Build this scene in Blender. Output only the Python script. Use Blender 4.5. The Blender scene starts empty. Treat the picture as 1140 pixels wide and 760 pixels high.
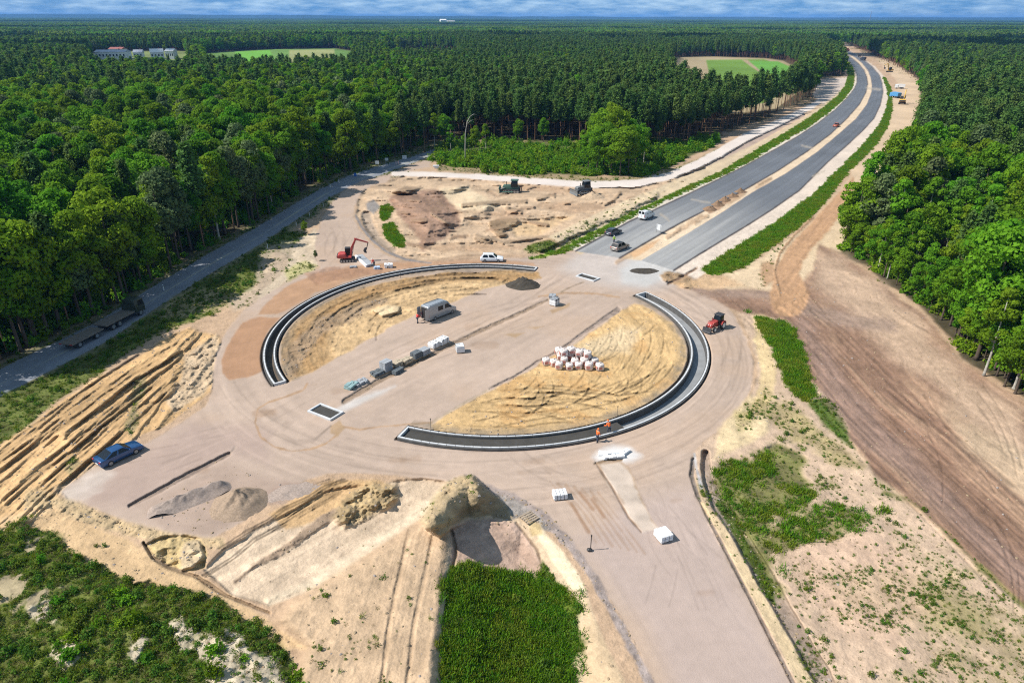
import bpy, math, random
import numpy as np
from mathutils import Matrix, Vector

# ------------------------------------------------------------------ camera, sky, sun
scene = bpy.context.scene
COL = scene.collection
CAM_H, FOCAL = 44.0, 760.0              # metres above the roundabout; focal length for an 1140 px wide frame
ROLL = math.atan2(3.0, 1140)
PITCH = math.atan((380 - 20.2) / FOCAL)
_c, _s, _cp, _sp = math.cos(ROLL), math.sin(ROLL), math.cos(PITCH), math.sin(PITCH)
cam_data = bpy.data.cameras.new('camera')
cam_data.sensor_width, cam_data.lens = 36.0, 24.0
cam_data.clip_start, cam_data.clip_end = 0.5, 200000
cam = bpy.data.objects.new('camera', cam_data)
COL.objects.link(cam)
cam.matrix_world = Matrix(((_c, -_s, 0, 0),
                           (_s * _sp, _c * _sp, -_cp, 0),
                           (_s * _cp, _c * _cp, _sp, CAM_H),
                           (0, 0, 0, 1)))
scene.camera = cam

SUN_ELEV, SUN_AZ = math.radians(47), math.radians(187)     # azimuth of the sun, counted from +x
world = bpy.data.worlds.new('World')
scene.world = world
world.use_nodes = True
_nt = world.node_tree
_nt.nodes.clear()
_out = _nt.nodes.new('ShaderNodeOutputWorld')
_bg = _nt.nodes.new('ShaderNodeBackground')
_bg.inputs['Strength'].default_value = 0.062
_sky = _nt.nodes.new('ShaderNodeTexSky')
_sky.sky_type = 'NISHITA'
_sky.sun_disc = False
_sky.sun_elevation = SUN_ELEV
_sky.sun_rotation = math.pi / 2 - SUN_AZ
_sky.air_density, _sky.dust_density, _sky.ozone_density = 1.0, 0.6, 3.0
_tc = _nt.nodes.new('ShaderNodeTexCoord')
_map = _nt.nodes.new('ShaderNodeMapping')
_map.inputs['Scale'].default_value = (26, 26, 150)
_cn = _nt.nodes.new('ShaderNodeTexNoise')
_cn.inputs['Scale'].default_value = 1.0
_cn.inputs['Detail'].default_value = 8
_cn.inputs['Roughness'].default_value = 0.62
_cr = _nt.nodes.new('ShaderNodeValToRGB')
_cr.color_ramp.elements[0].position = 0.36
_cr.color_ramp.elements[1].position = 0.74
_hue = _nt.nodes.new('ShaderNodeHueSaturation')
_hue.inputs['Saturation'].default_value = 1.35
_mix = _nt.nodes.new('ShaderNodeMix')
_mix.data_type = 'RGBA'
_mix.inputs['B'].default_value = (7.4, 10.0, 12.0, 1)
_tint = _nt.nodes.new('ShaderNodeMix')
_tint.data_type = 'RGBA'
_sx = _nt.nodes.new('ShaderNodeSeparateXYZ')
_mr = _nt.nodes.new('ShaderNodeMapRange')
_mr.inputs['From Max'].default_value = 0.30
_mr.inputs['To Min'].default_value = 0.88
_mr.inputs['To Max'].default_value = 0.0
_tint.inputs['B'].default_value = (1.1, 3.9, 8.2, 1)
_L = _nt.links.new
_L(_tc.outputs['Generated'], _map.inputs['Vector'])
_L(_map.outputs['Vector'], _cn.inputs['Vector'])
_L(_tc.outputs['Generated'], _sx.inputs[0])
_L(_sx.outputs['Z'], _mr.inputs['Value'])
_L(_mr.outputs['Result'], _tint.inputs['Factor'])
_L(_cn.outputs['Fac'], _cr.inputs['Fac'])
_L(_sky.outputs['Color'], _hue.inputs['Color'])
_L(_hue.outputs['Color'], _tint.inputs['A'])
_L(_tint.outputs['Result'], _mix.inputs['A'])
_L(_cr.outputs['Color'], _mix.inputs['Factor'])
_L(_mix.outputs['Result'], _bg.inputs['Color'])
_L(_bg.outputs['Background'], _out.inputs['Surface'])

sun_data = bpy.data.lights.new('sun', 'SUN')
sun_data.energy = 4.8
sun_data.angle = math.radians(0.53)
sun_data.color = (1.0, 0.955, 0.88)
sun = bpy.data.objects.new('sun', sun_data)
COL.objects.link(sun)
sun.location = (-60, 60, 90)
_sv = Vector((math.cos(SUN_AZ) * math.cos(SUN_ELEV), math.sin(SUN_AZ) * math.cos(SUN_ELEV), math.sin(SUN_ELEV)))
sun.rotation_euler = _sv.to_track_quat('Z', 'Y').to_euler()

scene.view_settings.view_transform = 'Standard'
scene.view_settings.look = 'None'
scene.view_settings.exposure = 0.50
scene.view_settings.gamma = 1.0
scene.view_settings.use_curve_mapping = False
scene.render.engine = 'CYCLES'
scene.cycles.use_denoising = False
scene.cycles.filter_width = 1.15
scene.cycles.max_bounces = 5
scene.cycles.diffuse_bounces = 3
scene.cycles.glossy_bounces = 2
scene.cycles.transmission_bounces = 3
scene.cycles.caustics_reflective = False
scene.cycles.caustics_refractive = False

rng = np.random.default_rng(7)
random.seed(7)

# ------------------------------------------------------------------ survey helpers: sight lines to the terrain
def ray(px, py):
    u = (np.asarray(px, float) - 570) / FOCAL
    v = (np.asarray(py, float) - 380) / FOCAL
    x, y = u * _c + v * _s, -u * _s + v * _c
    return np.stack([x, _cp - y * _sp, -_sp - y * _cp], -1)

def ground_xy(px, py, z=0.0):
    d = ray(px, py)
    t = (z - CAM_H) / d[..., 2]
    return d[..., :2] * t[..., None]

def to_px(x, y, z=0.0):
    z = z - CAM_H
    r = x * _c + y * _s * _sp + z * _s * _cp
    up = -x * _s + y * _c * _sp + z * _c * _cp
    fw = y * _cp - z * _sp
    return 570 + FOCAL * r / fw, 380 - FOCAL * up / fw

# ------------------------------------------------------------------ noise
def _hash(i, j, seed):
    h = (i.astype(np.int64) * 374761393 + j.astype(np.int64) * 668265263 + seed * 974634777) & 0xffffffff
    h = ((h ^ (h >> 13)) * 1274126177) & 0xffffffff
    return ((h ^ (h >> 16)) & 0xffff).astype(np.float32) / 32767.5 - 1.0

def vnoise(x, y, seed=0):
    x = np.asarray(x, np.float64); y = np.asarray(y, np.float64)
    i, j = np.floor(x), np.floor(y)
    a, b = (x - i).astype(np.float32), (y - j).astype(np.float32)
    a, b = a * a * (3 - 2 * a), b * b * (3 - 2 * b)
    n00, n10, n01, n11 = _hash(i, j, seed), _hash(i + 1, j, seed), _hash(i, j + 1, seed), _hash(i + 1, j + 1, seed)
    return (n00 * (1 - a) + n10 * a) * (1 - b) + (n01 * (1 - a) + n11 * a) * b

def fbm(x, y, octv=4, seed=0, gain=0.55):
    t, amp, tot = 0.0, 1.0, 0.0
    for k in range(octv):
        t = t + amp * vnoise(x * 2.03 ** k + 17.3 * k, y * 2.03 ** k - 9.1 * k, seed + k)
        tot += amp; amp *= gain
    return t / tot

def sstep(x, a, b):
    t = np.clip((x - a) / (b - a), 0, 1)
    return t * t * (3 - 2 * t)

# ------------------------------------------------------------------ materials
def new_mat(name):
    m = bpy.data.materials.new(name)
    m.use_nodes = True
    return m, m.node_tree, m.node_tree.nodes['Principled BSDF']

def plain(name, col, rough=0.6, metal=0.0, var=0.12, scale=3.0, spec=0.5, coat=0.0):
    m, nt, b = new_mat(name)
    n = nt.nodes.new('ShaderNodeTexNoise'); n.inputs['Scale'].default_value = scale; n.inputs['Detail'].default_value = 4
    tc = nt.nodes.new('ShaderNodeTexCoord')
    r = nt.nodes.new('ShaderNodeMapRange')
    r.inputs['To Min'].default_value = 1 - var * 1.6; r.inputs['To Max'].default_value = 1 + var * 1.6
    mx = nt.nodes.new('ShaderNodeMix'); mx.data_type = 'RGBA'; mx.blend_type = 'MULTIPLY'
    mx.inputs['Factor'].default_value = 1.0; mx.inputs['A'].default_value = (*col, 1)
    nt.links.new(tc.outputs['Object'], n.inputs['Vector'])
    nt.links.new(n.outputs['Fac'], r.inputs['Value'])
    nt.links.new(r.outputs['Result'], mx.inputs['B'])
    nt.links.new(mx.outputs['Result'], b.inputs['Base Color'])
    b.inputs['Roughness'].default_value = rough
    b.inputs['Metallic'].default_value = metal
    b.inputs['Specular IOR Level'].default_value = spec
    b.inputs['Coat Weight'].default_value = coat
    return m

def soil_mat(name, rough=0.95, fine=9.0, fvar=0.34, bump=0.35, bscale=5.0, spec=0.15):
    """base colour from the surveyed ground cover, broken up by fine grain"""
    m, nt, b = new_mat(name)
    at = nt.nodes.new('ShaderNodeAttribute'); at.attribute_name = 'cover'
    geo = nt.nodes.new('ShaderNodeNewGeometry')
    n = nt.nodes.new('ShaderNodeTexNoise'); n.inputs['Scale'].default_value = fine; n.inputs['Detail'].default_value = 5; n.inputs['Roughness'].default_value = 0.7
    r = nt.nodes.new('ShaderNodeMapRange'); r.inputs['From Min'].default_value = 0.25; r.inputs['From Max'].default_value = 0.75
    r.inputs['To Min'].default_value = 1 - fvar / 2; r.inputs['To Max'].default_value = 1 + fvar / 2
    mx = nt.nodes.new('ShaderNodeMix'); mx.data_type = 'RGBA'; mx.blend_type = 'MULTIPLY'; mx.inputs['Factor'].default_value = 1
    nt.links.new(geo.outputs['Position'], n.inputs['Vector'])
    nt.links.new(n.outputs['Fac'], r.inputs['Value'])
    nt.links.new(at.outputs['Color'], mx.inputs['A']); nt.links.new(r.outputs['Result'], mx.inputs['B'])
    nt.links.new(mx.outputs['Result'], b.inputs['Base Color'])
    if bump:
        n2 = nt.nodes.new('ShaderNodeTexNoise'); n2.inputs['Scale'].default_value = bscale; n2.inputs['Detail'].default_value = 4
        bp = nt.nodes.new('ShaderNodeBump'); bp.inputs['Strength'].default_value = bump; bp.inputs['Distance'].default_value = 0.12
        nt.links.new(geo.outputs['Position'], n2.inputs['Vector'])
        nt.links.new(n2.outputs['Fac'], bp.inputs['Height']); nt.links.new(bp.outputs['Normal'], b.inputs['Normal'])
    b.inputs['Roughness'].default_value = rough; b.inputs['Specular IOR Level'].default_value = spec
    return m

def leaf_mat(name, dark, light, hue_var=0.03, trans=0.35):
    """foliage: a colour per plant (object random) and per leaf clump (attribute), partly translucent"""
    m, nt, b = new_mat(name)
    oi = nt.nodes.new('ShaderNodeObjectInfo')
    at = nt.nodes.new('ShaderNodeAttribute'); at.attribute_name = 'clump'
    mx = nt.nodes.new('ShaderNodeMix'); mx.data_type = 'RGBA'
    mx.inputs['A'].default_value = (*dark, 1); mx.inputs['B'].default_value = (*light, 1)
    ad = nt.nodes.new('ShaderNodeMath'); ad.operation = 'MULTIPLY_ADD'
    ad.inputs[1].default_value = 0.55
    sc = nt.nodes.new('ShaderNodeMath'); sc.operation = 'MULTIPLY'; sc.inputs[1].default_value = 0.45
    nt.links.new(oi.outputs['Random'], ad.inputs[0])
    nt.links.new(at.outputs['Fac'], sc.inputs[0]); nt.links.new(sc.outputs[0], ad.inputs[2])
    nt.links.new(ad.outputs[0], mx.inputs['Factor'])
    hs = nt.nodes.new('ShaderNodeHueSaturation')
    m2 = nt.nodes.new('ShaderNodeMath'); m2.operation = 'MULTIPLY'; m2.inputs[1].default_value = 7.31
    m3 = nt.nodes.new('ShaderNodeMath'); m3.operation = 'FRACT'
    mr = nt.nodes.new('ShaderNodeMapRange'); mr.inputs['To Min'].default_value = 0.5 - hue_var; mr.inputs['To Max'].default_value = 0.5 + hue_var
    nt.links.new(oi.outputs['Random'], m2.inputs[0]); nt.links.new(m2.outputs[0], m3.inputs[0]); nt.links.new(m3.outputs[0], mr.inputs['Value'])
    nt.links.new(mr.outputs['Result'], hs.inputs['Hue']); nt.links.new(mx.outputs['Result'], hs.inputs['Color'])
    nt.links.new(hs.outputs['Color'], b.inputs['Base Color'])
    b.inputs['Roughness'].default_value = 0.8; b.inputs['Specular IOR Level'].default_value = 0.08
    tr = nt.nodes.new('ShaderNodeBsdfTranslucent')
    ms = nt.nodes.new('ShaderNodeMixShader'); ms.inputs['Fac'].default_value = trans
    nt.links.new(hs.outputs['Color'], tr.inputs['Color'])
    nt.links.new(b.outputs['BSDF'], ms.inputs[1]); nt.links.new(tr.outputs['BSDF'], ms.inputs[2])
    nt.links.new(ms.outputs['Shader'], nt.nodes['Material Output'].inputs['Surface'])
    return m

# ------------------------------------------------------------------ objects
def link(o, parent=None):
    COL.objects.link(o)
    if parent is not None: o.parent = parent
    return o

def tag(o, label=None, cat=None, group=None, kind=None):
    if label: o['label'] = label
    if cat: o['category'] = cat
    if group: o['group'] = group
    if kind: o['kind'] = kind
    return o

def empty(name, loc, rz=0.0, label=None, cat=None, group=None, scale=1.0):
    o = bpy.data.objects.new(name, None)
    o.empty_display_size = 0.5
    link(o)
    o.location = loc; o.rotation_euler = (0, 0, rz); o.scale = (scale,) * 3
    return tag(o, label, cat, group)

def copy_tree(o, parent=None):
    c = o.copy(); link(c, parent)
    for ch in o.children: copy_tree(ch, c)
    return c

class MB:
    """collects shapes into one mesh"""
    def __init__(self): self.v, self.f = [], []
    def add(self, v, f):
        n = len(self.v)
        self.v += [tuple(p) for p in v]; self.f += [tuple(i + n for i in q) for q in f]
        return self
    def box(self, c, s, rz=0.0, ch=0.0, tilt=0.0):
        x, y, z = s[0] / 2, s[1] / 2, s[2] / 2
        if ch <= 0:
            v = [(-x, -y, -z), (x, -y, -z), (x, y, -z), (-x, y, -z), (-x, -y, z), (x, -y, z), (x, y, z), (-x, y, z)]
            f = [(3, 2, 1, 0), (4, 5, 6, 7), (0, 1, 5, 4), (1, 2, 6, 5), (2, 3, 7, 6), (3, 0, 4, 7)]
        else:
            a, b_, = x - ch, y - ch
            ring = lambda X, Y, A, B, zz: [(-A, -Y, zz), (A, -Y, zz), (X, -B, zz), (X, B, zz), (A, Y, zz), (-A, Y, zz), (-X, B, zz), (-X, -B, zz)]
            v = ring(a, b_, a - ch, b_ - ch, -z) + ring(x, y, a, b_, -z + ch) + ring(x, y, a, b_, z - ch) + ring(a, b_, a - ch, b_ - ch, z)
            f = [tuple(range(7, -1, -1)), tuple(range(24, 32))]
            for k in range(3):
                f += [(8 * k + i, 8 * k + (i + 1) % 8, 8 * k + 8 + (i + 1) % 8, 8 * k + 8 + i) for i in range(8)]
        M = Matrix.Rotation(rz, 3, 'Z') @ Matrix.Rotation(tilt, 3, 'Y')
        return self.add([tuple(M @ Vector(p) + Vector(c)) for p in v], f)
    def tube(self, pts, radii, n=8, cap=True):
        pts = [Vector(p) for p in pts]
        if not hasattr(radii, '__len__'): radii = [radii] * len(pts)
        vs = []
        for i, p in enumerate(pts):
            d = (pts[min(i + 1, len(pts) - 1)] - pts[max(i - 1, 0)])
            d = d.normalized() if d.length > 1e-9 else Vector((0, 0, 1))
            a = d.orthogonal().normalized() if abs(d.z) < 0.98 else Vector((1, 0, 0))
            a = (a - d * a.dot(d)).normalized()
            b = d.cross(a)
            vs += [p + (a * math.cos(2 * math.pi * k / n) + b * math.sin(2 * math.pi * k / n)) * radii[i] for k in range(n)]
        fs = []
        for i in range(len(pts) - 1):
            fs += [(i * n + k, i * n + (k + 1) % n, (i + 1) * n + (k + 1) % n, (i + 1) * n + k) for k in range(n)]
        if cap:
            fs += [tuple(range(n - 1, -1, -1)), tuple(range((len(pts) - 1) * n, len(pts) * n))]
        return self.add(vs, fs)
    def prism(self, prof, w0, w1=None, y0=0.0, ztap=None):
        """xz profile extruded along y; above ztap[0] the half width narrows to ztap[1] of itself at ztap[2]"""
        n = len(prof)
        def hw(z):
            if not ztap or z <= ztap[0]: return w0
            t = min(1, (z - ztap[0]) / (ztap[2] - ztap[0]))
            return w0 * (1 + (ztap[1] - 1) * t)
        v = [(x, y0 - hw(z), z) for x, z in prof] + [(x, y0 + hw(z), z) for x, z in prof]
        area = sum(prof[i][0] * prof[(i + 1) % n][1] - prof[(i + 1) % n][0] * prof[i][1] for i in range(n))
        f = [tuple(range(n)), tuple(range(2 * n - 1, n - 1, -1))] + [(i, n + i, n + (i + 1) % n, (i + 1) % n) for i in range(n)]
        if area < 0: f = [tuple(reversed(q)) for q in f]
        return self.add(v, f)
    def build(self, name, mat, parent=None, smooth=False, bevel=0.0, loc=None):
        me = bpy.data.meshes.new(name)
        me.from_pydata(self.v, [], self.f)
        me.validate(); me.update()
        if mat is not None: me.materials.append(mat)
        o = bpy.data.objects.new(name, me)
        link(o, parent)
        if smooth: me.polygons.foreach_set('use_smooth', [True] * len(me.polygons))
        if bevel:
            m = o.modifiers.new('bevel', 'BEVEL'); m.width = bevel; m.segments = 2; m.limit_method = 'ANGLE'; m.angle_limit = math.radians(25)
            me.polygons.foreach_set('use_smooth', [True] * len(me.polygons))
        if loc is not None: o.location = loc
        return o

def np_mesh(name, verts, quads, mats=(), matidx=None, smooth=False, attr=None):
    """fast mesh from numpy arrays; quads (n,4) or tris (n,3)"""
    me = bpy.data.meshes.new(name)
    k = quads.shape[1]
    me.vertices.add(len(verts)); me.vertices.foreach_set('co', np.ascontiguousarray(verts, np.float32).ravel())
    me.loops.add(quads.size); me.loops.foreach_set('vertex_index', np.ascontiguousarray(quads, np.int32).ravel())
    me.polygons.add(len(quads)); me.polygons.foreach_set('loop_start', np.arange(0, quads.size, k, dtype=np.int32))
    for m in mats: me.materials.append(m)
    if matidx is not None: me.polygons.foreach_set('material_index', np.ascontiguousarray(matidx, np.int32))
    if smooth: me.polygons.foreach_set('use_smooth', np.ones(len(quads), bool))
    for an, (dom, typ, arr) in (attr or {}).items():
        a = me.attributes.new(an, typ, dom)
        a.data.foreach_set('color' if 'COLOR' in typ else 'value', np.ascontiguousarray(arr, np.float32).ravel())
    me.update(calc_edges=True)
    return me
# ------------------------------------------------------------------ terrain: one height field, denser near the camera
OFFS = np.concatenate([np.geomspace(0.35, 24.0, 36), np.arange(25.0, 872.0)])
PXC = np.arange(-170.0, 1311.0)
def horizon_row(px):
    u = (px - 570) / FOCAL
    return 380 + FOCAL * (-math.tan(PITCH) + u * _s) / _c
PX, OFF = np.meshgrid(PXC, OFFS)
PY = OFF + horizon_row(PX)
NR, NC = PX.shape
XY0 = ground_xy(PX, PY)
X, Y = XY0[..., 0], XY0[..., 1]
H = np.zeros((NR, NC), np.float32)
BASE = np.array([0.385, 0.275, 0.19])
C = np.empty((NR, NC, 3), np.float32); C[:] = BASE
ZONE = np.zeros((NR, NC), np.int8)                        # 0 ground, 1 gravel road, 2/3 carriageways, 4 old road, 5 haul road, 6 earth track
WEED = np.zeros((NR, NC), np.float32)                     # plants per square metre
TURF = np.zeros((NR, NC), np.float32)
CLOD = np.zeros((NR, NC), np.float32)

def poly_sd(px, py, poly):
    P = np.array(poly, float); n = len(P)
    d2 = np.full(px.shape, 1e12); ins = np.zeros(px.shape, bool)
    for i in range(n):
        a, b = P[i], P[(i + 1) % n]
        e = b - a; wx, wy = px - a[0], py - a[1]
        t = np.clip((wx * e[0] + wy * e[1]) / max(e @ e, 1e-9), 0, 1)
        d2 = np.minimum(d2, (wx - t * e[0]) ** 2 + (wy - t * e[1]) ** 2)
        c1 = (a[1] <= py) != (b[1] <= py)
        if a[1] != b[1]:
            ins ^= c1 & (px < (py - a[1]) / (b[1] - a[1]) * e[0] + a[0])
    return np.where(ins, 1, -1) * np.sqrt(d2)

def line_d(px, py, line, w):
    """distance inside a band along a polyline whose half width is w (number or one per point)"""
    P = np.array(line, float); w = np.full(len(P), w, float) if np.isscalar(w) else np.array(w, float)
    best = np.full(px.shape, -1e9)
    for i in range(len(P) - 1):
        a, b = P[i], P[i + 1]; e = b - a; wx, wy = px - a[0], py - a[1]
        t = np.clip((wx * e[0] + wy * e[1]) / max(e @ e, 1e-9), 0, 1)
        best = np.maximum(best, w[i] + (w[i + 1] - w[i]) * t - np.hypot(wx - t * e[0], wy - t * e[1]))
    return best

def window(pts, pad):
    P = np.array(pts, float)
    x0, x1 = P[:, 0].min() - pad, P[:, 0].max() + pad
    c0, c1 = max(0, int(x0 + 170)), min(NC, int(x1 + 171) + 1)
    o0, o1 = P[:, 1].min() - pad - 23, P[:, 1].max() + pad - 17
    r0, r1 = max(0, int(np.searchsorted(OFFS, o0)) - 1), min(NR, int(np.searchsorted(OFFS, o1)) + 1)
    return np.s_[r0:r1, c0:c1]

class Region:
    def __init__(self, sl, sd, soft, na=0.0, nf=0.4, seed=0):
        self.sl = sl
        if na: sd = sd + na * fbm(X[sl] * nf, Y[sl] * nf, 4, 100 + seed)
        self.sd = sd
        self.m = sstep(sd, -soft, soft).astype(np.float32)
    def paint(self, col, mott=0.12, mf=0.5, k=1.0, seed=0, sx=1.0):
        sl = self.sl
        c = np.array(col, np.float32)
        n = 1 + mott * 1.6 * fbm(X[sl] * mf, Y[sl] * mf * sx, 4, 31 + seed)
        m = (self.m * k)[..., None]
        C[sl] = C[sl] * (1 - m) + c * n[..., None] * m
        return self
    def mul(self, f):
        """f: factor array or number applied to the colour (wear, damp, tracks, groove shade)"""
        m = self.m[..., None]
        f = np.asarray(f, np.float32)
        f = f[..., None] if f.ndim == 2 else f
        C[self.sl] *= (1 - m) + m * f
        return self
    def lift(self, v): H[self.sl] += self.m * v; return self
    def level(self, v): H[self.sl] = H[self.sl] * (1 - self.m) + v * self.m; return self
    def zone(self, k): ZONE[self.sl][self.m > 0.5] = k; return self
    def grow(self, arr, dens): arr[self.sl] = np.maximum(arr[self.sl] * (1 - self.m), self.m * dens) if np.isscalar(dens) else np.maximum(arr[self.sl], self.m * dens); return self
    def bare(self):
        for a in (WEED, TURF, CLOD): a[self.sl] *= 1 - self.m
        return self

def area(poly, soft=1.2, na=0.0, nf=0.4, seed=0):
    sl = window(poly, 6 + soft + na)
    return Region(sl, poly_sd(PX[sl], PY[sl], poly), soft, na, nf, seed)

def band(line, w, soft=1.0, na=0.0, nf=0.4, seed=0):
    wm = w if np.isscalar(w) else max(w)
    sl = window(line, wm + 4 + soft + na)
    return Region(sl, line_d(PX[sl], PY[sl], line, w), soft, na, nf, seed)

def along(sl, p, q):
    """world coordinates along and across the direction from surveyed point p to q"""
    a, b = ground_xy(*p), ground_xy(*q)
    d = (b - a) / np.hypot(*(b - a))
    return (X[sl] - a[0]) * d[0] + (Y[sl] - a[1]) * d[1], -(X[sl] - a[0]) * d[1] + (Y[sl] - a[1]) * d[0]

RC_L, RC_R = (-6.0, 97.1), (-1.8, 95.5)                   # centres of the two half rings
R_MID = (-4.1, 96.6)

# colours of bare materials
GRAVEL = (0.385, 0.304, 0.250); SAND = (0.45, 0.30, 0.165); PALE = (0.52, 0.42, 0.295); SOIL = (0.20, 0.130, 0.085)
REDDISH = (0.33, 0.205, 0.135); EARTH = (0.215, 0.138, 0.100); TOPSOIL = (0.085, 0.065, 0.045); DUST = (0.52, 0.47, 0.42)
ASPHALT = (0.118, 0.125, 0.139); OLDROAD = (0.20, 0.215, 0.245); FLOOR = (0.065, 0.055, 0.032); TURFC = (0.07, 0.12, 0.022); MEADOW = (0.12, 0.20, 0.04)

# ---- whole site: patchy sandy ground
C *= (1 + 0.16 * fbm(X * 0.06, Y * 0.06, 4, 3) + 0.12 * fbm(X * 0.5, Y * 0.5, 4, 5))[..., None]
H += (0.10 * fbm(X * 0.22, Y * 0.22, 3, 9) + 0.05 * fbm(X * 0.9, Y * 0.9, 3, 11)) * sstep(Y, 700, 200)
CLOD[:] = 0.10 * (Y < 260)

# ---- forest floors
LEFT_WOOD = [(-400, 545), (-200, 474), (0, 404), (60, 376), (120, 345), (180, 306), (230, 278), (290, 246), (335, 216), (375, 195), (420, 180), (455, 170), (478, 160), (500, 154), (520, 157), (640, 157), (655, 166), (735, 166), (765, 160), (800, 150), (840, 137), (880, 121), (905, 110), (909, 98), (912, 86), (940, 84), (938, 73), (927, 61), (918, 53), (905, 46), (-400, 44)]
RIGHT_WOOD = [(1500, 640), (1300, 540), (1140, 441), (1108, 420), (1070, 394), (1040, 354), (1003, 326), (965, 299), (935, 279), (944, 256), (970, 240), (990, 222), (1003, 200), (1012, 178), (1020, 150), (1025, 125), (1025, 92), (1000, 76), (973, 62), (945, 50), (948, 44), (1700, 46)]
for w in (LEFT_WOOD, RIGHT_WOOD):
    area(w, 2.5, 6, 0.15).paint(FLOOR, 0.35, 0.3).grow(WEED, 0.35).bare()
FIELD_R = [(750, 64), (790, 63), (850, 65), (872, 68), (892, 78), (890, 102), (864, 121), (810, 128), (766, 120), (742, 92)]
FIELD_L = [(222, 60), (262, 57), (300, 55), (372, 54), (398, 58), (388, 88), (300, 92), (234, 88)]
FIELD_M = [(430, 56), (470, 55), (510, 57), (512, 72), (430, 72)]
VILLAGE = [(100, 60), (120, 57), (206, 57), (216, 66), (212, 92), (108, 92)]
area(FIELD_R, 0.8).paint((0.30, 0.24, 0.15), 0.15, 0.02)
area([(786, 67), (850, 66), (878, 75), (880, 100), (850, 115), (798, 118)], 0.8).paint(MEADOW, 0.15, 0.02)
area([(826, 67), (832, 67), (856, 82), (850, 84)], 0.6).paint((0.3, 0.23, 0.15), 0.1, 0.02)
area([(834, 68.5), (866, 68.5), (886, 77), (886, 98), (862, 92)], 0.6).paint((0.115, 0.26, 0.05), 0.1, 0.02)
area(FIELD_L, 0.8).paint((0.11, 0.19, 0.05), 0.3, 0.01)
area([(262, 58), (300, 56), (318, 88), (258, 88)], 0.6).paint((0.13, 0.30, 0.05), 0.1, 0.02)
area([(322, 56), (372, 55), (376, 84), (322, 86)], 0.6).paint((0.24, 0.25, 0.11), 0.15, 0.02)
area(FIELD_M, 0.8).paint((0.18, 0.22, 0.08), 0.2, 0.01)
area(VILLAGE, 0.8).paint((0.16, 0.19, 0.07), 0.3, 0.02)

# ---- shrub belt in the middle
SHRUBS = [(474, 176), (500, 160), (520, 158), (640, 158), (765, 158), (800, 152), (790, 164), (770, 174), (745, 185), (715, 197), (650, 196), (600, 193), (550, 190), (505, 187)]
area(SHRUBS, 2, 4, 0.1).paint((0.085, 0.095, 0.035), 0.4, 0.2)
band([(490, 188), (560, 193), (650, 200), (720, 200), (770, 183), (800, 168)], 3, 1.5, 3, 0.15).paint((0.24, 0.19, 0.11), 0.3, 0.3).grow(WEED, 0.4)

# ---- old road through the wood
OLD = [(-170, 520), (0, 426), (60, 396), (110, 371), (170, 332), (230, 295), (290, 261), (325, 238), (358, 217), (390, 201), (425, 189), (460, 177.5), (478, 171), (500, 162)]
OLDW = [19, 13.5, 13, 12, 11, 10.2, 9.3, 8, 6.8, 6, 5, 3.6, 3, 2]
band(OLD, [w + 7 for w in OLDW], 3, 4, 0.3).paint((0.15, 0.14, 0.085), 0.3, 0.4).bare().grow(WEED, 1.0)
r = band(OLD, OLDW, 0.7, 0.5, 0.5).paint(OLDROAD, 0.10, 0.4).level(0.02).zone(4).bare()
s_, t_ = along(r.sl, (0, 426), (290, 261))
r.mul(1 + 0.12 * fbm(s_ * 0.03, t_ * 1.3, 4, 77))
# worn centre line
band([(x, y + 1.5) for x, y in OLD], 0.5, 0.5, 0.9, 0.12).paint((0.45, 0.42, 0.30), 0.2, 0.3, 0.5)

# ---- grass verge between the old road and the dig
VERGE = [(-170, 600), (-170, 545), (0, 443), (60, 413), (110, 388), (170, 349), (230, 310), (290, 274), (316, 258), (330, 255), (347, 262), (344, 282), (330, 292), (318, 283), (305, 280), (296, 300), (282, 322), (262, 335), (240, 346), (205, 362), (160, 380), (105, 420), (55, 452), (20, 482), (0, 494)]
area(VERGE, 3, 5, 0.35).paint((0.10, 0.115, 0.035), 0.45, 0.35).bare().grow(WEED, 2.6).lift(-0.25)
area([(292, 276), (325, 268), (345, 285), (335, 310), (300, 330), (262, 346), (255, 338), (285, 318)], 5, 6, 0.3).paint((0.36, 0.29, 0.22), 0.2, 0.3, 0.8).bare().grow(WEED, 0.35)
area([(190, 330), (225, 322), (260, 325), (255, 340), (215, 352), (180, 352)], 4, 6, 0.3).paint((0.34, 0.27, 0.16), 0.3, 0.3, 0.7)

# ---- ruts and grooves
def rut(line, w, dark, dig=-0.08, na=1.2, nf=0.5, seed=0, soft=0.8):
    return band(line, w, soft, na, nf, 500 + seed).mul(dark).lift(dig)
def lerp_line(A_, B_, t, i0, i1, wob=0.0):
    n = len(A_); out = []
    for q in np.linspace(i0, i1, 6):
        f = q * (n - 1); i = min(int(f), n - 2); f -= i
        pa = [A_[i][k] * (1 - f) + A_[i + 1][k] * f for k in (0, 1)]; pb = [B_[i][k] * (1 - f) + B_[i + 1][k] * f for k in (0, 1)]
        tt = t + wob * rng.normal()
        out.append((pa[0] * (1 - tt) + pb[0] * tt, pa[1] * (1 - tt) + pb[1] * tt))
    return out
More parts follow.
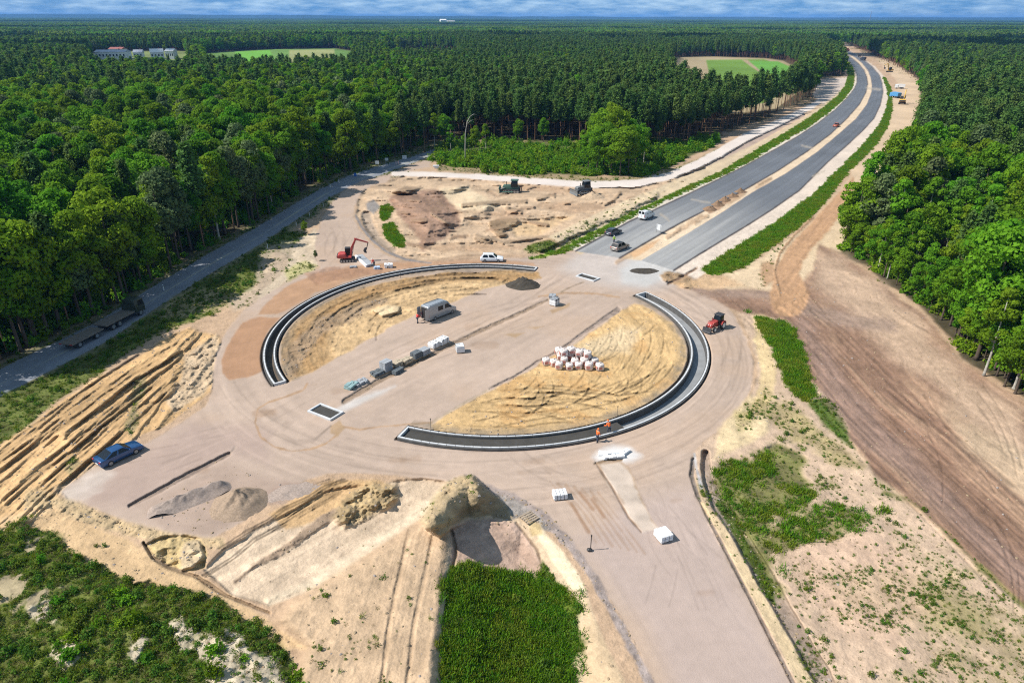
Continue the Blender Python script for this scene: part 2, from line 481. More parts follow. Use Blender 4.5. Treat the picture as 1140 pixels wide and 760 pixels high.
# ---- sand spoil with bulldozed ridges (left), groove shade partly in the colour
SPOIL = [(-170, 690), (-170, 590), (0, 497), (20, 484), (60, 454), (105, 424), (150, 398), (185, 376), (212, 364), (222, 368), (240, 372), (250, 385), (243, 405), (236, 436), (190, 470), (150, 490), (108, 516), (72, 545), (40, 575), (0, 600)]
r = area(SPOIL, 2, 4, 0.3).paint(SAND, 0.14, 0.3).bare()
s_, t_ = along(r.sl, (10, 560), (212, 368))
wob = 1.3 * fbm(s_ * 0.09, t_ * 0.14, 3, 21)
rd = 1 - np.abs(fbm(s_ * 0.03, (t_ + wob) * 0.72, 3, 23)) * 2.4
rd2 = fbm(s_ * 0.05, (t_ + wob * 0.6) * 1.9, 3, 24)
fine = fbm(X[r.sl] * 1.7, Y[r.sl] * 1.7, 4, 25)
r.lift(0.19 * rd + 0.13 * rd2 + 0.04 * fine)
r.mul(1 + 0.08 * np.clip(rd, -1, 1) + 0.10 * rd2 + 0.12 * fine)
CLOD[r.sl] = np.maximum(CLOD[r.sl], r.m * 2.0)
GA = [(-40, 525), (20, 482), (60, 455), (100, 428), (135, 404), (170, 384), (208, 366)]
GB = [(20, 600), (62, 556), (95, 528), (125, 500), (150, 478), (176, 452), (196, 430)]
for k in range(30):
    t = (k + rng.uniform(0, 1)) / 30 * 0.98 + 0.01
    i0 = rng.uniform(0, 0.35); i1 = min(1, i0 + rng.uniform(0.45, 0.95))
    w = rng.choice([0.9, 1.4, 2.2, 3.0, 3.8], p=[.36, .34, .2, .08, .02])
    ln = lerp_line(GA, GB, t, i0, i1, 0.012)
    rut(ln, [w * f for f in (.3, .8, 1, 1, .8, .3)], rng.uniform(0.66, 0.86), -0.07 - 0.06 * w, 0.9, 0.5, k, 1.5)  # dug grooves, with the shade in them also put into the colour
    band([(x - 2.2 - w, y - 1.2) for x, y in ln], w * 0.6, 1.5, 1.5, 0.6, k).lift(0.07 * w).mul(1.06)
for q in ([(148, 428), (160, 418), (165, 432), (156, 450), (146, 462)], [(70, 520), (82, 505), (88, 515), (78, 530)], [(138, 470), (150, 455), (156, 470), (146, 486)]):
    area(q, 3, 4, 0.6).paint((0.19, 0.165, 0.095), 0.3, 0.9, 0.75).grow(WEED, 0.8)
# top bench of the spoil with its broken edge
r = area([(60, 480), (105, 440), (150, 404), (185, 380), (212, 365), (219, 371), (213, 384), (200, 398), (206, 405), (196, 420), (192, 436), (176, 444), (150, 448), (118, 470), (80, 500)], 5, 3.5, 0.5).lift(0.35)
# tumbled ground right of the bench
r = area([(206, 395), (240, 374), (248, 392), (240, 420), (225, 440), (195, 458), (185, 445), (200, 425)], 3, 3, 0.4).paint((0.42, 0.32, 0.22), 0.2, 0.6)
r.lift(0.45 * fbm(X[r.sl] * 0.8, Y[r.sl] * 0.8, 4, 41)).mul(1 + 0.25 * fbm(X[r.sl] * 1.2, Y[r.sl] * 1.2, 4, 42)).grow(CLOD, 2.5)

# ---- bright strip and slope under the forks of the upper arm
area([(330, 268), (350, 255), (360, 262), (366, 285), (350, 300), (322, 310), (300, 330), (285, 345), (290, 325), (318, 300)], 2.5, 3, 0.3).paint((0.44, 0.36, 0.27), 0.15, 0.4).grow(WEED, 0.06)
r = area([(318, 300), (340, 290), (352, 296), (346, 312), (322, 322)], 3, 3, 0.5).paint((0.30, 0.30, 0.10), 0.25, 0.7, 0.6).grow(WEED, 0.8)

# ---- gravel roundabout, arms and the passage through the island
PAVED = [(68, 547), (76, 538), (108, 520), (135, 506), (165, 492), (200, 472), (228, 452), (236, 436), (237, 418), (240, 395), (252, 368), (272, 345), (300, 325), (335, 306), (356, 298), (350, 285), (352, 262), (360, 240), (372, 222), (388, 208), (405, 200), (430, 195), (455, 184), (472, 178), (480, 178), (478, 186), (440, 194), (430, 203), (414, 207), (402, 216), (395, 230), (394, 242), (399, 254), (410, 268), (425, 281), (445, 291), (470, 295), (520, 291), (560, 288), (600, 285), (625, 282), (640, 279), (700, 262), (735, 285), (757, 300), (775, 312), (800, 330), (818, 352), (831, 377), (839, 403), (837, 430), (824, 456), (802, 477), (782, 492), (770, 510), (768, 530), (774, 552), (790, 585), (820, 642), (852, 705), (884, 770), (940, 885), (770, 885), (735, 780), (712, 725), (688, 682), (665, 645), (640, 610), (615, 585), (590, 566), (560, 552), (520, 541), (480, 534), (440, 529), (400, 526), (365, 527), (340, 534), (322, 548), (300, 552), (270, 580), (235, 600), (190, 596), (140, 580), (100, 564), (76, 556)]
r = area(PAVED, 1.8, 1.6, 0.5).paint(GRAVEL, 0.07, 0.16).level(0.0).zone(1).bare()
sl = r.sl
rad = np.hypot(X[sl] - R_MID[0], Y[sl] - R_MID[1]); ang = np.arctan2(Y[sl] - R_MID[1], X[sl] - R_MID[0])
ringm = sstep(rad, 47, 43) * sstep(rad, 29, 32)
pol = fbm(ang * 3.0, rad * 1.1, 4, 51) * ringm
sb, tb = along(sl, (680, 560), (800, 745))
botm = sstep(PY[sl], 520, 570) * sstep(PX[sl], 560, 620)
bst = fbm(sb * 0.05, tb * 1.2, 4, 53) * botm
sm, tm = along(sl, (330, 480), (640, 320))
midm = sstep(rad, 30, 27)
mst = fbm(sm * 0.05, tm * 1.0, 4, 54) * midm
su, tu = along(sl, (380, 270), (385, 230))
r.mul(1 + 0.13 * pol + 0.11 * bst + 0.10 * mst + 0.07 * fbm(X[sl] * 1.2, Y[sl] * 1.2, 4, 57) + 0.07 * fbm(X[sl] * 0.05, Y[sl] * 0.05, 3, 58))
H[sl] += r.m * (0.03 * pol + 0.03 * mst + 0.02 * bst)
warm = sstep(fbm(X[sl] * 0.09, Y[sl] * 0.09, 4, 59), 0.05, 0.45) * r.m * 0.35
C[sl] = C[sl] * (1 - warm[..., None]) + np.array((0.40, 0.295, 0.22), np.float32) * warm[..., None]
# purple-grey clean ballast: left arm and bottom arm
area([(75, 545), (120, 518), (165, 494), (215, 468), (300, 480), (300, 515), (255, 506), (150, 560), (100, 560)], 12, 8, 0.1).paint((0.335, 0.258, 0.222), 0.07, 0.4, 0.8)
area([(640, 600), (700, 560), (770, 545), (820, 640), (890, 780), (760, 780), (715, 700)], 16, 8, 0.1).paint((0.385, 0.312, 0.278), 0.05, 0.3, 0.85)
def world_rut(W, w, f, seed):
    band([tuple(float(v) for v in to_px(x, y)) for x, y in W], w, 1.0, 0.8, 0.5, 700 + seed).mul(f)
for k in range(46):
    ra = rng.uniform(32.5, 40.5); a0 = rng.uniform(-math.pi, math.pi); a1 = a0 + rng.uniform(0.2, 1.1); dr = rng.normal(0, 2.0); f = rng.choice([0.88, 0.92, 1.07])
    for o in (0, 1.9): world_rut([(R_MID[0] + (ra + o + dr * q) * math.cos(a0 + (a1 - a0) * q), R_MID[1] + (ra + o + dr * q) * math.sin(a0 + (a1 - a0) * q)) for q in np.linspace(0, 1, 8)], rng.uniform(0.7, 1.4), f, k)
for k in range(60):
    pa = [(330, 470), (430, 410), (740, 560), (800, 690), (170, 520), (560, 350), (370, 250), (650, 530)][k % 8]; pb = [(620, 318), (640, 330), (700, 500), (740, 540), (300, 480), (640, 300), (360, 300), (560, 510)][k % 8]
    a, b = ground_xy(*pa), ground_xy(*pb); a = a + rng.normal(0, 2.2, 2); b = b + rng.normal(0, 2.2, 2); cv = rng.normal(0, 1.4); f = rng.choice([0.88, 0.91, 1.06]); d_ = (b - a) / np.hypot(*(b - a)); nn = np.array([-d_[1], d_[0]])
    i0 = rng.uniform(0, .5); i1 = i0 + rng.uniform(.25, .6)
    for o in (0, 1.9): world_rut([tuple(a + (b - a) * q + nn * (o + cv * 4 * q * (1 - q))) for q in np.linspace(i0, min(1, i1), 7)], rng.uniform(0.6, 1.3), f, 80 + k)
for k in range(16):
    q = [(300, 470), (450, 505), (600, 515), (720, 540), (790, 650), (520, 370), (400, 440), (200, 510)][k % 8]; x0, y0 = q[0] + rng.normal(0, 30), q[1] + rng.normal(0, 12); sz = rng.uniform(4, 11)
    band([(x0 - sz, y0), (x0 + sz, y0 - sz * .2)], sz * .35, 3, 4, 0.5, 800 + k).mul((0.90, 0.87, 0.84))
# reddish compacted lanes on the ring
r = area([(248, 415), (247, 400), (256, 378), (270, 358), (290, 352), (310, 354), (296, 372), (290, 395), (292, 412), (275, 420), (255, 422)], 1.5, 2.0, 0.4).paint(REDDISH, 0.10, 0.5)
r = area([(288, 350), (296, 338), (320, 318), (350, 306), (390, 296), (440, 292), (500, 290), (560, 289), (594, 293), (596, 296), (555, 293), (500, 295), (450, 299), (400, 309), (352, 326), (318, 346), (308, 350)], 1.5, 2.0, 0.4).paint((0.35, 0.225, 0.15), 0.12, 0.5)
r = area([(340, 305), (370, 297), (400, 298), (430, 297), (425, 304), (395, 308), (352, 318)], 2, 3, 0.5).paint((0.27, 0.165, 0.115), 0.2, 0.8, 0.7)
r.lift(0.18 * fbm(X[r.sl] * 0.7, Y[r.sl] * 0.7, 3, 71))
# pale dust where the highway meets the ring
area([(620, 300), (645, 278), (690, 258), (745, 285), (770, 310), (720, 322), (660, 318)], 9, 6, 0.15).paint((0.42, 0.375, 0.345), 0.08, 0.3, 0.85)
area([(690, 300), (715, 285), (752, 295), (760, 306), (720, 318), (695, 314)], 5, 4, 0.3).paint((0.44, 0.44, 0.43), 0.08, 0.4, 0.7)
# ragged shoulder stones along the bottom arm
r = band([(500, 537), (545, 545), (575, 556), (605, 577), (635, 607), (662, 645), (684, 685), (708, 728), (735, 785), (770, 885)], [3, 5, 6, 6, 5, 4, 4, 5, 6, 7], 2, 3, 0.8).paint((0.27, 0.225, 0.205), 0.35, 1.6).grow(CLOD, 5.0)
r = area([(548, 548), (575, 556), (600, 574), (612, 590), (590, 592), (566, 580), (552, 562)], 3, 3, 0.8).paint((0.25, 0.225, 0.205), 0.35, 1.6).grow(CLOD, 6.0)
area([(658, 509), (668, 501), (682, 496), (700, 498), (714, 506), (704, 514), (688, 517), (668, 516)], 5, 4, 0.4).paint((0.58, 0.57, 0.56), 0.12, 0.8, 0.8)
# worn earth strip in the bottom arm
r = area([(664, 515), (690, 512), (702, 522), (712, 548), (724, 575), (733, 588), (716, 592), (702, 578), (690, 555), (672, 532)], 1.4, 2, 0.6).paint((0.36, 0.27, 0.20), 0.22, 0.7)
Region(r.sl, r.sd - 1 + 0 * r.sd, 2, 7, 0.35, 4).paint((0.55, 0.48, 0.42), 0.15, 0.7, 0.65)
band([(663, 515), (680, 540), (700, 576), (714, 592)], 0.9, 0.7, 0.8, 1).paint((0.19, 0.135, 0.10), 0.2, 1).lift(-0.12)
band([(662, 516), (676, 512), (692, 512)], 1.3, 0.9, 0.8, 1).paint((0.20, 0.145, 0.10), 0.2, 1).lift(-0.1)
# wheel tracks crossing the bottom arm
for k in range(7):
    x0 = 612 + 9 * k
    band([(x0, 536 + 2 * k), (x0 + 28, 566 + 3 * k), (x0 + 52, 604 + 2 * k)], 1.2, 1.3, 1.6, 0.5, k).mul((0.87, 0.82, 0.77))
for k, (a, b) in enumerate((((636, 560), (655, 592)), ((660, 555), (672, 575)), ((646, 548), (660, 566)))):
    band([a, b], 2.2, 1.5, 2, 0.6, k).mul((0.80, 0.72, 0.66))

# ---- islands of sand inside the half rings
ISL_L = [(321, 424), (313, 400), (314, 378), (329, 358), (361, 337), (400, 322), (450, 309), (500, 304), (560, 301), (600, 302), (602, 309), (572, 314), (540, 321), (505, 336), (470, 348), (450, 356), (400, 384), (350, 412), (330, 420)]
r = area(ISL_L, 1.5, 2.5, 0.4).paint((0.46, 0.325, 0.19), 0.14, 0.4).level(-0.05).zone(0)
sl = r.sl
rl = np.hypot(X[sl] - RC_L[0], Y[sl] - RC_L[1]); al = np.arctan2(Y[sl] - RC_L[1], X[sl] - RC_L[0])
trk = fbm(al * 5.0, rl * 0.9, 4, 61); wv = fbm(X[sl] * 0.6, Y[sl] * 0.6, 4, 62)
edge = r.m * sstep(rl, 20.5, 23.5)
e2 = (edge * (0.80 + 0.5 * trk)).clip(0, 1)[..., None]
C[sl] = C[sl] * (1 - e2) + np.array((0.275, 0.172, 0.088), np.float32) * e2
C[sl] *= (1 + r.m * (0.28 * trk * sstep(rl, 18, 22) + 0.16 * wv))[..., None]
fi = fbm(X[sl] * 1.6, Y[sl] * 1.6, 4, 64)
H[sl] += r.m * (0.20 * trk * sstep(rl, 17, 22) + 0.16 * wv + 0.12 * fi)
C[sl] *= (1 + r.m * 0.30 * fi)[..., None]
for k in range(46):
    ra = rng.uniform(20.5, 28.5) if k < 34 else rng.uniform(14, 21); a0 = rng.uniform(1.3, 3.0); a1 = a0 + rng.uniform(0.12, 0.5)
    rut([tuple(float(v) for v in to_px(RC_L[0] + ra * math.cos(q), RC_L[1] + ra * math.sin(q))) for q in np.linspace(a0, a1, 6)], rng.uniform(0.5, 1.0), rng.uniform(0.5, 0.8), -0.10, 1.0, 1.0, k + 200, 0.7)
r2 = band([(322, 412), (335, 385), (355, 366), (395, 346), (430, 334)], [8, 9, 8, 6, 3], 4, 5, 0.35).paint((0.24, 0.175, 0.12), 0.3, 0.8, 0.8)
r2.lift(0.25 * fbm(X[r2.sl] * 0.9, Y[r2.sl] * 0.9, 4, 66)); r2.grow(CLOD, 4)
area([(415, 346), (430, 340), (446, 341), (444, 348), (425, 352)], 1.6, 1.5, 0.8).paint((0.55, 0.43, 0.28), 0.1, 1).lift(0.5)

ISL_R = [(483, 479), (480, 473), (500, 460), (520, 448), (545, 436), (575, 420), (600, 405), (625, 392), (650, 376), (672, 360), (690, 347), (706, 338), (725, 344), (748, 360), (763, 382), (765, 400), (752, 424), (728, 444), (690, 464), (640, 477), (580, 484), (530, 485)]
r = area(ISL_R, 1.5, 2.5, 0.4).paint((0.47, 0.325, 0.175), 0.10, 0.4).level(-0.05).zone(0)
sl = r.sl
rr = np.hypot(X[sl] - RC_R[0], Y[sl] - RC_R[1]); ar = np.arctan2(Y[sl] - RC_R[1], X[sl] - RC_R[0])
wr = 1.2 * fbm(X[sl] * 0.12, Y[sl] * 0.12, 3, 80)
tr1 = fbm(ar * 3.0, (rr + wr) * 0.85, 3, 81)
sx_, tx_ = along(sl, (500, 480), (690, 462))
tr2 = fbm((sx_ + wr) * 0.10, (tx_ + wr) * 0.75, 3, 82)
wgt = sstep(PX[sl] - 0.9 * (PY[sl] - 440), 640, 740)
trk = tr1 * wgt + tr2 * (1 - wgt)
sc = 0.6 * fbm(X[sl] * 1.5, Y[sl] * 1.5, 4, 83) + 0.7 * fbm((sx_ * (1 - wgt) + wgt * ar * 24) * 0.7, (tx_ * (1 - wgt) + wgt * rr) * 3.4, 3, 86)
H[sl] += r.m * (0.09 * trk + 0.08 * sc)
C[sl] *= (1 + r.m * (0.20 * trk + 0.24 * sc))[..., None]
for k in range(150):
    if rng.uniform() < 0.55:                              # arcs that follow the ring
        ra = rng.uniform(9, 26.5); a0 = rng.uniform(-0.95, 0.75); a1 = a0 + rng.uniform(0.15, 0.6)
        dr = rng.normal(0, 1.2)
        W = [(RC_R[0] + (ra + dr * f) * math.cos(a0 + (a1 - a0) * f), RC_R[1] + (ra + dr * f) * math.sin(a0 + (a1 - a0) * f)) for f in np.linspace(0, 1, 6)]
    else:
        x0, y0 = ground_xy(rng.uniform(490, 720), rng.uniform(430, 482)); a0 = rng.normal(0.12, 0.28); ln_ = rng.uniform(3, 11); cv = rng.normal(0, 0.05)
        W = [(x0 + ln_ * f * math.cos(a0 + cv * ln_ * f), y0 + ln_ * f * math.sin(a0 + cv * ln_ * f)) for f in np.linspace(0, 1, 6)]
    for off in ((0, 1.9) if rng.uniform() < 0.4 else (0,)):
        ln = []
        for i, (x, y) in enumerate(W):
            j = min(i + 1, 5); i_ = max(i - 1, 0); dx, dy = W[j][0] - W[i_][0], W[j][1] - W[i_][1]; d_ = math.hypot(dx, dy) + 1e-6
            ln.append(tuple(float(v) for v in to_px(x - dy / d_ * off, y + dx / d_ * off)))
        if all(q > 2 for q in poly_sd(np.array([p[0] for p in ln]), np.array([p[1] for p in ln]), ISL_R)):
            w = rng.uniform(0.5, 1.1)
            rut(ln, [w * f for f in (.4, 1, 1, 1, 1, .4)], rng.uniform(0.50, 0.78), -0.07, 1.0, 1.2, k, 0.7)
            band([(x - 1, y - 2.2) for x, y in ln], w * .8, 1.2, 0.8, 1.2, k).mul(1.08).lift(0.03)
orn = sstep(fbm(X[sl] * 0.25, Y[sl] * 0.25, 4, 84), 0.12, 0.4) * r.m * 0.5
C[sl] = C[sl] * (1 - orn[..., None]) + np.array((0.42, 0.25, 0.115), np.float32) * orn[..., None]
area([(645, 385), (690, 362), (715, 366), (700, 392), (665, 396)], 6, 5, 0.3).paint((0.51, 0.41, 0.28), 0.08, 0.5, 0.7)
CLOD[sl] = np.maximum(CLOD[sl], r.m * 0.8)

# ---- dark seams: edges of the laid ballast
def seam(line, w, col=(0.22, 0.165, 0.125), dig=-0.18, na=1.0, clod=2.0, soft=0.9, seed=0):
    return band(line, w, soft, na, 1.2, seed).paint(col, 0.3, 1.5).lift(dig).grow(CLOD, clod)
seam([(384, 447), (420, 425), (450, 410), (500, 385), (540, 366), (580, 348), (610, 334)], [3.2, 2.8, 2.5, 2.1, 2, 1.6, 1.2], (0.245, 0.185, 0.14))
seam([(610, 334), (632, 321), (650, 314)], [1.0, 0.8, 0.5], (0.26, 0.2, 0.15), -0.05)
seam([(545, 433), (575, 418), (600, 402), (625, 389), (645, 374), (670, 357), (688, 345)], [0.9, 1.2, 1.3, 1.3, 1.4, 2.5, 3], (0.25, 0.20, 0.17))
seam([(478, 472), (510, 452), (545, 433)], [0.7, 0.8, 0.9], (0.35, 0.28, 0.21), -0.05)
seam([(144, 563), (170, 550), (200, 533), (230, 518), (255, 505)], [1.6, 2.4, 2.6, 2.6, 2.0], (0.225, 0.175, 0.145), -0.25)
seam([(255, 505), (262, 498)], 1.2, (0.3, 0.24, 0.2), -0.05)
band([(365, 463), (395, 448), (415, 440), (440, 430)], [3, 4, 3, 1], 3, 2, 0.5).paint((0.50, 0.48, 0.46), 0.1, 0.8, 0.7)
# thin brown trail looping round the left nose of the island
trail = [(342, 427), (338, 434), (320, 441), (300, 447), (287, 455), (284, 470), (290, 486), (305, 497), (325, 502), (345, 500), (362, 494), (374, 485), (377, 474)]
for ln in (trail, [(377, 474), (400, 478), (430, 474), (455, 472), (480, 470)], [(600, 330), (630, 326), (665, 327), (690, 331)]):
    band(ln, 1.0, 0.8, 1.3, 1.0).paint((0.33, 0.225, 0.15), 0.2, 1, 0.9)
for q in ([(368, 474), (378, 468), (384, 476), (376, 486), (368, 482)], [(562, 372), (585, 370), (574, 376)], [(586, 364), (606, 363), (596, 367)], [(612, 345), (635, 337), (634, 341), (615, 349)]):
    area(q, 1.2, 1, 1).paint((0.33, 0.235, 0.155), 0.12, 1, 0.9)
for k in range(5):                                         # tyre arcs on the nose
    a0 = 12 + 5 * k
    band([(330 - a0 * 0.3, 470 - k), (320 - a0 * 0.5, 482), (330, 490 + k * 1.3), (350, 488 + k * 0.8), (368, 474)], 0.9, 1.0, 1.5, 0.7, k).mul(0.91)

# ---- gravel patch with heaps, lower left
area([(150, 562), (200, 540), (250, 515), (290, 530), (330, 540), (310, 552), (280, 572), (235, 596), (190, 592)], 6, 5, 0.25).paint((0.33, 0.255, 0.21), 0.14, 0.5, 0.85).grow(CLOD, 1.5)
area([(295, 550), (318, 536), (350, 538), (345, 552), (320, 562), (300, 562)], 3, 3, 0.4).paint((0.30, 0.225, 0.185), 0.15, 0.9, 0.8)
area([(66, 548), (95, 522), (118, 520), (122, 530), (95, 552), (75, 558)], 7, 10, 0.4).paint(DUST, 0.25, 0.8, 0.5)
# ---- trodden clods along the lower-left edge
r = band([(40, 560), (90, 570), (140, 588), (200, 600), (245, 604)], [14, 10, 8, 6, 4], 4, 5, 0.35).paint((0.42, 0.32, 0.195), 0.2, 0.7, 0.8).grow(CLOD, 5)
r.lift(0.35 * fbm(X[r.sl] * 0.9, Y[r.sl] * 0.9, 4, 91))
area([(0, 575), (60, 565), (140, 600), (215, 640), (300, 690), (340, 720), (300, 720), (210, 680), (130, 650), (70, 625), (0, 605)], 4, 5, 0.3).paint((0.47, 0.335, 0.205), 0.12, 0.5).grow(CLOD, 1.6).grow(WEED, 0.05)

# ---- cut ramp (pale sand) rising to the dark mound
RAMP = [(226, 634), (250, 612), (285, 590), (330, 565), (360, 548), (400, 540), (440, 535), (470, 532), (500, 536), (505, 545), (470, 575), (430, 602), (380, 635), (340, 660), (300, 672), (260, 662)]
r = area(RAMP, 2, 2, 0.4).paint((0.49, 0.385, 0.285), 0.12, 0.35)
s_, t_ = along(r.sl, (270, 655), (470, 545))
n1 = fbm(s_ * 0.05, t_ * 0.9, 4, 95)
r.mul(1 + 0.26 * n1 + 0.12 * fbm(X[r.sl] * 1.3, Y[r.sl] * 1.3, 4, 96)); r.lift(-0.35 + 0.12 * n1)
area([(300, 572), (335, 548), (370, 535), (420, 532), (440, 540), (400, 556), (350, 580), (318, 590)], 3, 3, 0.4).paint(SAND, 0.16, 0.6, 0.9)
for ln in ([(244, 610), (275, 590), (298, 578), (315, 565), (342, 553), (362, 540), (384, 533)], [(226, 640), (258, 620), (283, 599), (300, 590), (316, 582)], [(318, 574), (340, 560), (362, 548), (372, 536)], [(330, 575), (352, 561), (375, 546), (392, 536)], [(300, 590), (322, 575), (352, 556), (376, 540)], [(345, 566), (365, 555), (386, 540)], [(340, 548), (355, 537), (368, 533)]):
    wdt = 1.0 if ln[0][0] < 250 else 0.7
    for o in (0, 3.2): rut([(x + o, y + o * .5) for x, y in ln], wdt, 0.45 if wdt == 1 else 0.62, -0.07, 0.9, 1.0, int(ln[0][0]), 0.7)
    band([(x + 1.5, y - 1.5) for x, y in ln], 0.8, 1.2, 0.8, 1.0).mul(1.10).lift(0.06)
r = band([(262, 648), (282, 630), (310, 614), (335, 598), (360, 578), (378, 566)], [1, 2, 3, 4, 6, 4], 2, 3.5, 0.7).paint((0.27, 0.20, 0.145), 0.25, 0.9)
r.lift(0.22 * (0.6 + fbm(X[r.sl], Y[r.sl], 4, 98))).grow(CLOD, 3)
r = area([(372, 575), (380, 556), (395, 545), (415, 538), (440, 540), (445, 552), (430, 565), (405, 578), (385, 585)], 5, 4, 0.6).paint((0.34, 0.255, 0.15), 0.35, 0.9).lift(0.7).grow(CLOD, 4)
r.lift(0.9 * fbm(X[r.sl] * 0.8, Y[r.sl] * 0.8, 4, 97, 0.65))
band([(300, 668), (350, 648), (400, 616), (450, 582), (490, 552)], [4, 5, 5, 5, 5], 3.5, 2.0, 0.5).paint((0.55, 0.45, 0.335), 0.14, 0.6).lift(0.2)
# broken hole with blocks at the ramp's foot
r = area([(162, 606), (180, 598), (205, 596), (222, 600), (232, 615), (228, 632), (205, 636), (185, 628), (168, 616)], 1.6, 2.5, 0.7).paint((0.47, 0.36, 0.20), 0.22, 0.8).lift(-0.35)
r.lift(0.6 * fbm(X[r.sl] * 0.8, Y[r.sl] * 0.8, 3, 99)).grow(CLOD, 4)
area([(206, 604), (222, 600), (226, 618), (216, 632), (202, 634), (200, 616)], 2.5, 2, 0.8).paint((0.47, 0.37, 0.25), 0.2, 0.9).lift(0.5).grow(CLOD, 6)
band([(160, 604), (170, 620), (190, 632), (220, 642), (250, 662), (300, 682)], [1.5, 2, 2, 2, 2, 1], 1.2, 1.2, 0.8).paint((0.21, 0.155, 0.105), 0.25, 1).lift(-0.4)

# ---- mound of spoil, lower middle
MOUND = [(335, 665), (380, 636), (430, 604), (470, 577), (498, 560), (505, 575), (500, 610), (494, 650), (490, 700), (484, 770), (478, 885), (300, 885), (330, 760), (345, 720), (310, 690)]
r = area(MOUND, 9, 3, 0.3).paint((0.445, 0.325, 0.22), 0.12, 0.4)
s_, t_ = along(r.sl, (440, 760), (490, 560))
n1 = fbm(s_ * 0.04, t_ * 0.8, 4, 103)
r.mul(1 + 0.10 * n1 + 0.10 * fbm(X[r.sl] * 1.5, Y[r.sl] * 1.5, 3, 104))
r.lift(0.9 + 0.14 * n1).grow(WEED, 0.06).grow(CLOD, 0.8)
for x0 in (438, 466):
    band([(x0 - 14, 770), (x0 - 4, 690), (x0 + 18, 590)], 2.2, 1.6, 0.8, 0.5).lift(-0.14).mul(0.93)
for q in ([(380, 690), (408, 682), (430, 690), (425, 712), (395, 735), (378, 745)], [(340, 655), (360, 648), (384, 660), (350, 668)], [(405, 606), (420, 600), (410, 614)], [(345, 712), (372, 716), (360, 742), (340, 740)], [(430, 735), (450, 740), (440, 765), (420, 765)]):
    area(q, 4, 5, 0.5).grow(WEED, 1.1)
# the dark steep heap on top of it, its shadowed face painted darker
r = area([(468, 580), (484, 550), (498, 536), (512, 530), (526, 530), (534, 541), (538, 556), (530, 566), (512, 572), (500, 582), (480, 590)], 3.5, 2, 0.5).paint((0.42, 0.335, 0.215), 0.2, 0.8).lift(0.6).grow(CLOD, 3).grow(WEED, 0.25)
HEAPTOP = [(474, 588), (482, 562), (494, 544), (504, 534), (516, 529), (527, 530), (535, 537), (548, 548), (562, 560), (572, 576), (566, 584), (545, 585), (522, 582), (502, 590), (490, 598)]
r = area(HEAPTOP, 1.8, 2.0, 0.7)
dr_ = -line_d(PX[r.sl], PY[r.sl], [(482, 570), (494, 553), (508, 540), (522, 535), (531, 540)], 0.0)
g_ = fbm(X[r.sl] * 0.9, Y[r.sl] * 0.9, 4, 107, 0.65)
r.lift(3.0 * sstep(dr_ + 5 * g_, 46, 2) + 0.35 * g_).grow(CLOD, 5)
r.paint((0.36, 0.275, 0.175), 0.3, 1.2, 0.8)
area([(500, 566), (522, 561), (536, 548), (545, 548), (566, 566), (568, 580), (540, 580), (515, 576)], 3, 2.5, 0.6).paint((0.25, 0.19, 0.12), 0.3, 0.9, 0.8)  # shadow on the heap's right face, put into the soil colour

# ---- pit beyond the bottom arm: earth slopes and a green floor
PIT = [(500, 588), (520, 576), (545, 574), (568, 580), (582, 574), (606, 590), (632, 622), (652, 655), (664, 690), (682, 740), (712, 800), (745, 885), (470, 885), (484, 770), (489, 700), (494, 650)]
r = area(PIT, 2, 1.5, 0.5).paint((0.45, 0.35, 0.25), 0.12, 0.5)
d = np.clip(r.sd, 0, 60)
r.lift(-2.0 * sstep(d, 0, 50) * (0.25 + 0.75 * sstep(PX[r.sl], 500, 585)))
r = area([(502, 586), (525, 578), (548, 578), (572, 582), (592, 600), (606, 632), (604, 642), (560, 634), (520, 626), (500, 628)], 3, 2.5, 0.5).paint((0.37, 0.27, 0.215), 0.16, 0.8)
s_, t_ = along(r.sl, (530, 578), (585, 640))
n1 = fbm(s_ * 0.08, t_ * 0.9, 4, 111)
r.mul(1 + 0.16 * n1); r.lift(0.2 * n1)
seam([(575, 582), (598, 612), (606, 640)], 1.2, (0.2, 0.145, 0.105), -0.1)
seam([(503, 590), (508, 615), (502, 640), (494, 690)], [1.5, 2, 1.5, 1], (0.2, 0.145, 0.105), -0.2)
area([(584, 576), (600, 584), (625, 612), (645, 640), (654, 660), (636, 656), (615, 625), (598, 598)], 2, 2, 0.5).paint((0.60, 0.50, 0.36), 0.1, 0.5).grow(CLOD, 0.4)
area([(586, 576), (602, 582), (604, 594), (592, 596)], 2, 1.5, 0.6).paint((0.40, 0.30, 0.16), 0.15, 0.8, 0.8)
area([(650, 655), (665, 690), (685, 740), (715, 800), (690, 800), (664, 790), (650, 760), (646, 705)], 3, 3, 0.5).paint((0.44, 0.335, 0.225), 0.12, 0.6).grow(CLOD, 1)
GREENPIT = [(500, 626), (520, 624), (545, 632), (575, 640), (600, 640), (612, 636), (622, 652), (636, 660), (650, 655), (648, 690), (643, 720), (650, 790), (655, 885), (470, 885), (483, 780), (488, 720), (492, 660)]
area(GREENPIT, 5, 15, 0.5).paint((0.10, 0.135, 0.026), 0.4, 0.4).bare().grow(TURF, 13).grow(WEED, 2.0)
area([(604, 622), (612, 636), (622, 652), (612, 655), (600, 640)], 2, 2, 0.6).paint((0.07, 0.10, 0.025), 0.3, 0.6).grow(WEED, 5)

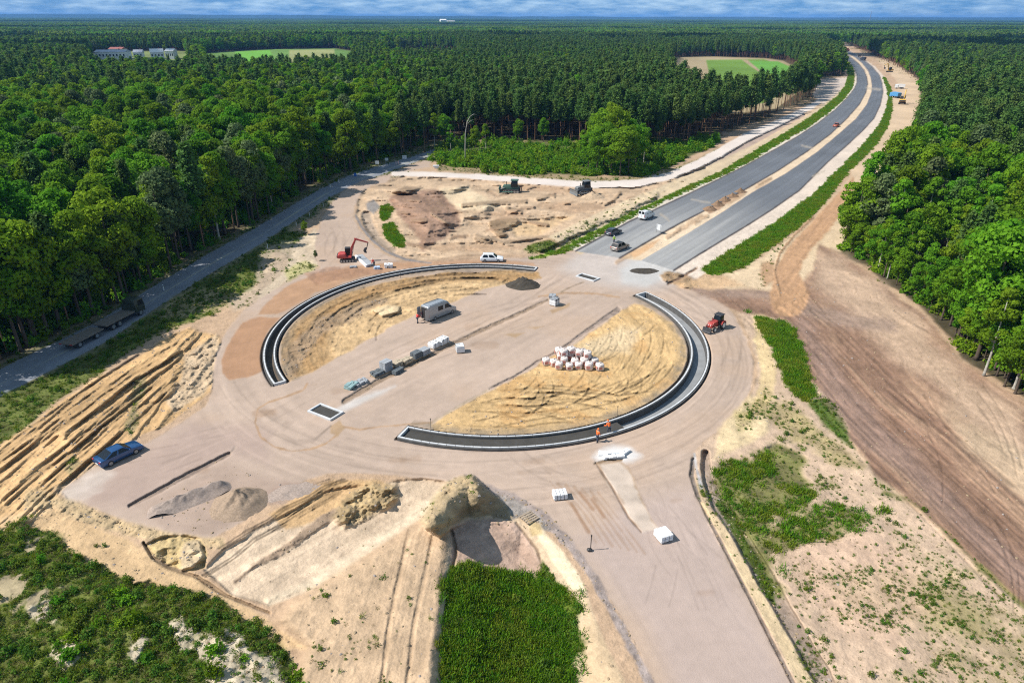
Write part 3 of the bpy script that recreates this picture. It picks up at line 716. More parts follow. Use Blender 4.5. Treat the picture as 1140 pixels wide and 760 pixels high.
# ---- weed bank, lower left
WEEDS = [(-170, 680), (-170, 600), (0, 590), (22, 584), (42, 590), (60, 600), (90, 622), (130, 640), (160, 648), (200, 655), (240, 672), (285, 700), (320, 726), (345, 775), (370, 885), (-170, 885)]
r = area(WEEDS, 5, 15, 0.4).paint((0.10, 0.115, 0.032), 0.4, 0.5).bare()
g1 = fbm(X[r.sl] * 0.45, Y[r.sl] * 0.45, 4, 124); g2 = fbm(X[r.sl] * 0.12, Y[r.sl] * 0.12, 3, 125)
r.grow(WEED, 6.0 * sstep(g1 + 0.6 * g2, -0.75, -0.15) * 1.5)
bare_ = r.m * sstep(g1 + 0.5 * g2, -0.40, -0.60) * 0.8
C[r.sl] = C[r.sl] * (1 - bare_[..., None]) + np.array((0.36, 0.29, 0.20), np.float32) * bare_[..., None]
r.lift(0.7 * sstep(r.sd, 0, 25) + 0.8 * fbm(X[r.sl] * 0.13, Y[r.sl] * 0.13, 3, 121) + 0.3 * fbm(X[r.sl] * 0.5, Y[r.sl] * 0.5, 3, 122))
WEEDBANK = (r.sl, r.m * sstep(g1, 0.0, 0.35))
for q in ([(30, 672), (50, 668), (56, 688), (40, 698)], [(180, 690), (205, 680), (226, 705), (200, 722)], [(215, 722), (240, 703), (275, 715), (310, 735), (330, 775), (250, 775), (225, 745)], [(140, 715), (160, 700), (170, 720), (150, 735)], [(60, 720), (85, 712), (90, 735), (66, 745)]):
    r = area(q, 4, 16, 0.5).paint((0.47, 0.40, 0.30), 0.25, 0.9)
    WEED[r.sl] *= 1 - 0.85 * r.m
    CLOD[r.sl] = np.maximum(CLOD[r.sl], 4 * r.m); H[r.sl] += r.m * 0.4 * (0.4 + fbm(X[r.sl] * 0.7, Y[r.sl] * 0.7, 3, 123))

# ---- east bank: edge of the ring, ditch and the thinly grown hillside
BANK = [(772, 505), (785, 490), (805, 478), (826, 458), (841, 432), (843, 400), (832, 370), (822, 350), (838, 346), (856, 352), (880, 362), (893, 385), (900, 420), (930, 450), (945, 490), (975, 530), (1030, 575), (1080, 625), (1140, 675), (1310, 830), (1310, 885), (945, 885), (890, 770), (855, 700), (820, 640), (792, 585), (776, 552), (769, 530)]
r = area(BANK, 2.5, 3, 0.4).paint((0.435, 0.325, 0.24), 0.12, 0.4)
r.lift(0.25 * fbm(X[r.sl] * 0.3, Y[r.sl] * 0.3, 3, 131))
g = fbm(X[r.sl] * 0.16, Y[r.sl] * 0.16, 4, 133)
dens = sstep(PY[r.sl], 495, 540) * (0.25 + 2.6 * sstep(g, -0.1, 0.5))
r.grow(WEED, dens * 4.2 * (0.3 + 1.4 * sstep(fbm(X[r.sl] * 0.8, Y[r.sl] * 0.8, 3, 134), -0.2, 0.4)))
k = (r.m * sstep(g, -0.05, 0.5) * sstep(PY[r.sl], 495, 540) * 0.7)[..., None]
C[r.sl] = C[r.sl] * (1 - k) + np.array((0.20, 0.18, 0.075), np.float32) * k
area([(880, 590), (940, 575), (1000, 620), (1040, 680), (1000, 720), (930, 700), (890, 650)], 18, 14, 0.15).paint((0.47, 0.335, 0.25), 0.12, 0.5, 0.7)
area([(800, 480), (835, 440), (858, 455), (855, 480), (820, 500), (795, 512)], 4, 4, 0.4).paint((0.53, 0.42, 0.27), 0.12, 0.5).grow(CLOD, 1).lift(0.1)
band([(845, 352), (848, 380), (856, 410), (852, 440), (836, 462)], [7, 8, 8, 8, 6], 3, 4, 0.5).paint((0.52, 0.40, 0.24), 0.14, 0.6).grow(CLOD, 1.5)
# ditch beside the bottom arm: dark kerb trench, sand strip, grey stone slope
band([(772, 512), (770, 530), (777, 552), (793, 585), (823, 642), (855, 705), (888, 770), (945, 885)], [2.0, 2.2, 1.6, 1.5, 1.5, 1.7, 2, 2.4], 1, 0.8, 1).paint((0.16, 0.135, 0.12), 0.3, 1.2).lift(-0.25).grow(CLOD, 4)
band([(782, 560), (804, 590), (834, 645), (868, 705), (900, 762), (955, 880)], [2, 5, 6, 7.5, 9, 12], 1.2, 1.0, 0.5).paint((0.50, 0.39, 0.255), 0.08, 0.6)
r = band([(785, 505), (788, 530), (800, 560), (822, 592), (850, 640), (882, 696), (915, 752), (975, 880)], [4, 6, 8, 8, 9, 9, 10, 12], 1.6, 2.0, 0.5).paint((0.27, 0.215, 0.175), 0.2, 0.9).lift(-0.7).grow(CLOD, 3)
band([(773, 505), (775, 520), (781, 542)], [1, 1.8, 1.2], 1.2, 1.5, 0.6).paint((0.33, 0.33, 0.335), 0.25, 0.8, 0.8)
r = area([(800, 515), (815, 506), (845, 508), (866, 490), (884, 500), (896, 520), (908, 545), (905, 568), (885, 575), (862, 582), (868, 605), (858, 632), (868, 660), (856, 655), (838, 622), (820, 592), (803, 560), (795, 535)], 7, 15, 0.35).paint((0.105, 0.115, 0.032), 0.45, 0.6, 0.85).lift(-0.3)
g_ = sstep(fbm(X[r.sl] * 0.3, Y[r.sl] * 0.3, 3, 137), -0.2, 0.3)
r.grow(WEED, 9.0 * (0.35 + 0.65 * g_)).grow(TURF, 4.0 * g_)
r = area([(860, 585), (880, 572), (915, 565), (955, 570), (985, 572), (960, 585), (915, 598), (885, 608), (868, 632)], 7, 14, 0.4).paint((0.125, 0.13, 0.04), 0.4, 0.6, 0.75).grow(WEED, 6).grow(TURF, 3.0)
band([(800, 560), (820, 592), (838, 622), (852, 648), (862, 672)], [3, 5, 6, 5, 3], 2, 2.5, 0.5).paint((0.075, 0.10, 0.025), 0.3, 0.6).grow(WEED, 8)
r = area([(790, 560), (820, 560), (895, 560), (870, 600), (840, 620)], 6, 10, 0.3)
area([(858, 360), (876, 360), (886, 368), (894, 392), (903, 420), (905, 440), (893, 444), (880, 436), (868, 410), (860, 385), (848, 372), (840, 350), (830, 345)], 3, 4, 0.5).paint((0.075, 0.125, 0.022), 0.35, 0.5).bare().grow(TURF, 12)
area([(898, 446), (915, 442), (930, 446), (938, 466), (945, 484), (952, 500), (935, 490), (915, 475)], 3, 5, 0.4).paint((0.07, 0.10, 0.025), 0.35, 0.5).bare().grow(WEED, 5)
area([(850, 440), (880, 446), (905, 470), (930, 490), (960, 520), (930, 515), (890, 490), (850, 465), (825, 475), (820, 460)], 6, 10, 0.4).paint((0.24, 0.205, 0.085), 0.4, 0.6, 0.6).grow(WEED, 3)
band([(985, 548), (1010, 555), (1030, 566), (1060, 592), (1090, 620), (1110, 640), (1150, 675), (1200, 715)], [2, 4, 3, 6, 8, 8, 8, 8], 3, 5, 0.5).paint((0.12, 0.13, 0.035), 0.4, 0.6, 0.85).grow(WEED, 7)
area([(1075, 660), (1110, 650), (1120, 690), (1090, 720), (1120, 760), (1150, 790), (1100, 790), (1060, 730)], 8, 14, 0.35).grow(WEED, 5.0)
area([(885, 690), (910, 700), (930, 740), (960, 775), (900, 775), (890, 730)], 6, 10, 0.4).grow(WEED, 6.0)

# ---- broad earth track on the right
TRACK = [(760, 318), (800, 322), (850, 322), (880, 325), (900, 310), (907, 290), (905, 270), (912, 270), (940, 285), (965, 303), (1000, 330), (1038, 360), (1066, 398), (1104, 425), (1140, 448), (1310, 560), (1310, 810), (1140, 672), (1082, 622), (1032, 572), (975, 527), (948, 488), (935, 452), (902, 422), (894, 385), (880, 360), (850, 350), (822, 348), (790, 330)]
r = area(TRACK, 3, 4, 0.3).paint(EARTH, 0.10, 0.2).zone(6).bare()
sl = r.sl
s_, t_ = along(sl, (890, 360), (1120, 620))
wob = 4.5 * fbm(X[sl] * 0.05, Y[sl] * 0.05, 3, 141)
n1 = fbm(s_ * 0.035, (t_ + wob) * 0.45, 4, 143); n2 = fbm(s_ * 0.05, (t_ + wob) * 1.6, 3, 145)
pale = sstep(n1 + 0.5 * fbm(X[sl] * 0.07, Y[sl] * 0.07, 3, 147), 0.0, 0.5) * r.m
C[sl] = C[sl] * (1 - 0.5 * pale[..., None]) + np.array((0.36, 0.25, 0.175), np.float32) * 0.5 * pale[..., None]
n3 = fbm(X[sl] * 0.25, Y[sl] * 0.25, 4, 148)
r.mul(1 + 0.16 * n1 + 0.09 * n2 + 0.22 * n3 + 0.16 * fbm(X[sl] * 1.1, Y[sl] * 1.1, 4, 149))
r.lift(0.14 * n1 + 0.05 * n2 + 0.18 * n3)
CLOD[sl] = np.maximum(CLOD[sl], r.m * 0.5)
r = area([(905, 280), (940, 290), (985, 322), (1020, 350), (1050, 395), (1080, 420), (1140, 455), (1140, 520), (1060, 450), (1000, 400), (950, 350), (905, 320)], 12, 10, 0.15).paint((0.44, 0.33, 0.245), 0.14, 0.3, 0.75)
r = area([(1050, 460), (1140, 500), (1250, 580), (1140, 560), (1080, 500)], 12, 10, 0.2).paint((0.47, 0.37, 0.265), 0.14, 0.4, 0.6)
band([(895, 365), (930, 430), (970, 480), (1040, 545), (1110, 615), (1160, 660)], [10, 16, 16, 14, 12, 10], 8, 8, 0.2).paint((0.235, 0.165, 0.135), 0.15, 0.5, 0.75)
r = band([(780, 322), (850, 328), (895, 342), (945, 358), (990, 362)], [5, 6, 8, 9, 7], 5, 5, 0.3).paint((0.25, 0.185, 0.15), 0.18, 0.5, 0.75)
for k in range(14):                                       # separate wheel ruts swinging down the track
    o = (k - 6) * 5.2 + rng.uniform(-2, 2)
    band([(860 + o * 0.9, 345 - o * 0.3), (905 + o, 385 - o * 0.45), (965 + o * 1.1, 455 - o * 0.6), (1060 + o * 1.2, 545 - o * 0.7), (1160 + o * 1.3, 640 - o * 0.8)], rng.uniform(0.7, 1.3), 1.0, 3.0, 0.25, 200 + k).mul(rng.uniform(0.78, 0.9)).lift(-0.10)
for k in range(34):
    x0, y0 = rng.uniform(880, 1120), rng.uniform(330, 600)
    if poly_sd(np.array([x0]), np.array([y0]), TRACK)[0] < 12: continue
    a_ = 0.78 + rng.normal(0, 0.13); ln_ = rng.uniform(25, 110); cv = rng.normal(0, 0.0022)
    L_ = [(x0 + f * ln_ * math.cos(a_ + cv * f * ln_), y0 + f * ln_ * math.sin(a_ + cv * f * ln_)) for f in np.linspace(0, 1, 6)]
    for o in ((0, 9) if rng.uniform() < 0.5 else (0,)):
        rut([(x + o * .7, y - o * .7) for x, y in L_], rng.uniform(0.5, 1.3), rng.uniform(0.76, 0.92), -0.08, 2.2, 0.6, 300 + k, 1.1)
# sandy apron and reddish service road beside the highway
area([(790, 318), (785, 305), (820, 302), (865, 276), (905, 245), (930, 215), (950, 195), (975, 225), (945, 252), (935, 280), (912, 272), (905, 300), (880, 325), (840, 322)], 2.5, 3, 0.3).paint((0.50, 0.39, 0.27), 0.12, 0.3).bare()
r = band([(878, 330), (876, 305), (884, 285), (900, 266), (920, 244), (936, 224), (958, 200), (985, 170), (1003, 140)], [22, 14, 11, 11, 10, 9, 8, 6, 4], 2.5, 2.5, 0.3).paint((0.375, 0.235, 0.145), 0.10, 0.4)
s_, t_ = along(r.sl, (880, 300), (936, 224))
n1 = fbm(s_ * 0.05, t_ * 1.2, 4, 151); r.mul(1 + 0.16 * n1); r.lift(0.08 * n1)
seam([(868, 328), (862, 302), (868, 282), (884, 262), (905, 242)], 1.2, (0.29, 0.19, 0.12), 0.15, 1.5, 1)
area([(848, 292), (862, 290), (864, 312), (852, 318), (846, 305)], 3, 3, 0.5).paint((0.33, 0.205, 0.125), 0.14, 0.6, 0.85)
band([(846, 320), (850, 300), (862, 280), (880, 258)], 4, 3, 5, 0.5).grow(WEED, 0.5)
area([(940, 160), (985, 118), (1000, 92), (975, 66), (985, 62), (1024, 90), (1024, 128), (1012, 176), (985, 220), (960, 235)], 1.6, 1.5, 0.1).paint((0.47, 0.36, 0.255), 0.16, 0.08)

# ---- sandy excavation north of the ring
DIG = [(398, 240), (398, 222), (408, 210), (432, 204), (450, 195), (520, 200), (560, 203), (650, 209), (720, 205), (760, 192), (800, 182), (760, 205), (730, 222), (690, 240), (650, 262), (620, 280), (580, 283), (520, 284), (470, 290), (440, 284), (415, 266)]
r = area(DIG, 2, 2.5, 0.2).paint((0.425, 0.315, 0.22), 0.14, 0.12).bare()
n1 = fbm(X[r.sl] * 0.12, Y[r.sl] * 0.25, 4, 161)
n2 = fbm(X[r.sl] * 0.5, Y[r.sl] * 0.9, 4, 163)
r.lift(0.55 * n1 - 0.3 + 0.25 * n2); r.mul(1 + 0.26 * n1 + 0.24 * n2); CLOD[r.sl] = np.maximum(CLOD[r.sl], 0.25 * r.m)
r = area([(432, 218), (455, 212), (490, 212), (502, 222), (512, 238), (510, 252), (490, 268), (470, 278), (462, 262), (450, 245), (438, 232)], 2.5, 5, 0.25).paint((0.25, 0.165, 0.12), 0.3, 0.3)
H[r.sl] += 1.5 * sstep(r.sd, -2, 22)
s_, t_ = along(r.sl, (440, 222), (490, 270))
r.mul(1 + 0.35 * fbm(s_ * 0.05, t_ * 0.6, 3, 165))
area([(436, 214), (450, 208), (470, 209), (455, 216)], 1.5, 1.5, 0.2).paint((0.2, 0.145, 0.10), 0.2, 0.4, 0.8).lift(0.8)
q_ = area([(440, 212), (470, 206), (520, 207), (500, 216), (460, 218)], 4, 3, 0.2); q_.lift(0.7)
q_ = area([(500, 224), (530, 218), (552, 226), (540, 240), (515, 246)], 6, 3, 0.2); q_.lift(1.0)
area([(490, 210), (520, 208), (545, 222), (560, 230), (520, 238), (500, 224)], 2.5, 2, 0.2).paint((0.54, 0.43, 0.30), 0.1, 0.2)
r = area([(544, 246), (556, 242), (575, 243), (578, 248), (560, 258), (566, 262), (556, 264), (546, 256)], 1.3, 1.2, 0.25).paint((0.24, 0.17, 0.11), 0.25, 0.3).lift(0.6)
r = area([(564, 250), (600, 244), (640, 240), (600, 262), (575, 262)], 3, 2, 0.2).paint((0.48, 0.345, 0.215), 0.12, 0.2).lift(-0.6)
for ln, w in (([(515, 228), (545, 226), (585, 224)], 2), ([(530, 262), (560, 270), (620, 262)], 1.5), ([(598, 222), (612, 217), (617, 218)], 1.8), ([(673, 228), (684, 222), (690, 215)], 1.4), ([(565, 232), (580, 236)], 2.2), ([(480, 238), (500, 250)], 1), ([(530, 266), (545, 268)], 2.2)):
    band(ln, w, 1.2, 1.2, 0.3).paint((0.26, 0.19, 0.13), 0.25, 0.4, 0.85).lift(0.45)
band([(620, 262), (650, 250), (690, 232), (740, 210)], 1.0, 1.2, 1.2, 0.3).mul(0.75)
band([(440, 226), (480, 214), (540, 212), (620, 218), (700, 214)], 1.3, 1.2, 1, 0.2).mul(0.85)
band([(600, 275), (630, 262), (665, 247), (700, 231), (730, 218)], [5, 5, 5, 4, 2], 2.5, 3.0, 0.3).paint((0.26, 0.185, 0.115), 0.4, 0.5).grow(CLOD, 2).grow(WEED, 0.25).lift(0.9)
area([(582, 278), (594, 270), (612, 268), (622, 272), (610, 281), (592, 282)], 2, 1.5, 0.3).paint((0.09, 0.11, 0.03), 0.3, 0.3).grow(WEED, 2)
for q in ([(628, 266), (645, 260), (646, 265), (630, 272)], [(650, 254), (664, 249), (666, 254), (652, 260)], [(690, 237), (704, 230), (703, 235), (692, 241)]):
    area(q, 1.5, 1.2, 0.3).paint((0.10, 0.10, 0.035), 0.3, 0.3).grow(WEED, 1.5)
for k in range(26):
    x0, y0 = rng.uniform(440, 720), rng.uniform(206, 272)
    if poly_sd(np.array([x0]), np.array([y0]), DIG)[0] < 5: continue
    L_ = rng.uniform(8, 34); a_ = rng.normal(-0.05, 0.3)
    ln = [(x0, y0), (x0 + L_ * .5, y0 + L_ * .5 * math.sin(a_) + rng.normal(0, 1.2)), (x0 + L_, y0 + L_ * math.sin(a_) * .6)]
    band(ln, rng.uniform(0.6, 2.0), 1.2, 1.5, 0.3, 900 + k).paint((0.23, 0.155, 0.105), 0.25, 0.4, rng.uniform(.45, .9)).lift(rng.uniform(-.4, .5))
for q in ([(560, 204), (640, 209), (700, 208), (640, 214), (580, 211)], [(520, 236), (560, 234), (600, 238), (560, 243)], [(600, 228), (660, 226), (690, 232), (640, 238)], [(470, 275), (520, 270), (580, 276), (520, 283)]):
    area(q, 3, 5, 0.2).paint((0.33, 0.225, 0.15), 0.25, 0.3, 0.7)
# west slope of the dig with pipes' grey sheets and two tufts of green
band([(396, 240), (402, 252), (414, 267), (430, 280), (452, 289), (480, 293)], [1.3, 1.4, 1.4, 1.3, 1.2, 0.8], 0.7, 0.6, 0.5).paint((0.20, 0.18, 0.17), 0.2, 0.5)
band([(408, 240), (412, 252), (422, 266), (438, 278)], [5, 5, 4, 3], 2, 1.5, 0.3).paint((0.31, 0.245, 0.19), 0.18, 0.4).lift(-0.5)
area([(408, 226), (416, 222), (424, 230), (416, 238), (408, 234)], 1.4, 1, 0.3).paint((0.22, 0.20, 0.185), 0.1, 0.4)
for q in ([(424, 230), (432, 227), (438, 232), (434, 240), (426, 246), (423, 238)], [(426, 250), (436, 247), (442, 256), (450, 268), (448, 275), (438, 274), (428, 262)]):
    area(q, 1.2, 1.5, 0.3).paint((0.06, 0.11, 0.02), 0.3, 0.4).grow(TURF, 7)

# ---- white haul road behind the dig
HAUL = [(438, 193.5), (480, 194), (520, 196), (560, 199), (610, 203), (660, 206), (710, 204), (745, 196), (775, 184), (800, 171), (830, 153), (860, 140), (885, 128), (905, 118), (918, 108), (928, 98), (936, 90)]
HW = [2.5, 2.6, 2.8, 3.2, 3.4, 3.8, 4, 4.2, 4.6, 5, 4.6, 4, 3.4, 2.8, 2.2, 1.6, 1.2]
band([(760, 202), (800, 185), (840, 163), (880, 140), (912, 120), (925, 108)], [4, 8, 8, 6, 4, 2], 2, 2, 0.2).paint((0.47, 0.345, 0.235), 0.14, 0.15).bare()
band([(755, 197), (790, 184), (815, 172), (840, 158), (870, 140), (895, 128)], [1.5, 4, 4.5, 4, 3, 2], 1.5, 1.5, 0.2).paint((0.33, 0.255, 0.21), 0.14, 0.2).lift(-0.6)
band(HAUL, HW, 1.0, 1.0, 0.2).paint((0.56, 0.49, 0.44), 0.06, 0.2).level(0.1).zone(5).bare()
area([(905, 106), (912, 88), (945, 86), (944, 98), (930, 108), (916, 116)], 1.3, 1.2, 0.1).paint((0.46, 0.385, 0.33), 0.14, 0.08)

# ---- highway
CL_L = [(641, 279.5), (700, 247), (760, 219), (793, 203), (827, 186), (858, 169), (887, 152.5), (911, 137), (930, 122), (943, 109), (951, 99), (954, 92), (954, 84), (951, 77), (944, 68), (935, 61), (922, 54)]
CL_R = [(690, 287), (740, 258), (760, 247), (800, 226.5), (827, 212.5), (866, 190), (898, 169), (925, 149), (943, 132), (957, 116), (964, 103), (966, 94), (965, 86), (962, 78.5), (955, 70), (946, 63), (930, 54)]
CR_L = [(714, 290), (760, 263), (800, 239), (837, 214.5), (875, 193), (910, 169), (935, 148), (953, 132), (965, 116), (970, 103), (970.5, 94), (969, 86), (966, 78.5), (959, 70), (950, 63), (934, 54)]
CR_R = [(750, 301), (777, 284), (800, 270), (830, 252), (860, 233), (890, 212), (922, 180), (944, 161), (960, 146), (973, 132), (980, 117), (983, 103), (982, 93), (979, 84), (971, 74.5), (961, 66.5), (952, 61), (938, 53)]
def strip(a, b): return list(a) + list(reversed(b))
def shift(l, dx, dy): return [(x + dx * (y - 20) / 150, y + dy * (y - 20) / 150) for x, y in l]
r = area(strip(shift(CL_L, -18, -9), shift(CL_L, 3, 2)), 1.3, 1.5, 0.2).paint((0.44, 0.355, 0.25), 0.12, 0.15)
G1 = [(590, 287), (620, 279), (650, 263), (700, 238), (740, 219), (770, 205), (800, 192), (830, 174), (860, 156), (890, 138), (915, 121), (932, 107), (941, 96), (944, 84), (943, 74), (948, 72)]
G2 = [(600, 288), (632, 280), (660, 266), (705, 241), (745, 222), (772, 209), (805, 195), (838, 177), (868, 159), (898, 142), (922, 125), (939, 110), (948, 98), (950, 86), (949, 76), (946, 70)]
area(strip(G1, G2), 1.0, 1.0, 0.3).paint((0.15, 0.215, 0.042), 0.28, 0.25).bare().grow(TURF, 3)
r = area(strip(shift(CL_L, -4, -2.2), CL_L), 0.6).paint((0.52, 0.46, 0.39), 0.08, 0.2)
r = area(strip(CL_R, CR_L), 0.8, 0.8, 0.3).paint((0.54, 0.43, 0.315), 0.12, 0.2).level(-0.05)
area([(785, 234), (800, 222), (828, 211), (832, 214), (815, 222), (800, 234), (790, 238)], 1.2, 1.5, 0.4).paint((0.30, 0.20, 0.135), 0.25, 0.4)
for k in range(12):
    t_ = rng.uniform(0, 0.75); i_ = int(t_ * 6); mx_, my_ = (CL_R[i_][0] + CR_L[i_][0]) / 2 + rng.normal(0, 6), (CL_R[i_][1] + CR_L[i_][1]) / 2 + rng.normal(0, 2)
    band([(mx_ - 7, my_ + 4), (mx_ + 7, my_ - 4)], rng.uniform(1, 2.6), 1.5, 2, 0.4, 950 + k).paint((0.36, 0.25, 0.165), 0.25, 0.5, 0.7).lift(rng.uniform(-.1, .3))
area([(700, 282), (720, 272), (735, 266), (725, 276), (706, 288)], 1.5, 1.5, 0.4).paint((0.46, 0.29, 0.17), 0.15, 0.4, 0.8)
r = area(strip(CR_R, shift(CR_R, 14, 5)), 1.0, 0.6, 0.2).paint((0.53, 0.45, 0.38), 0.10, 0.15)
GR1 = [(780, 300), (800, 287), (840, 262), (880, 235), (905, 217), (930, 192), (950, 172), (966, 155), (980, 138), (987, 120), (989, 108), (987, 96), (983, 86)]
GR2 = [(792, 306), (812, 303), (834, 293), (868, 268), (902, 242), (925, 216), (945, 190), (964, 172), (978, 156), (988, 138), (992, 122), (992, 108), (990, 97), (984, 86)]
area(strip(GR1, GR2), 1.3, 1.5, 0.3).paint((0.10, 0.175, 0.026), 0.25, 0.3).bare().grow(TURF, 5)
for a, b, z in ((CL_L, CL_R, 2), (CR_L, CR_R, 3)):
    r = area(strip(a, b), 0.7, 0.4, 0.2).paint(ASPHALT, 0.05, 0.1).level(0.12).zone(z).bare()
    s_, t_ = along(r.sl, (700, 270), (900, 160))
    r.mul(1 + 0.14 * fbm(s_ * 0.012, t_ * 0.7, 4, 171) + 0.20 * fbm(X[r.sl] * 0.05, Y[r.sl] * 0.05, 4, 173))
    dust = sstep(r.m * 0 + np.hypot(X[r.sl] - 25, Y[r.sl] - 135), 75, 10) * r.m * 0.85 * (0.75 + 0.5 * fbm(s_ * 0.03, t_ * 0.5, 3, 177))
    dust = np.clip(dust, 0, 0.9)[..., None]
    C[r.sl] = C[r.sl] * (1 - dust) + np.array((0.36, 0.35, 0.335), np.float32) * dust
for ln in (CL_L, CL_R, CR_R):
    band(ln, [0.8 * (y - 20) / 250 + 0.15 for _, y in ln], 0.5, 0.3, 0.4).paint((0.06, 0.05, 0.05), 0.2, 0.3, 0.9)
band(CL_L[:3], [0.9, 0.8, 0.7], 0.5).paint((0.07, 0.065, 0.07), 0.1, 0.3)
for A_, B_ in ((CL_L, CL_R), (CR_L, CR_R)):
    n_ = min(len(A_), len(B_))
    for t_ in (0.33, 0.66):
        ln = [(A_[i][0] * (1 - t_) + B_[i][0] * t_, A_[i][1] * (1 - t_) + B_[i][1] * t_) for i in range(n_)]
        band(ln, [0.7 * (y - 20) / 250 + 0.1 for _, y in ln], 0.6, 0.4, 0.3).mul(0.92)
        band([(x + 2, y + 1) for x, y in ln], [1.6 * (y - 20) / 250 + 0.1 for _, y in ln], 1.2, 0.8, 0.1).mul(1.07)
for q in ([(770, 222), (790, 226)], [(893, 162), (905, 165)], [(800, 290), (822, 283)], [(965, 98), (980, 100)], [(905, 196), (918, 190)], [(735, 238), (745, 246)]):
    band(q, 1.0, 1.2, 1.2, 0.5).paint((0.36, 0.31, 0.25), 0.1, 0.5, 0.7)
# rubble at the right-hand corner of the junction
r = area([(734, 305), (745, 302), (768, 308), (778, 314), (768, 322), (752, 318), (738, 312)], 2, 2, 0.6).paint((0.30, 0.21, 0.135), 0.3, 0.7).grow(CLOD, 4)
r.lift(0.5 * (0.5 + fbm(X[r.sl] * 0.6, Y[r.sl] * 0.6, 3, 181)))
seam([(744, 316), (760, 308), (775, 299)], 1.3, (0.18, 0.12, 0.085), -0.2)
area([(755, 318), (790, 305), (805, 306), (830, 318), (790, 322)], 3, 3, 0.4).paint((0.45, 0.315, 0.20), 0.16, 0.5).grow(CLOD, 1)

# ---- level seats for the kerb rings and darker strips beside them
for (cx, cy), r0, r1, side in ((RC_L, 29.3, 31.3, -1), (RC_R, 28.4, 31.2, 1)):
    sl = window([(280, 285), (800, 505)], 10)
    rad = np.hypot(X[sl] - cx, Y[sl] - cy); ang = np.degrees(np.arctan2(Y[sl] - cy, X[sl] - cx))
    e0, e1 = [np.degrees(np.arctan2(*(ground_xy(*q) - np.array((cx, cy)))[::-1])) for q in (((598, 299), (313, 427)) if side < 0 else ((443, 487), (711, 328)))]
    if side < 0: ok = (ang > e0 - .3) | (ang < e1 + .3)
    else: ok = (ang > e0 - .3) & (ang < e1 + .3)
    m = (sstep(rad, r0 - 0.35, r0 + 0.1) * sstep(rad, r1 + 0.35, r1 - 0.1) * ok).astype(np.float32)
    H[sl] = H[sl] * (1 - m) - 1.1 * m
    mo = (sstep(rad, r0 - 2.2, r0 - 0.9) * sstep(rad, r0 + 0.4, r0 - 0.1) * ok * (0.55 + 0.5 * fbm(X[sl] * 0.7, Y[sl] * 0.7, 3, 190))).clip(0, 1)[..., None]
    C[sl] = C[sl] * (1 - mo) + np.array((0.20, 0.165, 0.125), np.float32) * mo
    for a in (WEED, TURF, CLOD): a[sl] *= 1 - m

# ---- grain of the bare ground: lumps, crumbs, dry and damp spots
near = sstep(Y, 260, 120)
g1 = fbm(X * 2.1, Y * 2.1, 3, 601); g2 = fbm(X * 0.7, Y * 0.7, 4, 603)
wild = np.where(ZONE == 0, 1.0, np.where(ZONE == 6, 0.9, 0.32)) * near
C *= (1 + wild * (0.20 * g1 + 0.13 * g2))[..., None]
H += (wild > 0.5) * near * (0.05 * g1 + 0.05 * g2)

lum_ = C.mean(-1, keepdims=True)
sat_ = np.where(ZONE == 0, 1.12, np.where(ZONE == 6, 1.15, np.where(ZONE == 1, 1.18, 1.0)))[..., None]
C = (lum_ + (C - lum_) * sat_) * np.where(ZONE == 1, 0.93, np.where((ZONE == 2) | (ZONE == 3), 0.90, 0.95))[..., None]
# ---- far ground: keep it level, blend to woodland colour
farm = sstep(OFF, 26, 22)[..., None]
C = C * (1 - farm) + np.array((0.055, 0.075, 0.03), np.float32) * farm
H *= sstep(OFF, 24, 45)
C = np.clip(C, 0.01, 0.9)

D = ray(PX, PY)
T = (H - CAM_H) / D[..., 2]
VERT = np.stack([D[..., 0] * T, D[..., 1] * T, H.astype(np.float64)], -1)
AREA = np.zeros((NR, NC))
_a = VERT[1:, :-1, :2] - VERT[:-1, :-1, :2]; _b = VERT[:-1, 1:, :2] - VERT[:-1, :-1, :2]
AREA[:-1, :-1] = np.abs(_a[..., 0] * _b[..., 1] - _a[..., 1] * _b[..., 0])

def at(px, py):
    """surveyed point: where the sight line through (px, py) meets the terrain"""
    c = int(np.clip(round(px + 170), 0, NC - 1))
    r_ = int(np.clip(np.searchsorted(OFFS, py - horizon_row(px)), 0, NR - 1))
    h = float(H[r_, c])
    p = ground_xy(px, py, h)
    return Vector((float(p[0]), float(p[1]), h))

def height(x, y):
    h = 0.0
    for _ in range(3):
        px, py = to_px(x, y, h)
        c = int(np.clip(round(px + 170), 0, NC - 1)); r_ = int(np.clip(np.searchsorted(OFFS, py - horizon_row(px)), 0, NR - 1))
        h = float(H[r_, c])
    return h

MATS = {0: soil_mat('bare_sand', fine=7.0, fvar=0.40, bump=0.5), 1: soil_mat('crushed_gravel', fine=11.0, fvar=0.26, bump=0.25, bscale=9),
        2: soil_mat('fresh_asphalt', rough=0.72, fine=5, fvar=0.10, bump=0.08, spec=0.3), 4: soil_mat('worn_asphalt', rough=0.75, fine=8, fvar=0.2, bump=0.1, spec=0.3),
        5: soil_mat('white_ballast', fine=9, fvar=0.15, bump=0.2), 6: soil_mat('packed_earth', fine=6, fvar=0.35, bump=0.5)}
MATS[3] = MATS[2]
ZNAME = {0: 'ground', 1: 'gravel_road', 2: 'asphalt_carriageway', 3: 'asphalt_carriageway', 4: 'forest_road', 5: 'haul_road', 6: 'earth_track'}
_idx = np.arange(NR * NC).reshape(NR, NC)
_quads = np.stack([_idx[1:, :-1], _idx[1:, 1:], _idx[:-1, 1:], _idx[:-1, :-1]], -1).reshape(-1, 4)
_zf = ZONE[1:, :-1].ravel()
_V = VERT.reshape(-1, 3); _C = C.reshape(-1, 3)
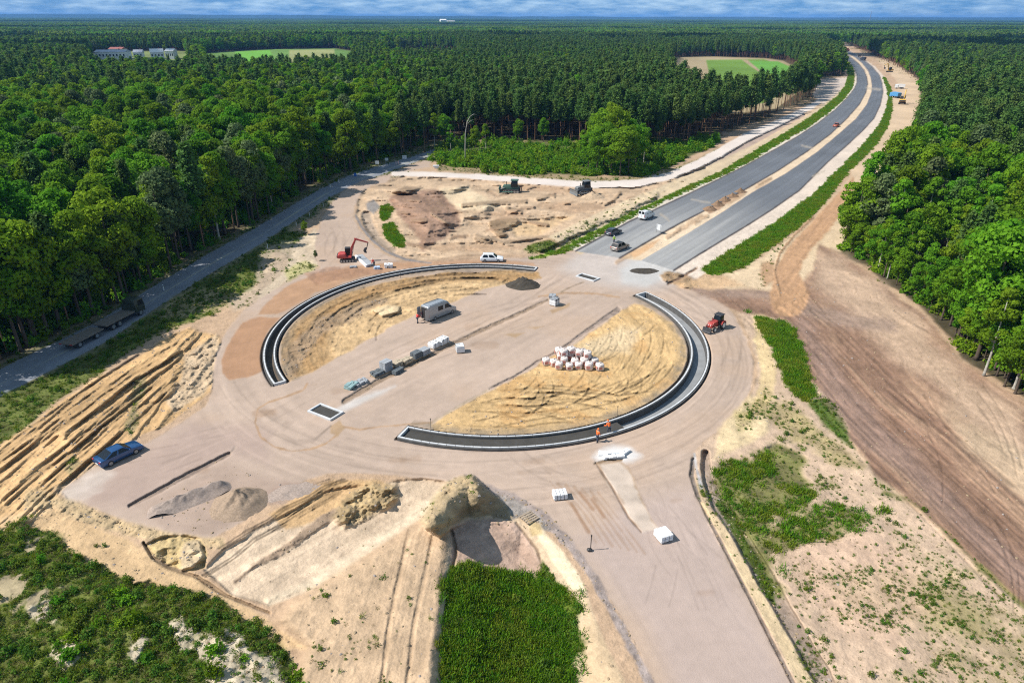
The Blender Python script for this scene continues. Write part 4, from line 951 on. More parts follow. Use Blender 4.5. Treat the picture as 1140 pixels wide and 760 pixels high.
for z in range(7):
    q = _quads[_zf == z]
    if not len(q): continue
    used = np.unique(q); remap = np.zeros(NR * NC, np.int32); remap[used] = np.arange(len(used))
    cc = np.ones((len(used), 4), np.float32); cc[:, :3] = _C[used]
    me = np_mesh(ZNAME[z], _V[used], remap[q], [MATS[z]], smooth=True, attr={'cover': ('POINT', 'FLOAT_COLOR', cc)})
    o = bpy.data.objects.new(ZNAME[z], me)
    link(o); o['kind'] = 'structure'
# ------------------------------------------------------------------ vegetation forms
BARK = plain('grey_brown_bark', (0.085, 0.065, 0.05), 0.95, var=0.25, scale=1.5, spec=0.1)
PINE_BARK = plain('reddish_pine_bark', (0.20, 0.115, 0.07), 0.95, var=0.3, scale=0.8, spec=0.1)
BIRCH_BARK = plain('white_birch_bark', (0.34, 0.32, 0.28), 0.9, var=0.5, scale=2.5, spec=0.1)
BROAD = leaf_mat('broadleaf_foliage', (0.060, 0.145, 0.008), (0.170, 0.325, 0.016), 0.030, 0.46)
BRIGHT = leaf_mat('bright_broadleaf_foliage', (0.100, 0.215, 0.010), (0.205, 0.365, 0.020), 0.026, 0.46)
GREYLEAF = leaf_mat('grey_green_foliage', (0.085, 0.125, 0.045), (0.16, 0.22, 0.08), 0.02, 0.3)
PINE = leaf_mat('pine_foliage', (0.050, 0.105, 0.022), (0.125, 0.210, 0.045), 0.022, 0.28)
HERB = leaf_mat('weed_foliage', (0.062, 0.125, 0.016), (0.160, 0.255, 0.030), 0.035, 0.4)
DRYHERB = leaf_mat('dry_weed_foliage', (0.09, 0.10, 0.03), (0.22, 0.20, 0.07), 0.02, 0.3)
GRASSM = leaf_mat('grass_blades', (0.075, 0.180, 0.010), (0.165, 0.320, 0.018), 0.02, 0.4)
GRASSY = leaf_mat('yellowing_grass_blades', (0.13, 0.19, 0.015), (0.24, 0.31, 0.03), 0.02, 0.4)

def cards(P, N, size, r, spread=0.5, asp=1.0):
    """leaf clumps: one bent quad each, centred at P, facing roughly N"""
    n = len(P)
    N = N + r.normal(0, spread, (n, 3)); N /= np.linalg.norm(N, axis=1)[:, None] + 1e-9
    A = np.cross(N, r.normal(0, 1, (n, 3))); A /= np.linalg.norm(A, axis=1)[:, None] + 1e-9
    B = np.cross(N, A)
    s = (size * r.uniform(0.55, 1.35, n))[:, None]
    j = lambda: r.uniform(0.6, 1.2, (n, 1))
    V = np.stack([P + A * s * j(), P + B * s * asp * j() + N * s * 0.25, P - A * s * j(), P - B * s * asp * j() + N * s * 0.25], 1)
    return V.reshape(-1, 3), np.arange(4 * n).reshape(n, 4)

def trunk_mb(h, r0, top, r, lean=0.3, limbs=(), n=7):
    m = MB()
    dx, dy = r.uniform(-lean, lean, 2)
    pts = [(dx * t * t + 0.08 * math.sin(5 * t), dy * t * t, h * top * t) for t in (0, 0.04, 0.3, 0.6, 1.0)]
    m.tube(pts, [r0 * 1.5, r0, r0 * 0.8, r0 * 0.55, r0 * 0.2], n)
    for z, ang, ln, up in limbs:
        c, s = math.cos(ang), math.sin(ang); t = z / (h * top)
        bx, by = dx * t * t, dy * t * t
        m.tube([(bx, by, z), (bx + c * ln * 0.5, by + s * ln * 0.5, z + up * 0.4), (bx + c * ln, by + s * ln, z + up)], [r0 * 0.35, r0 * 0.22, r0 * 0.07], 5)
    return m

def mb_arrays(m):
    tri = []
    for f in m.f:
        for k in range(1, len(f) - 1): tri.append((f[0], f[k], f[k + 1], f[k + 1]))
    return np.array(m.v), m.f

def broadleaf(seed, h=18.0, rad=4.0, n=2600, size=0.42, base=0.28, mat=None, lobes=26, bark=None, narrow=1.0):
    r = np.random.default_rng(seed)
    Ps, Ns, cl = [], [], []
    zc = h * (base + (1 - base) * 0.5); rz = h * (1 - base) * 0.5
    for k in range(lobes):
        u = r.uniform(-0.95, 1.0); a = r.uniform(0, 2 * math.pi) + k * 2.4
        rr = math.sqrt(max(0.03, 1 - abs(u) ** 2.2)) * rad * r.uniform(0.45, 0.95) * narrow
        if u > 0.8: rr *= 0.6
        c = np.array([rr * math.cos(a), rr * math.sin(a), zc + rz * u * 0.86])
        lr = rad * r.uniform(0.26, 0.46)
        m = int(n / lobes * r.uniform(0.7, 1.3))
        d = r.normal(0, 1, (m, 3)); d[:, 2] += 0.35; d /= np.linalg.norm(d, axis=1)[:, None]
        q = c + d * lr * r.uniform(0.72, 1.12, (m, 1)) * np.array([1, 1, 0.78])
        Ps.append(q); Ns.append(d); cl.append(np.full(m, r.uniform(0.1, 0.9)) + r.normal(0, 0.16, m))
    P = np.concatenate(Ps); N = np.concatenate(Ns); cl = np.concatenate(cl).clip(0, 1)
    V, Q = cards(P, N, size, r)
    crown = np_mesh('crown', V, Q, [mat or BROAD], attr={'clump': ('FACE', 'FLOAT', cl)})
    limbs = [(h * r.uniform(0.3, 0.65), r.uniform(0, 6.28), rad * r.uniform(0.5, 0.85), h * r.uniform(0.06, 0.14)) for _ in range(7)]
    tm = trunk_mb(h, 0.015 * h * r.uniform(0.8, 1.2), 0.9, r, 0.6, limbs)
    return crown, tm, bark or BARK

def pine(seed, h=19.0, rad=1.9, n=1300, size=0.40, base=0.55, mat=None):
    r = np.random.default_rng(seed)
    Ps, Ns, cl = [], [], []
    tiers = 17
    for k in range(tiers * 3):
        t = (k + r.uniform(0, 1)) / (tiers * 3)
        z = h * (base + (1 - base) * t)
        rr = rad * (1 - t ** 1.6) ** 0.75 * (0.55 + 0.45 * min(1, t * 5)) * r.uniform(0.5, 1.15)
        a = k * 2.4 + r.uniform(-0.4, 0.4)
        m = max(6, int(n / (tiers * 3) * (1.25 - 0.5 * t)))
        s = r.uniform(0.15, 1.0, m) ** 0.7
        q = np.stack([rr * s * math.cos(a), rr * s * math.sin(a), z + 0.35 * s + 0 * s], 1) + r.normal(0, 1, (m, 3)) * np.array([0.34, 0.34, 0.24]) * (rad / 1.9)
        d = np.tile([0.4 * math.cos(a), 0.4 * math.sin(a), 0.9], (m, 1))
        Ps.append(q); Ns.append(d); cl.append((np.full(m, r.uniform(0.1, 0.9)) + r.normal(0, 0.15, m)))
    P = np.concatenate(Ps); N = np.concatenate(Ns); cl = np.concatenate(cl).clip(0, 1)
    V, Q = cards(P, N, size, r, 0.6)
    crown = np_mesh('crown', V, Q, [mat or PINE], attr={'clump': ('FACE', 'FLOAT', cl)})
    limbs = [(h * r.uniform(0.3, 0.6), r.uniform(0, 6.28), r.uniform(0.5, 1.3), r.uniform(-0.1, 0.3)) for _ in range(6)]
    tm = trunk_mb(h, 0.0085 * h, 0.97, r, 0.25, limbs, 6)
    return crown, tm, PINE_BARK

def bush(seed, h, rad, n, size, mat):
    r = np.random.default_rng(seed)
    d = r.normal(0, 1, (n, 3)); d[:, 2] = np.abs(d[:, 2]); d /= np.linalg.norm(d, axis=1)[:, None]
    lump = 1 + 0.35 * np.sin(d[:, 0] * 5 + seed) * np.cos(d[:, 1] * 6 - seed)
    P = d * np.array([rad, rad, h]) * (lump * r.uniform(0.45, 1.0, n))[:, None]
    P[:, 2] += 0.04
    V, Q = cards(P, d, size, r, 0.8)
    cl = (0.5 + 0.3 * np.sin(P[:, 0] * 4 / rad) + r.normal(0, 0.2, n)).clip(0, 1)
    return np_mesh('bush', V, Q, [mat], attr={'clump': ('FACE', 'FLOAT', cl)})

def tuft(seed, n, h, rad, w, mat):
    """grass: thin upright blades"""
    r = np.random.default_rng(seed)
    p = r.normal(0, rad * 0.5, (n, 2)); a = r.uniform(0, 6.28, n); hh = h * r.uniform(0.5, 1.2, n)
    lean = r.normal(0, 0.35, (n, 2)) * hh[:, None]
    wx = np.stack([np.cos(a), np.sin(a)], 1) * w
    z0 = np.zeros((n, 1)); z1 = hh[:, None]
    V = np.stack([np.hstack([p - wx, z0]), np.hstack([p + wx, z0]), np.hstack([p + wx * 0.5 + lean, z1]), np.hstack([p - wx * 0.5 + lean, z1])], 1).reshape(-1, 3)
    return np_mesh('tuft', V, np.arange(4 * n).reshape(n, 4), [mat], attr={'clump': ('FACE', 'FLOAT', r.uniform(0, 1, n))})

def stone(seed, mat):
    r = np.random.default_rng(seed)
    g = MB(); g.box((0, 0, 0), (1, 0.8, 0.6), ch=0.22)
    v = np.array(g.v) * (1 + r.normal(0, 0.12, (len(g.v), 1)))
    g.v = [tuple(x) for x in v]
    me = bpy.data.meshes.new('stone'); me.from_pydata(g.v, [], g.f); me.materials.append(mat)
    return me

def merged(crown, tm, bark, name):
    """crown and trunk in one mesh, for the far mass of trees"""
    nc = len(crown.vertices); cv = np.empty(nc * 3, np.float32); crown.vertices.foreach_get('co', cv)
    cv = cv.reshape(-1, 3); nq = len(crown.polygons)
    cq = np.arange(nc).reshape(nq, 4)
    tq = np.array([f if len(f) == 4 else (list(f[:4])) for f in tm.f if len(f) == 4]) + nc
    cl = np.empty(nq, np.float32); crown.attributes['clump'].data.foreach_get('value', cl)
    return np_mesh(name, np.vstack([cv, np.array(tm.v)]), np.vstack([cq, tq]), [crown.materials[0], bark],
                   np.concatenate([np.zeros(nq), np.ones(len(tq))]), attr={'clump': ('FACE', 'FLOAT', np.concatenate([cl, np.zeros(len(tq))]))})

def scatter(name, forms, pts, scl, rot, idx, label=None):
    """a mass nobody could count: one object that sets the given forms on the given points"""
    coll = bpy.data.collections.new(name + '_forms')
    for k, me in enumerate(forms):
        coll.objects.link(bpy.data.objects.new('%s_form.%03d' % (name, k), me))
    me = bpy.data.meshes.new(name)
    me.vertices.add(len(pts)); me.vertices.foreach_set('co', np.ascontiguousarray(pts, np.float32).ravel())
    for an, arr, typ in (('size', scl, 'FLOAT'), ('turn', rot, 'FLOAT'), ('form', idx, 'INT')):
        a = me.attributes.new(an, typ, 'POINT'); a.data.foreach_set('value', np.ascontiguousarray(arr, np.float32 if typ == 'FLOAT' else np.int32))
    o = bpy.data.objects.new(name, me); link(o); o['kind'] = 'stuff'
    if label: o['label'] = label
    ng = bpy.data.node_groups.new(name, 'GeometryNodeTree')
    ng.interface.new_socket('Geometry', in_out='INPUT', socket_type='NodeSocketGeometry')
    ng.interface.new_socket('Geometry', in_out='OUTPUT', socket_type='NodeSocketGeometry')
    N, Lk = ng.nodes.new, ng.links.new
    gi, go = N('NodeGroupInput'), N('NodeGroupOutput')
    mp = N('GeometryNodeMeshToPoints'); ip = N('GeometryNodeInstanceOnPoints'); ci = N('GeometryNodeCollectionInfo')
    ci.inputs['Collection'].default_value = coll
    ci.inputs['Separate Children'].default_value = True; ci.inputs['Reset Children'].default_value = True
    def attr(nm, typ):
        n = N('GeometryNodeInputNamedAttribute'); n.data_type = typ; n.inputs['Name'].default_value = nm
        return n.outputs['Attribute']
    cx = N('ShaderNodeCombineXYZ'); Lk(attr('turn', 'FLOAT'), cx.inputs['Z'])
    Lk(gi.outputs[0], mp.inputs['Mesh']); Lk(mp.outputs['Points'], ip.inputs['Points'])
    Lk(ci.outputs[0], ip.inputs['Instance']); ip.inputs['Pick Instance'].default_value = True
    Lk(attr('form', 'INT'), ip.inputs['Instance Index'])
    Lk(cx.outputs[0], ip.inputs['Rotation']); Lk(attr('size', 'FLOAT'), ip.inputs['Scale'])
    Lk(ip.outputs[0], go.inputs[0])
    md = o.modifiers.new('scatter', 'NODES'); md.node_group = ng
    return o

def plant_points(dens, seed, limit=60000):
    r = np.random.default_rng(seed)
    lam = dens * AREA
    lam[OFF > 869] = 0
    n = r.poisson(np.clip(lam, 0, 60))
    ii, jj = np.nonzero(n)
    rep = n[ii, jj]; ii = np.repeat(ii, rep); jj = np.repeat(jj, rep)
    if len(ii) > limit:
        k = r.choice(len(ii), limit, replace=False); ii, jj = ii[k], jj[k]
    ii = np.clip(ii, 0, NR - 2); jj = np.clip(jj, 0, NC - 2)
    a, b = r.uniform(0, 1, len(ii))[:, None], r.uniform(0, 1, len(ii))[:, None]
    P = (VERT[ii, jj] * (1 - a) + VERT[ii + 1, jj] * a) * (1 - b) + (VERT[ii, jj + 1] * (1 - a) + VERT[ii + 1, jj + 1] * a) * b
    return P, r

# ------------------------------------------------------------------ forest
def in_poly(px, py, poly): return poly_sd(px, py, poly) > 0

SPB = {}
BF = [broadleaf(s, h, rd, 5200, 0.28, bs, mt, 34) for s, h, rd, bs, mt in
      ((11, 18, 4.2, 0.25, BROAD), (12, 19.5, 4.6, 0.3, BROAD), (13, 17, 3.8, 0.22, BROAD), (14, 18.5, 4.1, 0.3, BRIGHT), (15, 16.5, 3.9, 0.25, BRIGHT), (16, 18, 3.7, 0.35, GREYLEAF))]
BIRCH = [broadleaf(s, h, rd, 2800, 0.25, 0.30, BRIGHT, 22, BIRCH_BARK) for s, h, rd in ((21, 17, 2.6), (22, 15.5, 2.3))]
PF = [pine(s, h, rd, int(n_ * 1.7), 0.27, bs) for s, h, rd, n_, bs in ((31, 19.5, 2.4, 1700, 0.52), (32, 20.5, 2.7, 1800, 0.56), (33, 18.5, 2.2, 1500, 0.48), (34, 19, 2.6, 1700, 0.58))]
# coarser forms for beyond 330 m
BFAR = [merged(*broadleaf(s, h, rd, 1300, 0.50, bs, mt, 20), 'broadleaf_form') for s, h, rd, bs, mt in
        ((41, 18, 4.4, 0.2, BROAD), (42, 19.5, 4.7, 0.22, BROAD), (43, 17, 4.1, 0.2, BROAD), (44, 18, 4.3, 0.2, BRIGHT), (45, 17, 4.0, 0.2, GREYLEAF))]
PFAR = [merged(*pine(s, h, rd, 1000, 0.38, bs), 'pine_form') for s, h, rd, bs in ((51, 19.5, 2.7, 0.45), (52, 20.5, 2.9, 0.5), (53, 18.5, 2.5, 0.42))]
NEAR_FORMS = [merged(*t, 'tree_form') for t in BF] + [merged(*t, 'tree_form') for t in BIRCH] + [merged(*t, 'tree_form') for t in PF]
NB, NBI, NP = len(BF), len(BIRCH), len(PF)

def grid_points(step, dmin, dmax, seed):
    r = np.random.default_rng(seed)
    y = np.arange(10, dmax, step); xs = []
    out = []
    for yy in y:
        half = 0.95 * yy + 45
        x = np.arange(-half, half, step)
        out.append(np.stack([x + (step / 2 if int(yy / step) % 2 else 0), np.full(len(x), yy)], 1))
    P = np.concatenate(out) + r.uniform(-0.46, 0.46, (sum(map(len, out)), 2)) * step
    d = np.hypot(P[:, 0], P[:, 1])
    return P[(d >= dmin) & (d < dmax)], r

def wooded(P, pad=0.0):
    px, py = to_px(P[:, 0], P[:, 1])
    ok = (py > 22) & (in_poly(px, py, LEFT_WOOD) | in_poly(px, py, RIGHT_WOOD))
    for f in (FIELD_R, FIELD_L, FIELD_M, VILLAGE): ok &= ~in_poly(px, py, f)
    return ok, px, py

def pine_share(P, px, py):
    """how much of the wood is pine at a place"""
    n = fbm(P[:, 0] * 0.008, P[:, 1] * 0.008, 3, 301)
    d = np.hypot(P[:, 0], P[:, 1])
    left = sstep(px, 425, 520) * 0.80 + 0.08
    left = np.where(px < 425, 0.06 + 0.40 * sstep(d, 300, 600), left)
    right = 0.05 + 0.75 * sstep(d, 210, 300)
    s = np.where(px > 925, right, left)
    return np.clip(s + 0.75 * n * sstep(d, 120, 400), 0, 1)

TREES = []                                                # x, y, form, scale, turn
FAR = []
P, r = grid_points(3.7, 20, 340, 5)
ok, px, py = wooded(P)
P, px, py = P[ok], px[ok], py[ok]
share = pine_share(P, px, py)
isp = r.uniform(0, 1, len(P)) < share
keep = np.where(isp, r.uniform(0, 1, len(P)) < 0.97, r.uniform(0, 1, len(P)) < 0.52)
var = fbm(P[:, 0] * 0.03, P[:, 1] * 0.03, 3, 303)
for (x, y), pn, kp, v, q in zip(P, isp, keep, var, px):
    if not kp: continue
    if pn: f = NB + NBI + int(r.integers(0, NP)); s = r.uniform(0.70, 0.99)
    else:
        t = r.uniform(0, 1) + 0.5 * v
        if t < 0.60: f = int(r.integers(0, 3))
        elif t < 0.88: f = int(r.integers(3, 5))
        elif t < 0.97: f = 5
        else: f = NB + int(r.integers(0, NBI))
        if q > 925 and r.uniform() < 0.30: f = NB + int(r.integers(0, NBI))
        s = r.uniform(0.55, 1.12)
    TREES.append((x, y, f, s, r.uniform(0, 6.28)))
# the bright clump of young broadleaf trees standing in front of the pines
for px_, py_, s in [(648, 180, .62), (655, 190, .68), (664, 194, .74), (672, 189, .82), (680, 195, .78), (690, 196, .72), (699, 194, .74), (707, 190, .70), (716, 186, .62), (668, 180, .86), (685, 184, .9), (700, 182, .8), (714, 177, .66), (660, 172, .7), (678, 174, .9), (694, 173, .8)]:
    p = at(px_, py_); TREES.append((p.x, p.y, 3 + int(r.integers(0, 2)) if s > .64 else NB + int(r.integers(0, NBI)), s * 1.08, r.uniform(0, 6.28)))
for px_, py_, f, s in [(473, 170, NB + NBI, .9), (484, 166, NB, .75), (495, 164, 3, .65), (502, 168, NB + 1, .6), (541, 172, NB, .62), (530, 166, 4, .5), (577, 160, 3, .5), (605, 158, 4, .55), (1118, 430, 4, .5), (1095, 418, NB, .75), (1130, 438, 0, .55), (340, 262, 3, .18), (352, 290, 5, .12)]:
    p = at(px_, py_); TREES.append((p.x, p.y, f, s, r.uniform(0, 6.28)))

edge_line = [(1160, 462), (1140, 441), (1108, 420), (1070, 394), (1040, 354), (1003, 326), (965, 299), (938, 279), (946, 256), (972, 240), (992, 222)]
for i in range(len(edge_line) - 1):
    for t in np.linspace(0, 1, 6)[:-1]:
        a, b = edge_line[i], edge_line[i + 1]; p = at(a[0] + (b[0] - a[0]) * t + r.uniform(1, 9), a[1] + (b[1] - a[1]) * t - r.uniform(1, 9))
        TREES.append((p.x, p.y, int(r.choice([0, 2, 3, 4, 4, 6])), r.uniform(0.30, 0.62), r.uniform(0, 6.28)))
edge_left = [(-20, 416), (0, 406), (60, 378), (120, 347), (180, 308), (230, 280), (290, 248), (335, 218), (375, 197), (420, 182), (455, 171)]
for i in range(len(edge_left) - 1):
    for t in np.linspace(0, 1, 6)[:-1]:
        a, b = edge_left[i], edge_left[i + 1]; p = at(a[0] + (b[0] - a[0]) * t + r.uniform(-7, 1), a[1] + (b[1] - a[1]) * t - r.uniform(2, 9))
        TREES.append((p.x, p.y, int(r.choice([0, 1, 2, 3, 3, 5, 8])), r.uniform(0.62, 1.08), r.uniform(0, 6.28)))
TREES.sort(key=lambda t: t[0] ** 2 + t[1] ** 2)
groups = {'broad': [], 'pine': []}
rest = []
for t in TREES:
    k = 'pine' if t[2] >= NB + NBI else 'broad'
    qx, qy = to_px(t[0], t[1], 9.0)
    if len(groups[k]) < 300 and -10 < qx < 1150 and qy < 800: groups[k].append(t)
    else: rest.append(t)

TRUNKS = []
for crown, tm, bark in BF + BIRCH + PF:
    me = bpy.data.meshes.new('trunk'); me.from_pydata(tm.v, [], tm.f); me.materials.append(bark)
    me.polygons.foreach_set('use_smooth', [True] * len(me.polygons)); TRUNKS.append((crown, me))
KIND = ['broad dark crown', 'tall dark crown', 'small dark crown', 'bright green crown', 'compact bright crown', 'pale grey crown', 'slender bright crown', 'short bright crown',
        'dense needle crown', 'tall needle crown', 'narrow needle crown', 'thin needle crown']
def edge_px(px, py):
    return max(-abs(poly_sd(np.array([px]), np.array([py]), w)[0]) for w in (LEFT_WOOD, RIGHT_WOOD))
for k in ('broad', 'pine'):
    for x, y, f, s, a in groups[k]:
        qx, qy = to_px(x, y)
        if qx > 925: place, wood = ('edging the right wood' if edge_px(qx, qy) > -14 else 'inside the right wood'), 'right'
        elif 640 < qx < 722 and 168 < qy < 200: place, wood = 'in the clump above the haul road', 'clump'
        elif qx > 440: place, wood = ('fronting the middle wood' if qy > 125 else 'inside the middle wood'), 'middle'
        else: place, wood = ('edging the left wood' if edge_px(qx, qy) > -16 else 'inside the left wood'), 'left'
        nm = 'pine_tree' if k == 'pine' else ('birch_tree' if f >= NB else 'broadleaf_tree')
        kind = nm.replace('_', ' ')
        e = empty(nm, (x, y, height(x, y) - 0.05), a, '%s with %s %s' % (kind, KIND[f], place), 'tree', '%ss with %s %s' % (kind, KIND[f], place), s)
        cm, tmh = TRUNKS[f]
        link(bpy.data.objects.new('trunk', tmh), e); link(bpy.data.objects.new('crown', cm), e)
# a bent bare birch above the shrubs
p = at(518, 183)
e = empty('bent_birch', p, 0.2, 'thin pale bare birch bent over at its top above the green shrubs', 'tree')
m = MB(); m.tube([(0, 0, -.2), (0.1, 0, 5), (0.3, 0, 10), (1.0, 0, 13.6), (2.0, 0, 15.2), (3.2, 0, 15.9), (4.2, 0, 15.7)], [.2, .18, .15, .12, .09, .06, .03], 6); m.build('trunk', BIRCH_BARK, e, True)
m = MB(); m.tube([(0.8, 0, 12.4), (1.8, .2, 13.6), (3.4, .3, 14.3)], [.08, .05, .02], 5); m.tube([(0.5, 0, 11.5), (-.2, -.3, 12.5), (-.4, -.4, 13.4)], [.06, .04, .02], 5); m.build('branch', BIRCH_BARK, e, True)

# the mass of the wood behind the nearest trees
P3 = np.array([(x, y, 0) for x, y, f, s, a in rest]); S = np.array([t[3] for t in rest]); A = np.array([t[4] for t in rest]); I = np.array([t[2] for t in rest])
scatter('forest', NEAR_FORMS, P3, S, A, I)
P, r = grid_points(4.2, 340, 1500, 6)
ok, px, py = wooded(P)
ok &= py > 44.5 - 4
P, px, py = P[ok], px[ok], py[ok]
isp = r.uniform(0, 1, len(P)) < pine_share(P, px, py)
keep = np.where(isp, r.uniform(0, 1, len(P)) < 0.95, r.uniform(0, 1, len(P)) < 0.62)
P, isp = P[keep], isp[keep]
v = fbm(P[:, 0] * 0.012, P[:, 1] * 0.012, 3, 305)
t = r.uniform(0, 1, len(P)) + 0.7 * v
fb = np.where(t < 0.62, r.integers(0, 3, len(P)), np.where(t < 0.93, 3, 4))
I = np.where(isp, len(BFAR) + r.integers(0, 3, len(P)), fb)
S = r.uniform(0.58, 1.04, len(P)) * (1 + 0.16 * fbm(P[:, 0] * 0.005, P[:, 1] * 0.005, 2, 307))
scatter('distant_forest', BFAR + PFAR, np.c_[P, np.zeros(len(P))], S, r.uniform(0, 6.28, len(P)), I)
# beyond 1.5 km: stands of trees
def stand(seed, mats, n=64, ext=36, q=34):
    r = np.random.default_rng(seed); Vs, Qs, cs, ms = [], [], [], []
    off = 0
    for k in range(n):
        c = np.array([r.uniform(-ext, ext), r.uniform(-ext, ext), 0]); h = r.uniform(14, 20); rd = r.uniform(2.6, 4.6)
        d = r.normal(0, 1, (q, 3)); d /= np.linalg.norm(d, axis=1)[:, None]
        Pp = c + d * np.array([rd, rd, h * 0.42]) + np.array([0, 0, h * 0.58])
        V, Q = cards(Pp, d, 1.7, r, 0.5)
        Vs.append(V); Qs.append(Q + off); off += len(V); cs.append((r.uniform(0, 1) + r.normal(0, .15, q)).clip(0, 1)); ms.append(np.full(q, int(r.uniform(0, 1) < mats[2])))
    return np_mesh('stand', np.concatenate(Vs), np.concatenate(Qs), [mats[0], mats[1]], np.concatenate(ms), attr={'clump': ('FACE', 'FLOAT', np.concatenate(cs))})
STANDS = [stand(61, (PINE, BROAD, .25)), stand(62, (PINE, BROAD, .1)), stand(63, (BROAD, PINE, .3)), stand(64, (BRIGHT, BROAD, .6)), stand(65, (GREYLEAF, BROAD, .4))]
pts = []
d = 1480.0
r = np.random.default_rng(8)
while d < 14000:
    st = 62 if d < 5000 else 62 * (d / 5000)
    xs = np.arange(-0.85 * d, 0.85 * d, st)
    pts.append(np.stack([xs + r.uniform(-.4, .4, len(xs)) * st, d + r.uniform(-.4, .4, len(xs)) * st, np.full(len(xs), max(1.0, st / 62))], 1))
    d += st * (1.0 if d < 3000 else 1.25)
P = np.concatenate(pts)
gap = fbm(P[:, 0] / 900, P[:, 1] / 500, 3, 311)
P = P[gap < 0.40]
v = fbm(P[:, 0] / 500, P[:, 1] / 350, 3, 313); t = r.uniform(-0.25, 0.25, len(P)) + v
I = np.where(t < 0.02, r.integers(0, 2, len(P)), np.where(t < 0.27, 2, np.where(t < 0.42, 3, 4)))
scatter('horizon_forest', STANDS, np.c_[P[:, :2], np.zeros(len(P))], np.ones(len(P)) * P[:, 2] ** 0.5, r.uniform(0, 6.28, len(P)), I)
# low hills closing the horizon
hx = np.linspace(-34000, 34000, 240); hv, hq = [], []
for row, (yy, kz) in enumerate(((13500, 0), (15000, 1), (19000, 1.25), (26000, 0))):
    for x in hx: hv.append((x, yy, -2 + kz * (64 + 46 * float(fbm(x / 3500, row * 0.3, 4, 321)) + 16 * float(fbm(x / 700, row, 3, 323)))))
for row in range(3):
    for i in range(len(hx) - 1):
        a = row * len(hx) + i; hq.append((a, a + 1, a + 1 + len(hx), a + len(hx)))
hills_mat = plain('wooded_hills', (0.030, 0.055, 0.030), 0.95, var=0.4, scale=0.004, spec=0.0)
o = bpy.data.objects.new('hills', np_mesh('hills', np.array(hv), np.array(hq), [hills_mat], smooth=True)); link(o); o['kind'] = 'structure'

# ------------------------------------------------------------------ undergrowth, weeds, grass, clods
UNDER = [bush(s, h, rd, 150, 0.26, mt) for s, h, rd, mt in ((71, 1.7, 1.3, BRIGHT), (72, 2.3, 1.5, BROAD), (73, 1.3, 1.3, BRIGHT), (74, 2.8, 1.3, BROAD))]
du = np.zeros((NR, NC))
r_ = area(SHRUBS, 1.5, 5, 0.12); cl_ = fbm(X[r_.sl] * 0.09, Y[r_.sl] * 0.09, 3, 331)
du[r_.sl] = np.maximum(du[r_.sl], r_.m * 0.38 * sstep(cl_, -0.35, 0.05))
for w, dep in ((LEFT_WOOD, 30), (RIGHT_WOOD, 45)):
    sl = window([(-170, 150), (1310, 600)], 0)
    sd = poly_sd(PX[sl], PY[sl], w)
    m = sstep(sd, 1, 5) * sstep(sd, dep + 12, dep) * (Y[sl] < 330)
    if w is LEFT_WOOD: m = m * (PX[sl] < 470)
    du[sl] = np.maximum(du[sl], m * (0.26 if w is LEFT_WOOD else 0.42) * sstep(fbm(X[sl] * 0.1, Y[sl] * 0.1, 3, 333), -0.5, 0.0))
wsl, wm = WEEDBANK
P0, r0 = plant_points(du, 81)
du2 = np.zeros((NR, NC)); du2[wsl] = wm * 0.30
P, r = plant_points(du2, 82)
nb = len(P); P = np.concatenate([P, P0])
scatter('undergrowth', UNDER, P, r.uniform(0.55, 1.25, len(P)) * np.where(np.arange(len(P)) < nb, 0.48, 1.0), r.uniform(0, 6.28, len(P)), r.integers(0, len(UNDER), len(P)))
WEEDF = [bush(s, h, rd, n_, sz, mt) for s, h, rd, n_, sz, mt in ((91, .40, .40, 60, .085, HERB), (92, .70, .36, 80, .09, HERB), (93, .16, .55, 50, .08, HERB), (94, .4, .35, 46, .06, DRYHERB), (95, 1.0, .7, 130, .12, HERB), (96, .14, .6, 40, .06, DRYHERB))] + [tuft(97, 26, .5, .3, .025, GRASSY)]
P, r = plant_points(WEED * 2.4, 83, 190000)
I = r.choice(7, len(P), p=[.17, .10, .22, .17, .04, .14, .16])
scatter('weeds', WEEDF, P, (0.18 + 0.8 * r.uniform(0, 1, len(P)) ** 1.8) * np.where(P[:, 0] > 12, 0.46 + 0.5 * sstep(P[:, 1], 60, 100), 0.9), r.uniform(0, 6.28, len(P)), I)
TUFTS = [tuft(s, 40, h, .42, .03, mt) for s, h, mt in ((96, .26, GRASSM), (97, .36, GRASSM), (98, .2, GRASSM), (99, .3, GRASSY))] + [bush(100, .25, .4, 60, .05, HERB)]
P, r = plant_points(TURF, 85, 42000)
gy = fbm(P[:, 0] * 0.35, P[:, 1] * 0.35, 3, 341)
u_ = r.uniform(0, 1, len(P))
I = np.where(u_ < 0.30 + 0.9 * gy, 3, np.where(u_ > 0.92 + 0.3 * gy, 4, r.integers(0, 3, len(P))))
scatter('grass', TUFTS, P, r.uniform(0.6, 1.5, len(P)), r.uniform(0, 6.28, len(P)), I)
CLODM = plain('dry_clods', (0.30, 0.225, 0.145), 0.95, var=0.35, scale=2.0, spec=0.1); STONEM = plain('grey_stones', (0.30, 0.26, 0.235), 0.9, var=0.35, scale=2, spec=0.15)
P, r = plant_points(np.clip(CLOD, 0, 8) * sstep(Y, 190, 110), 87, 60000)
scatter('rubble', [stone(101, CLODM), stone(102, CLODM), stone(103, STONEM)], P, 0.06 + 0.24 * r.uniform(0, 1, len(P)) ** 3, r.uniform(0, 6.28, len(P)), r.choice(3, len(P), p=[.45, .3, .25]))
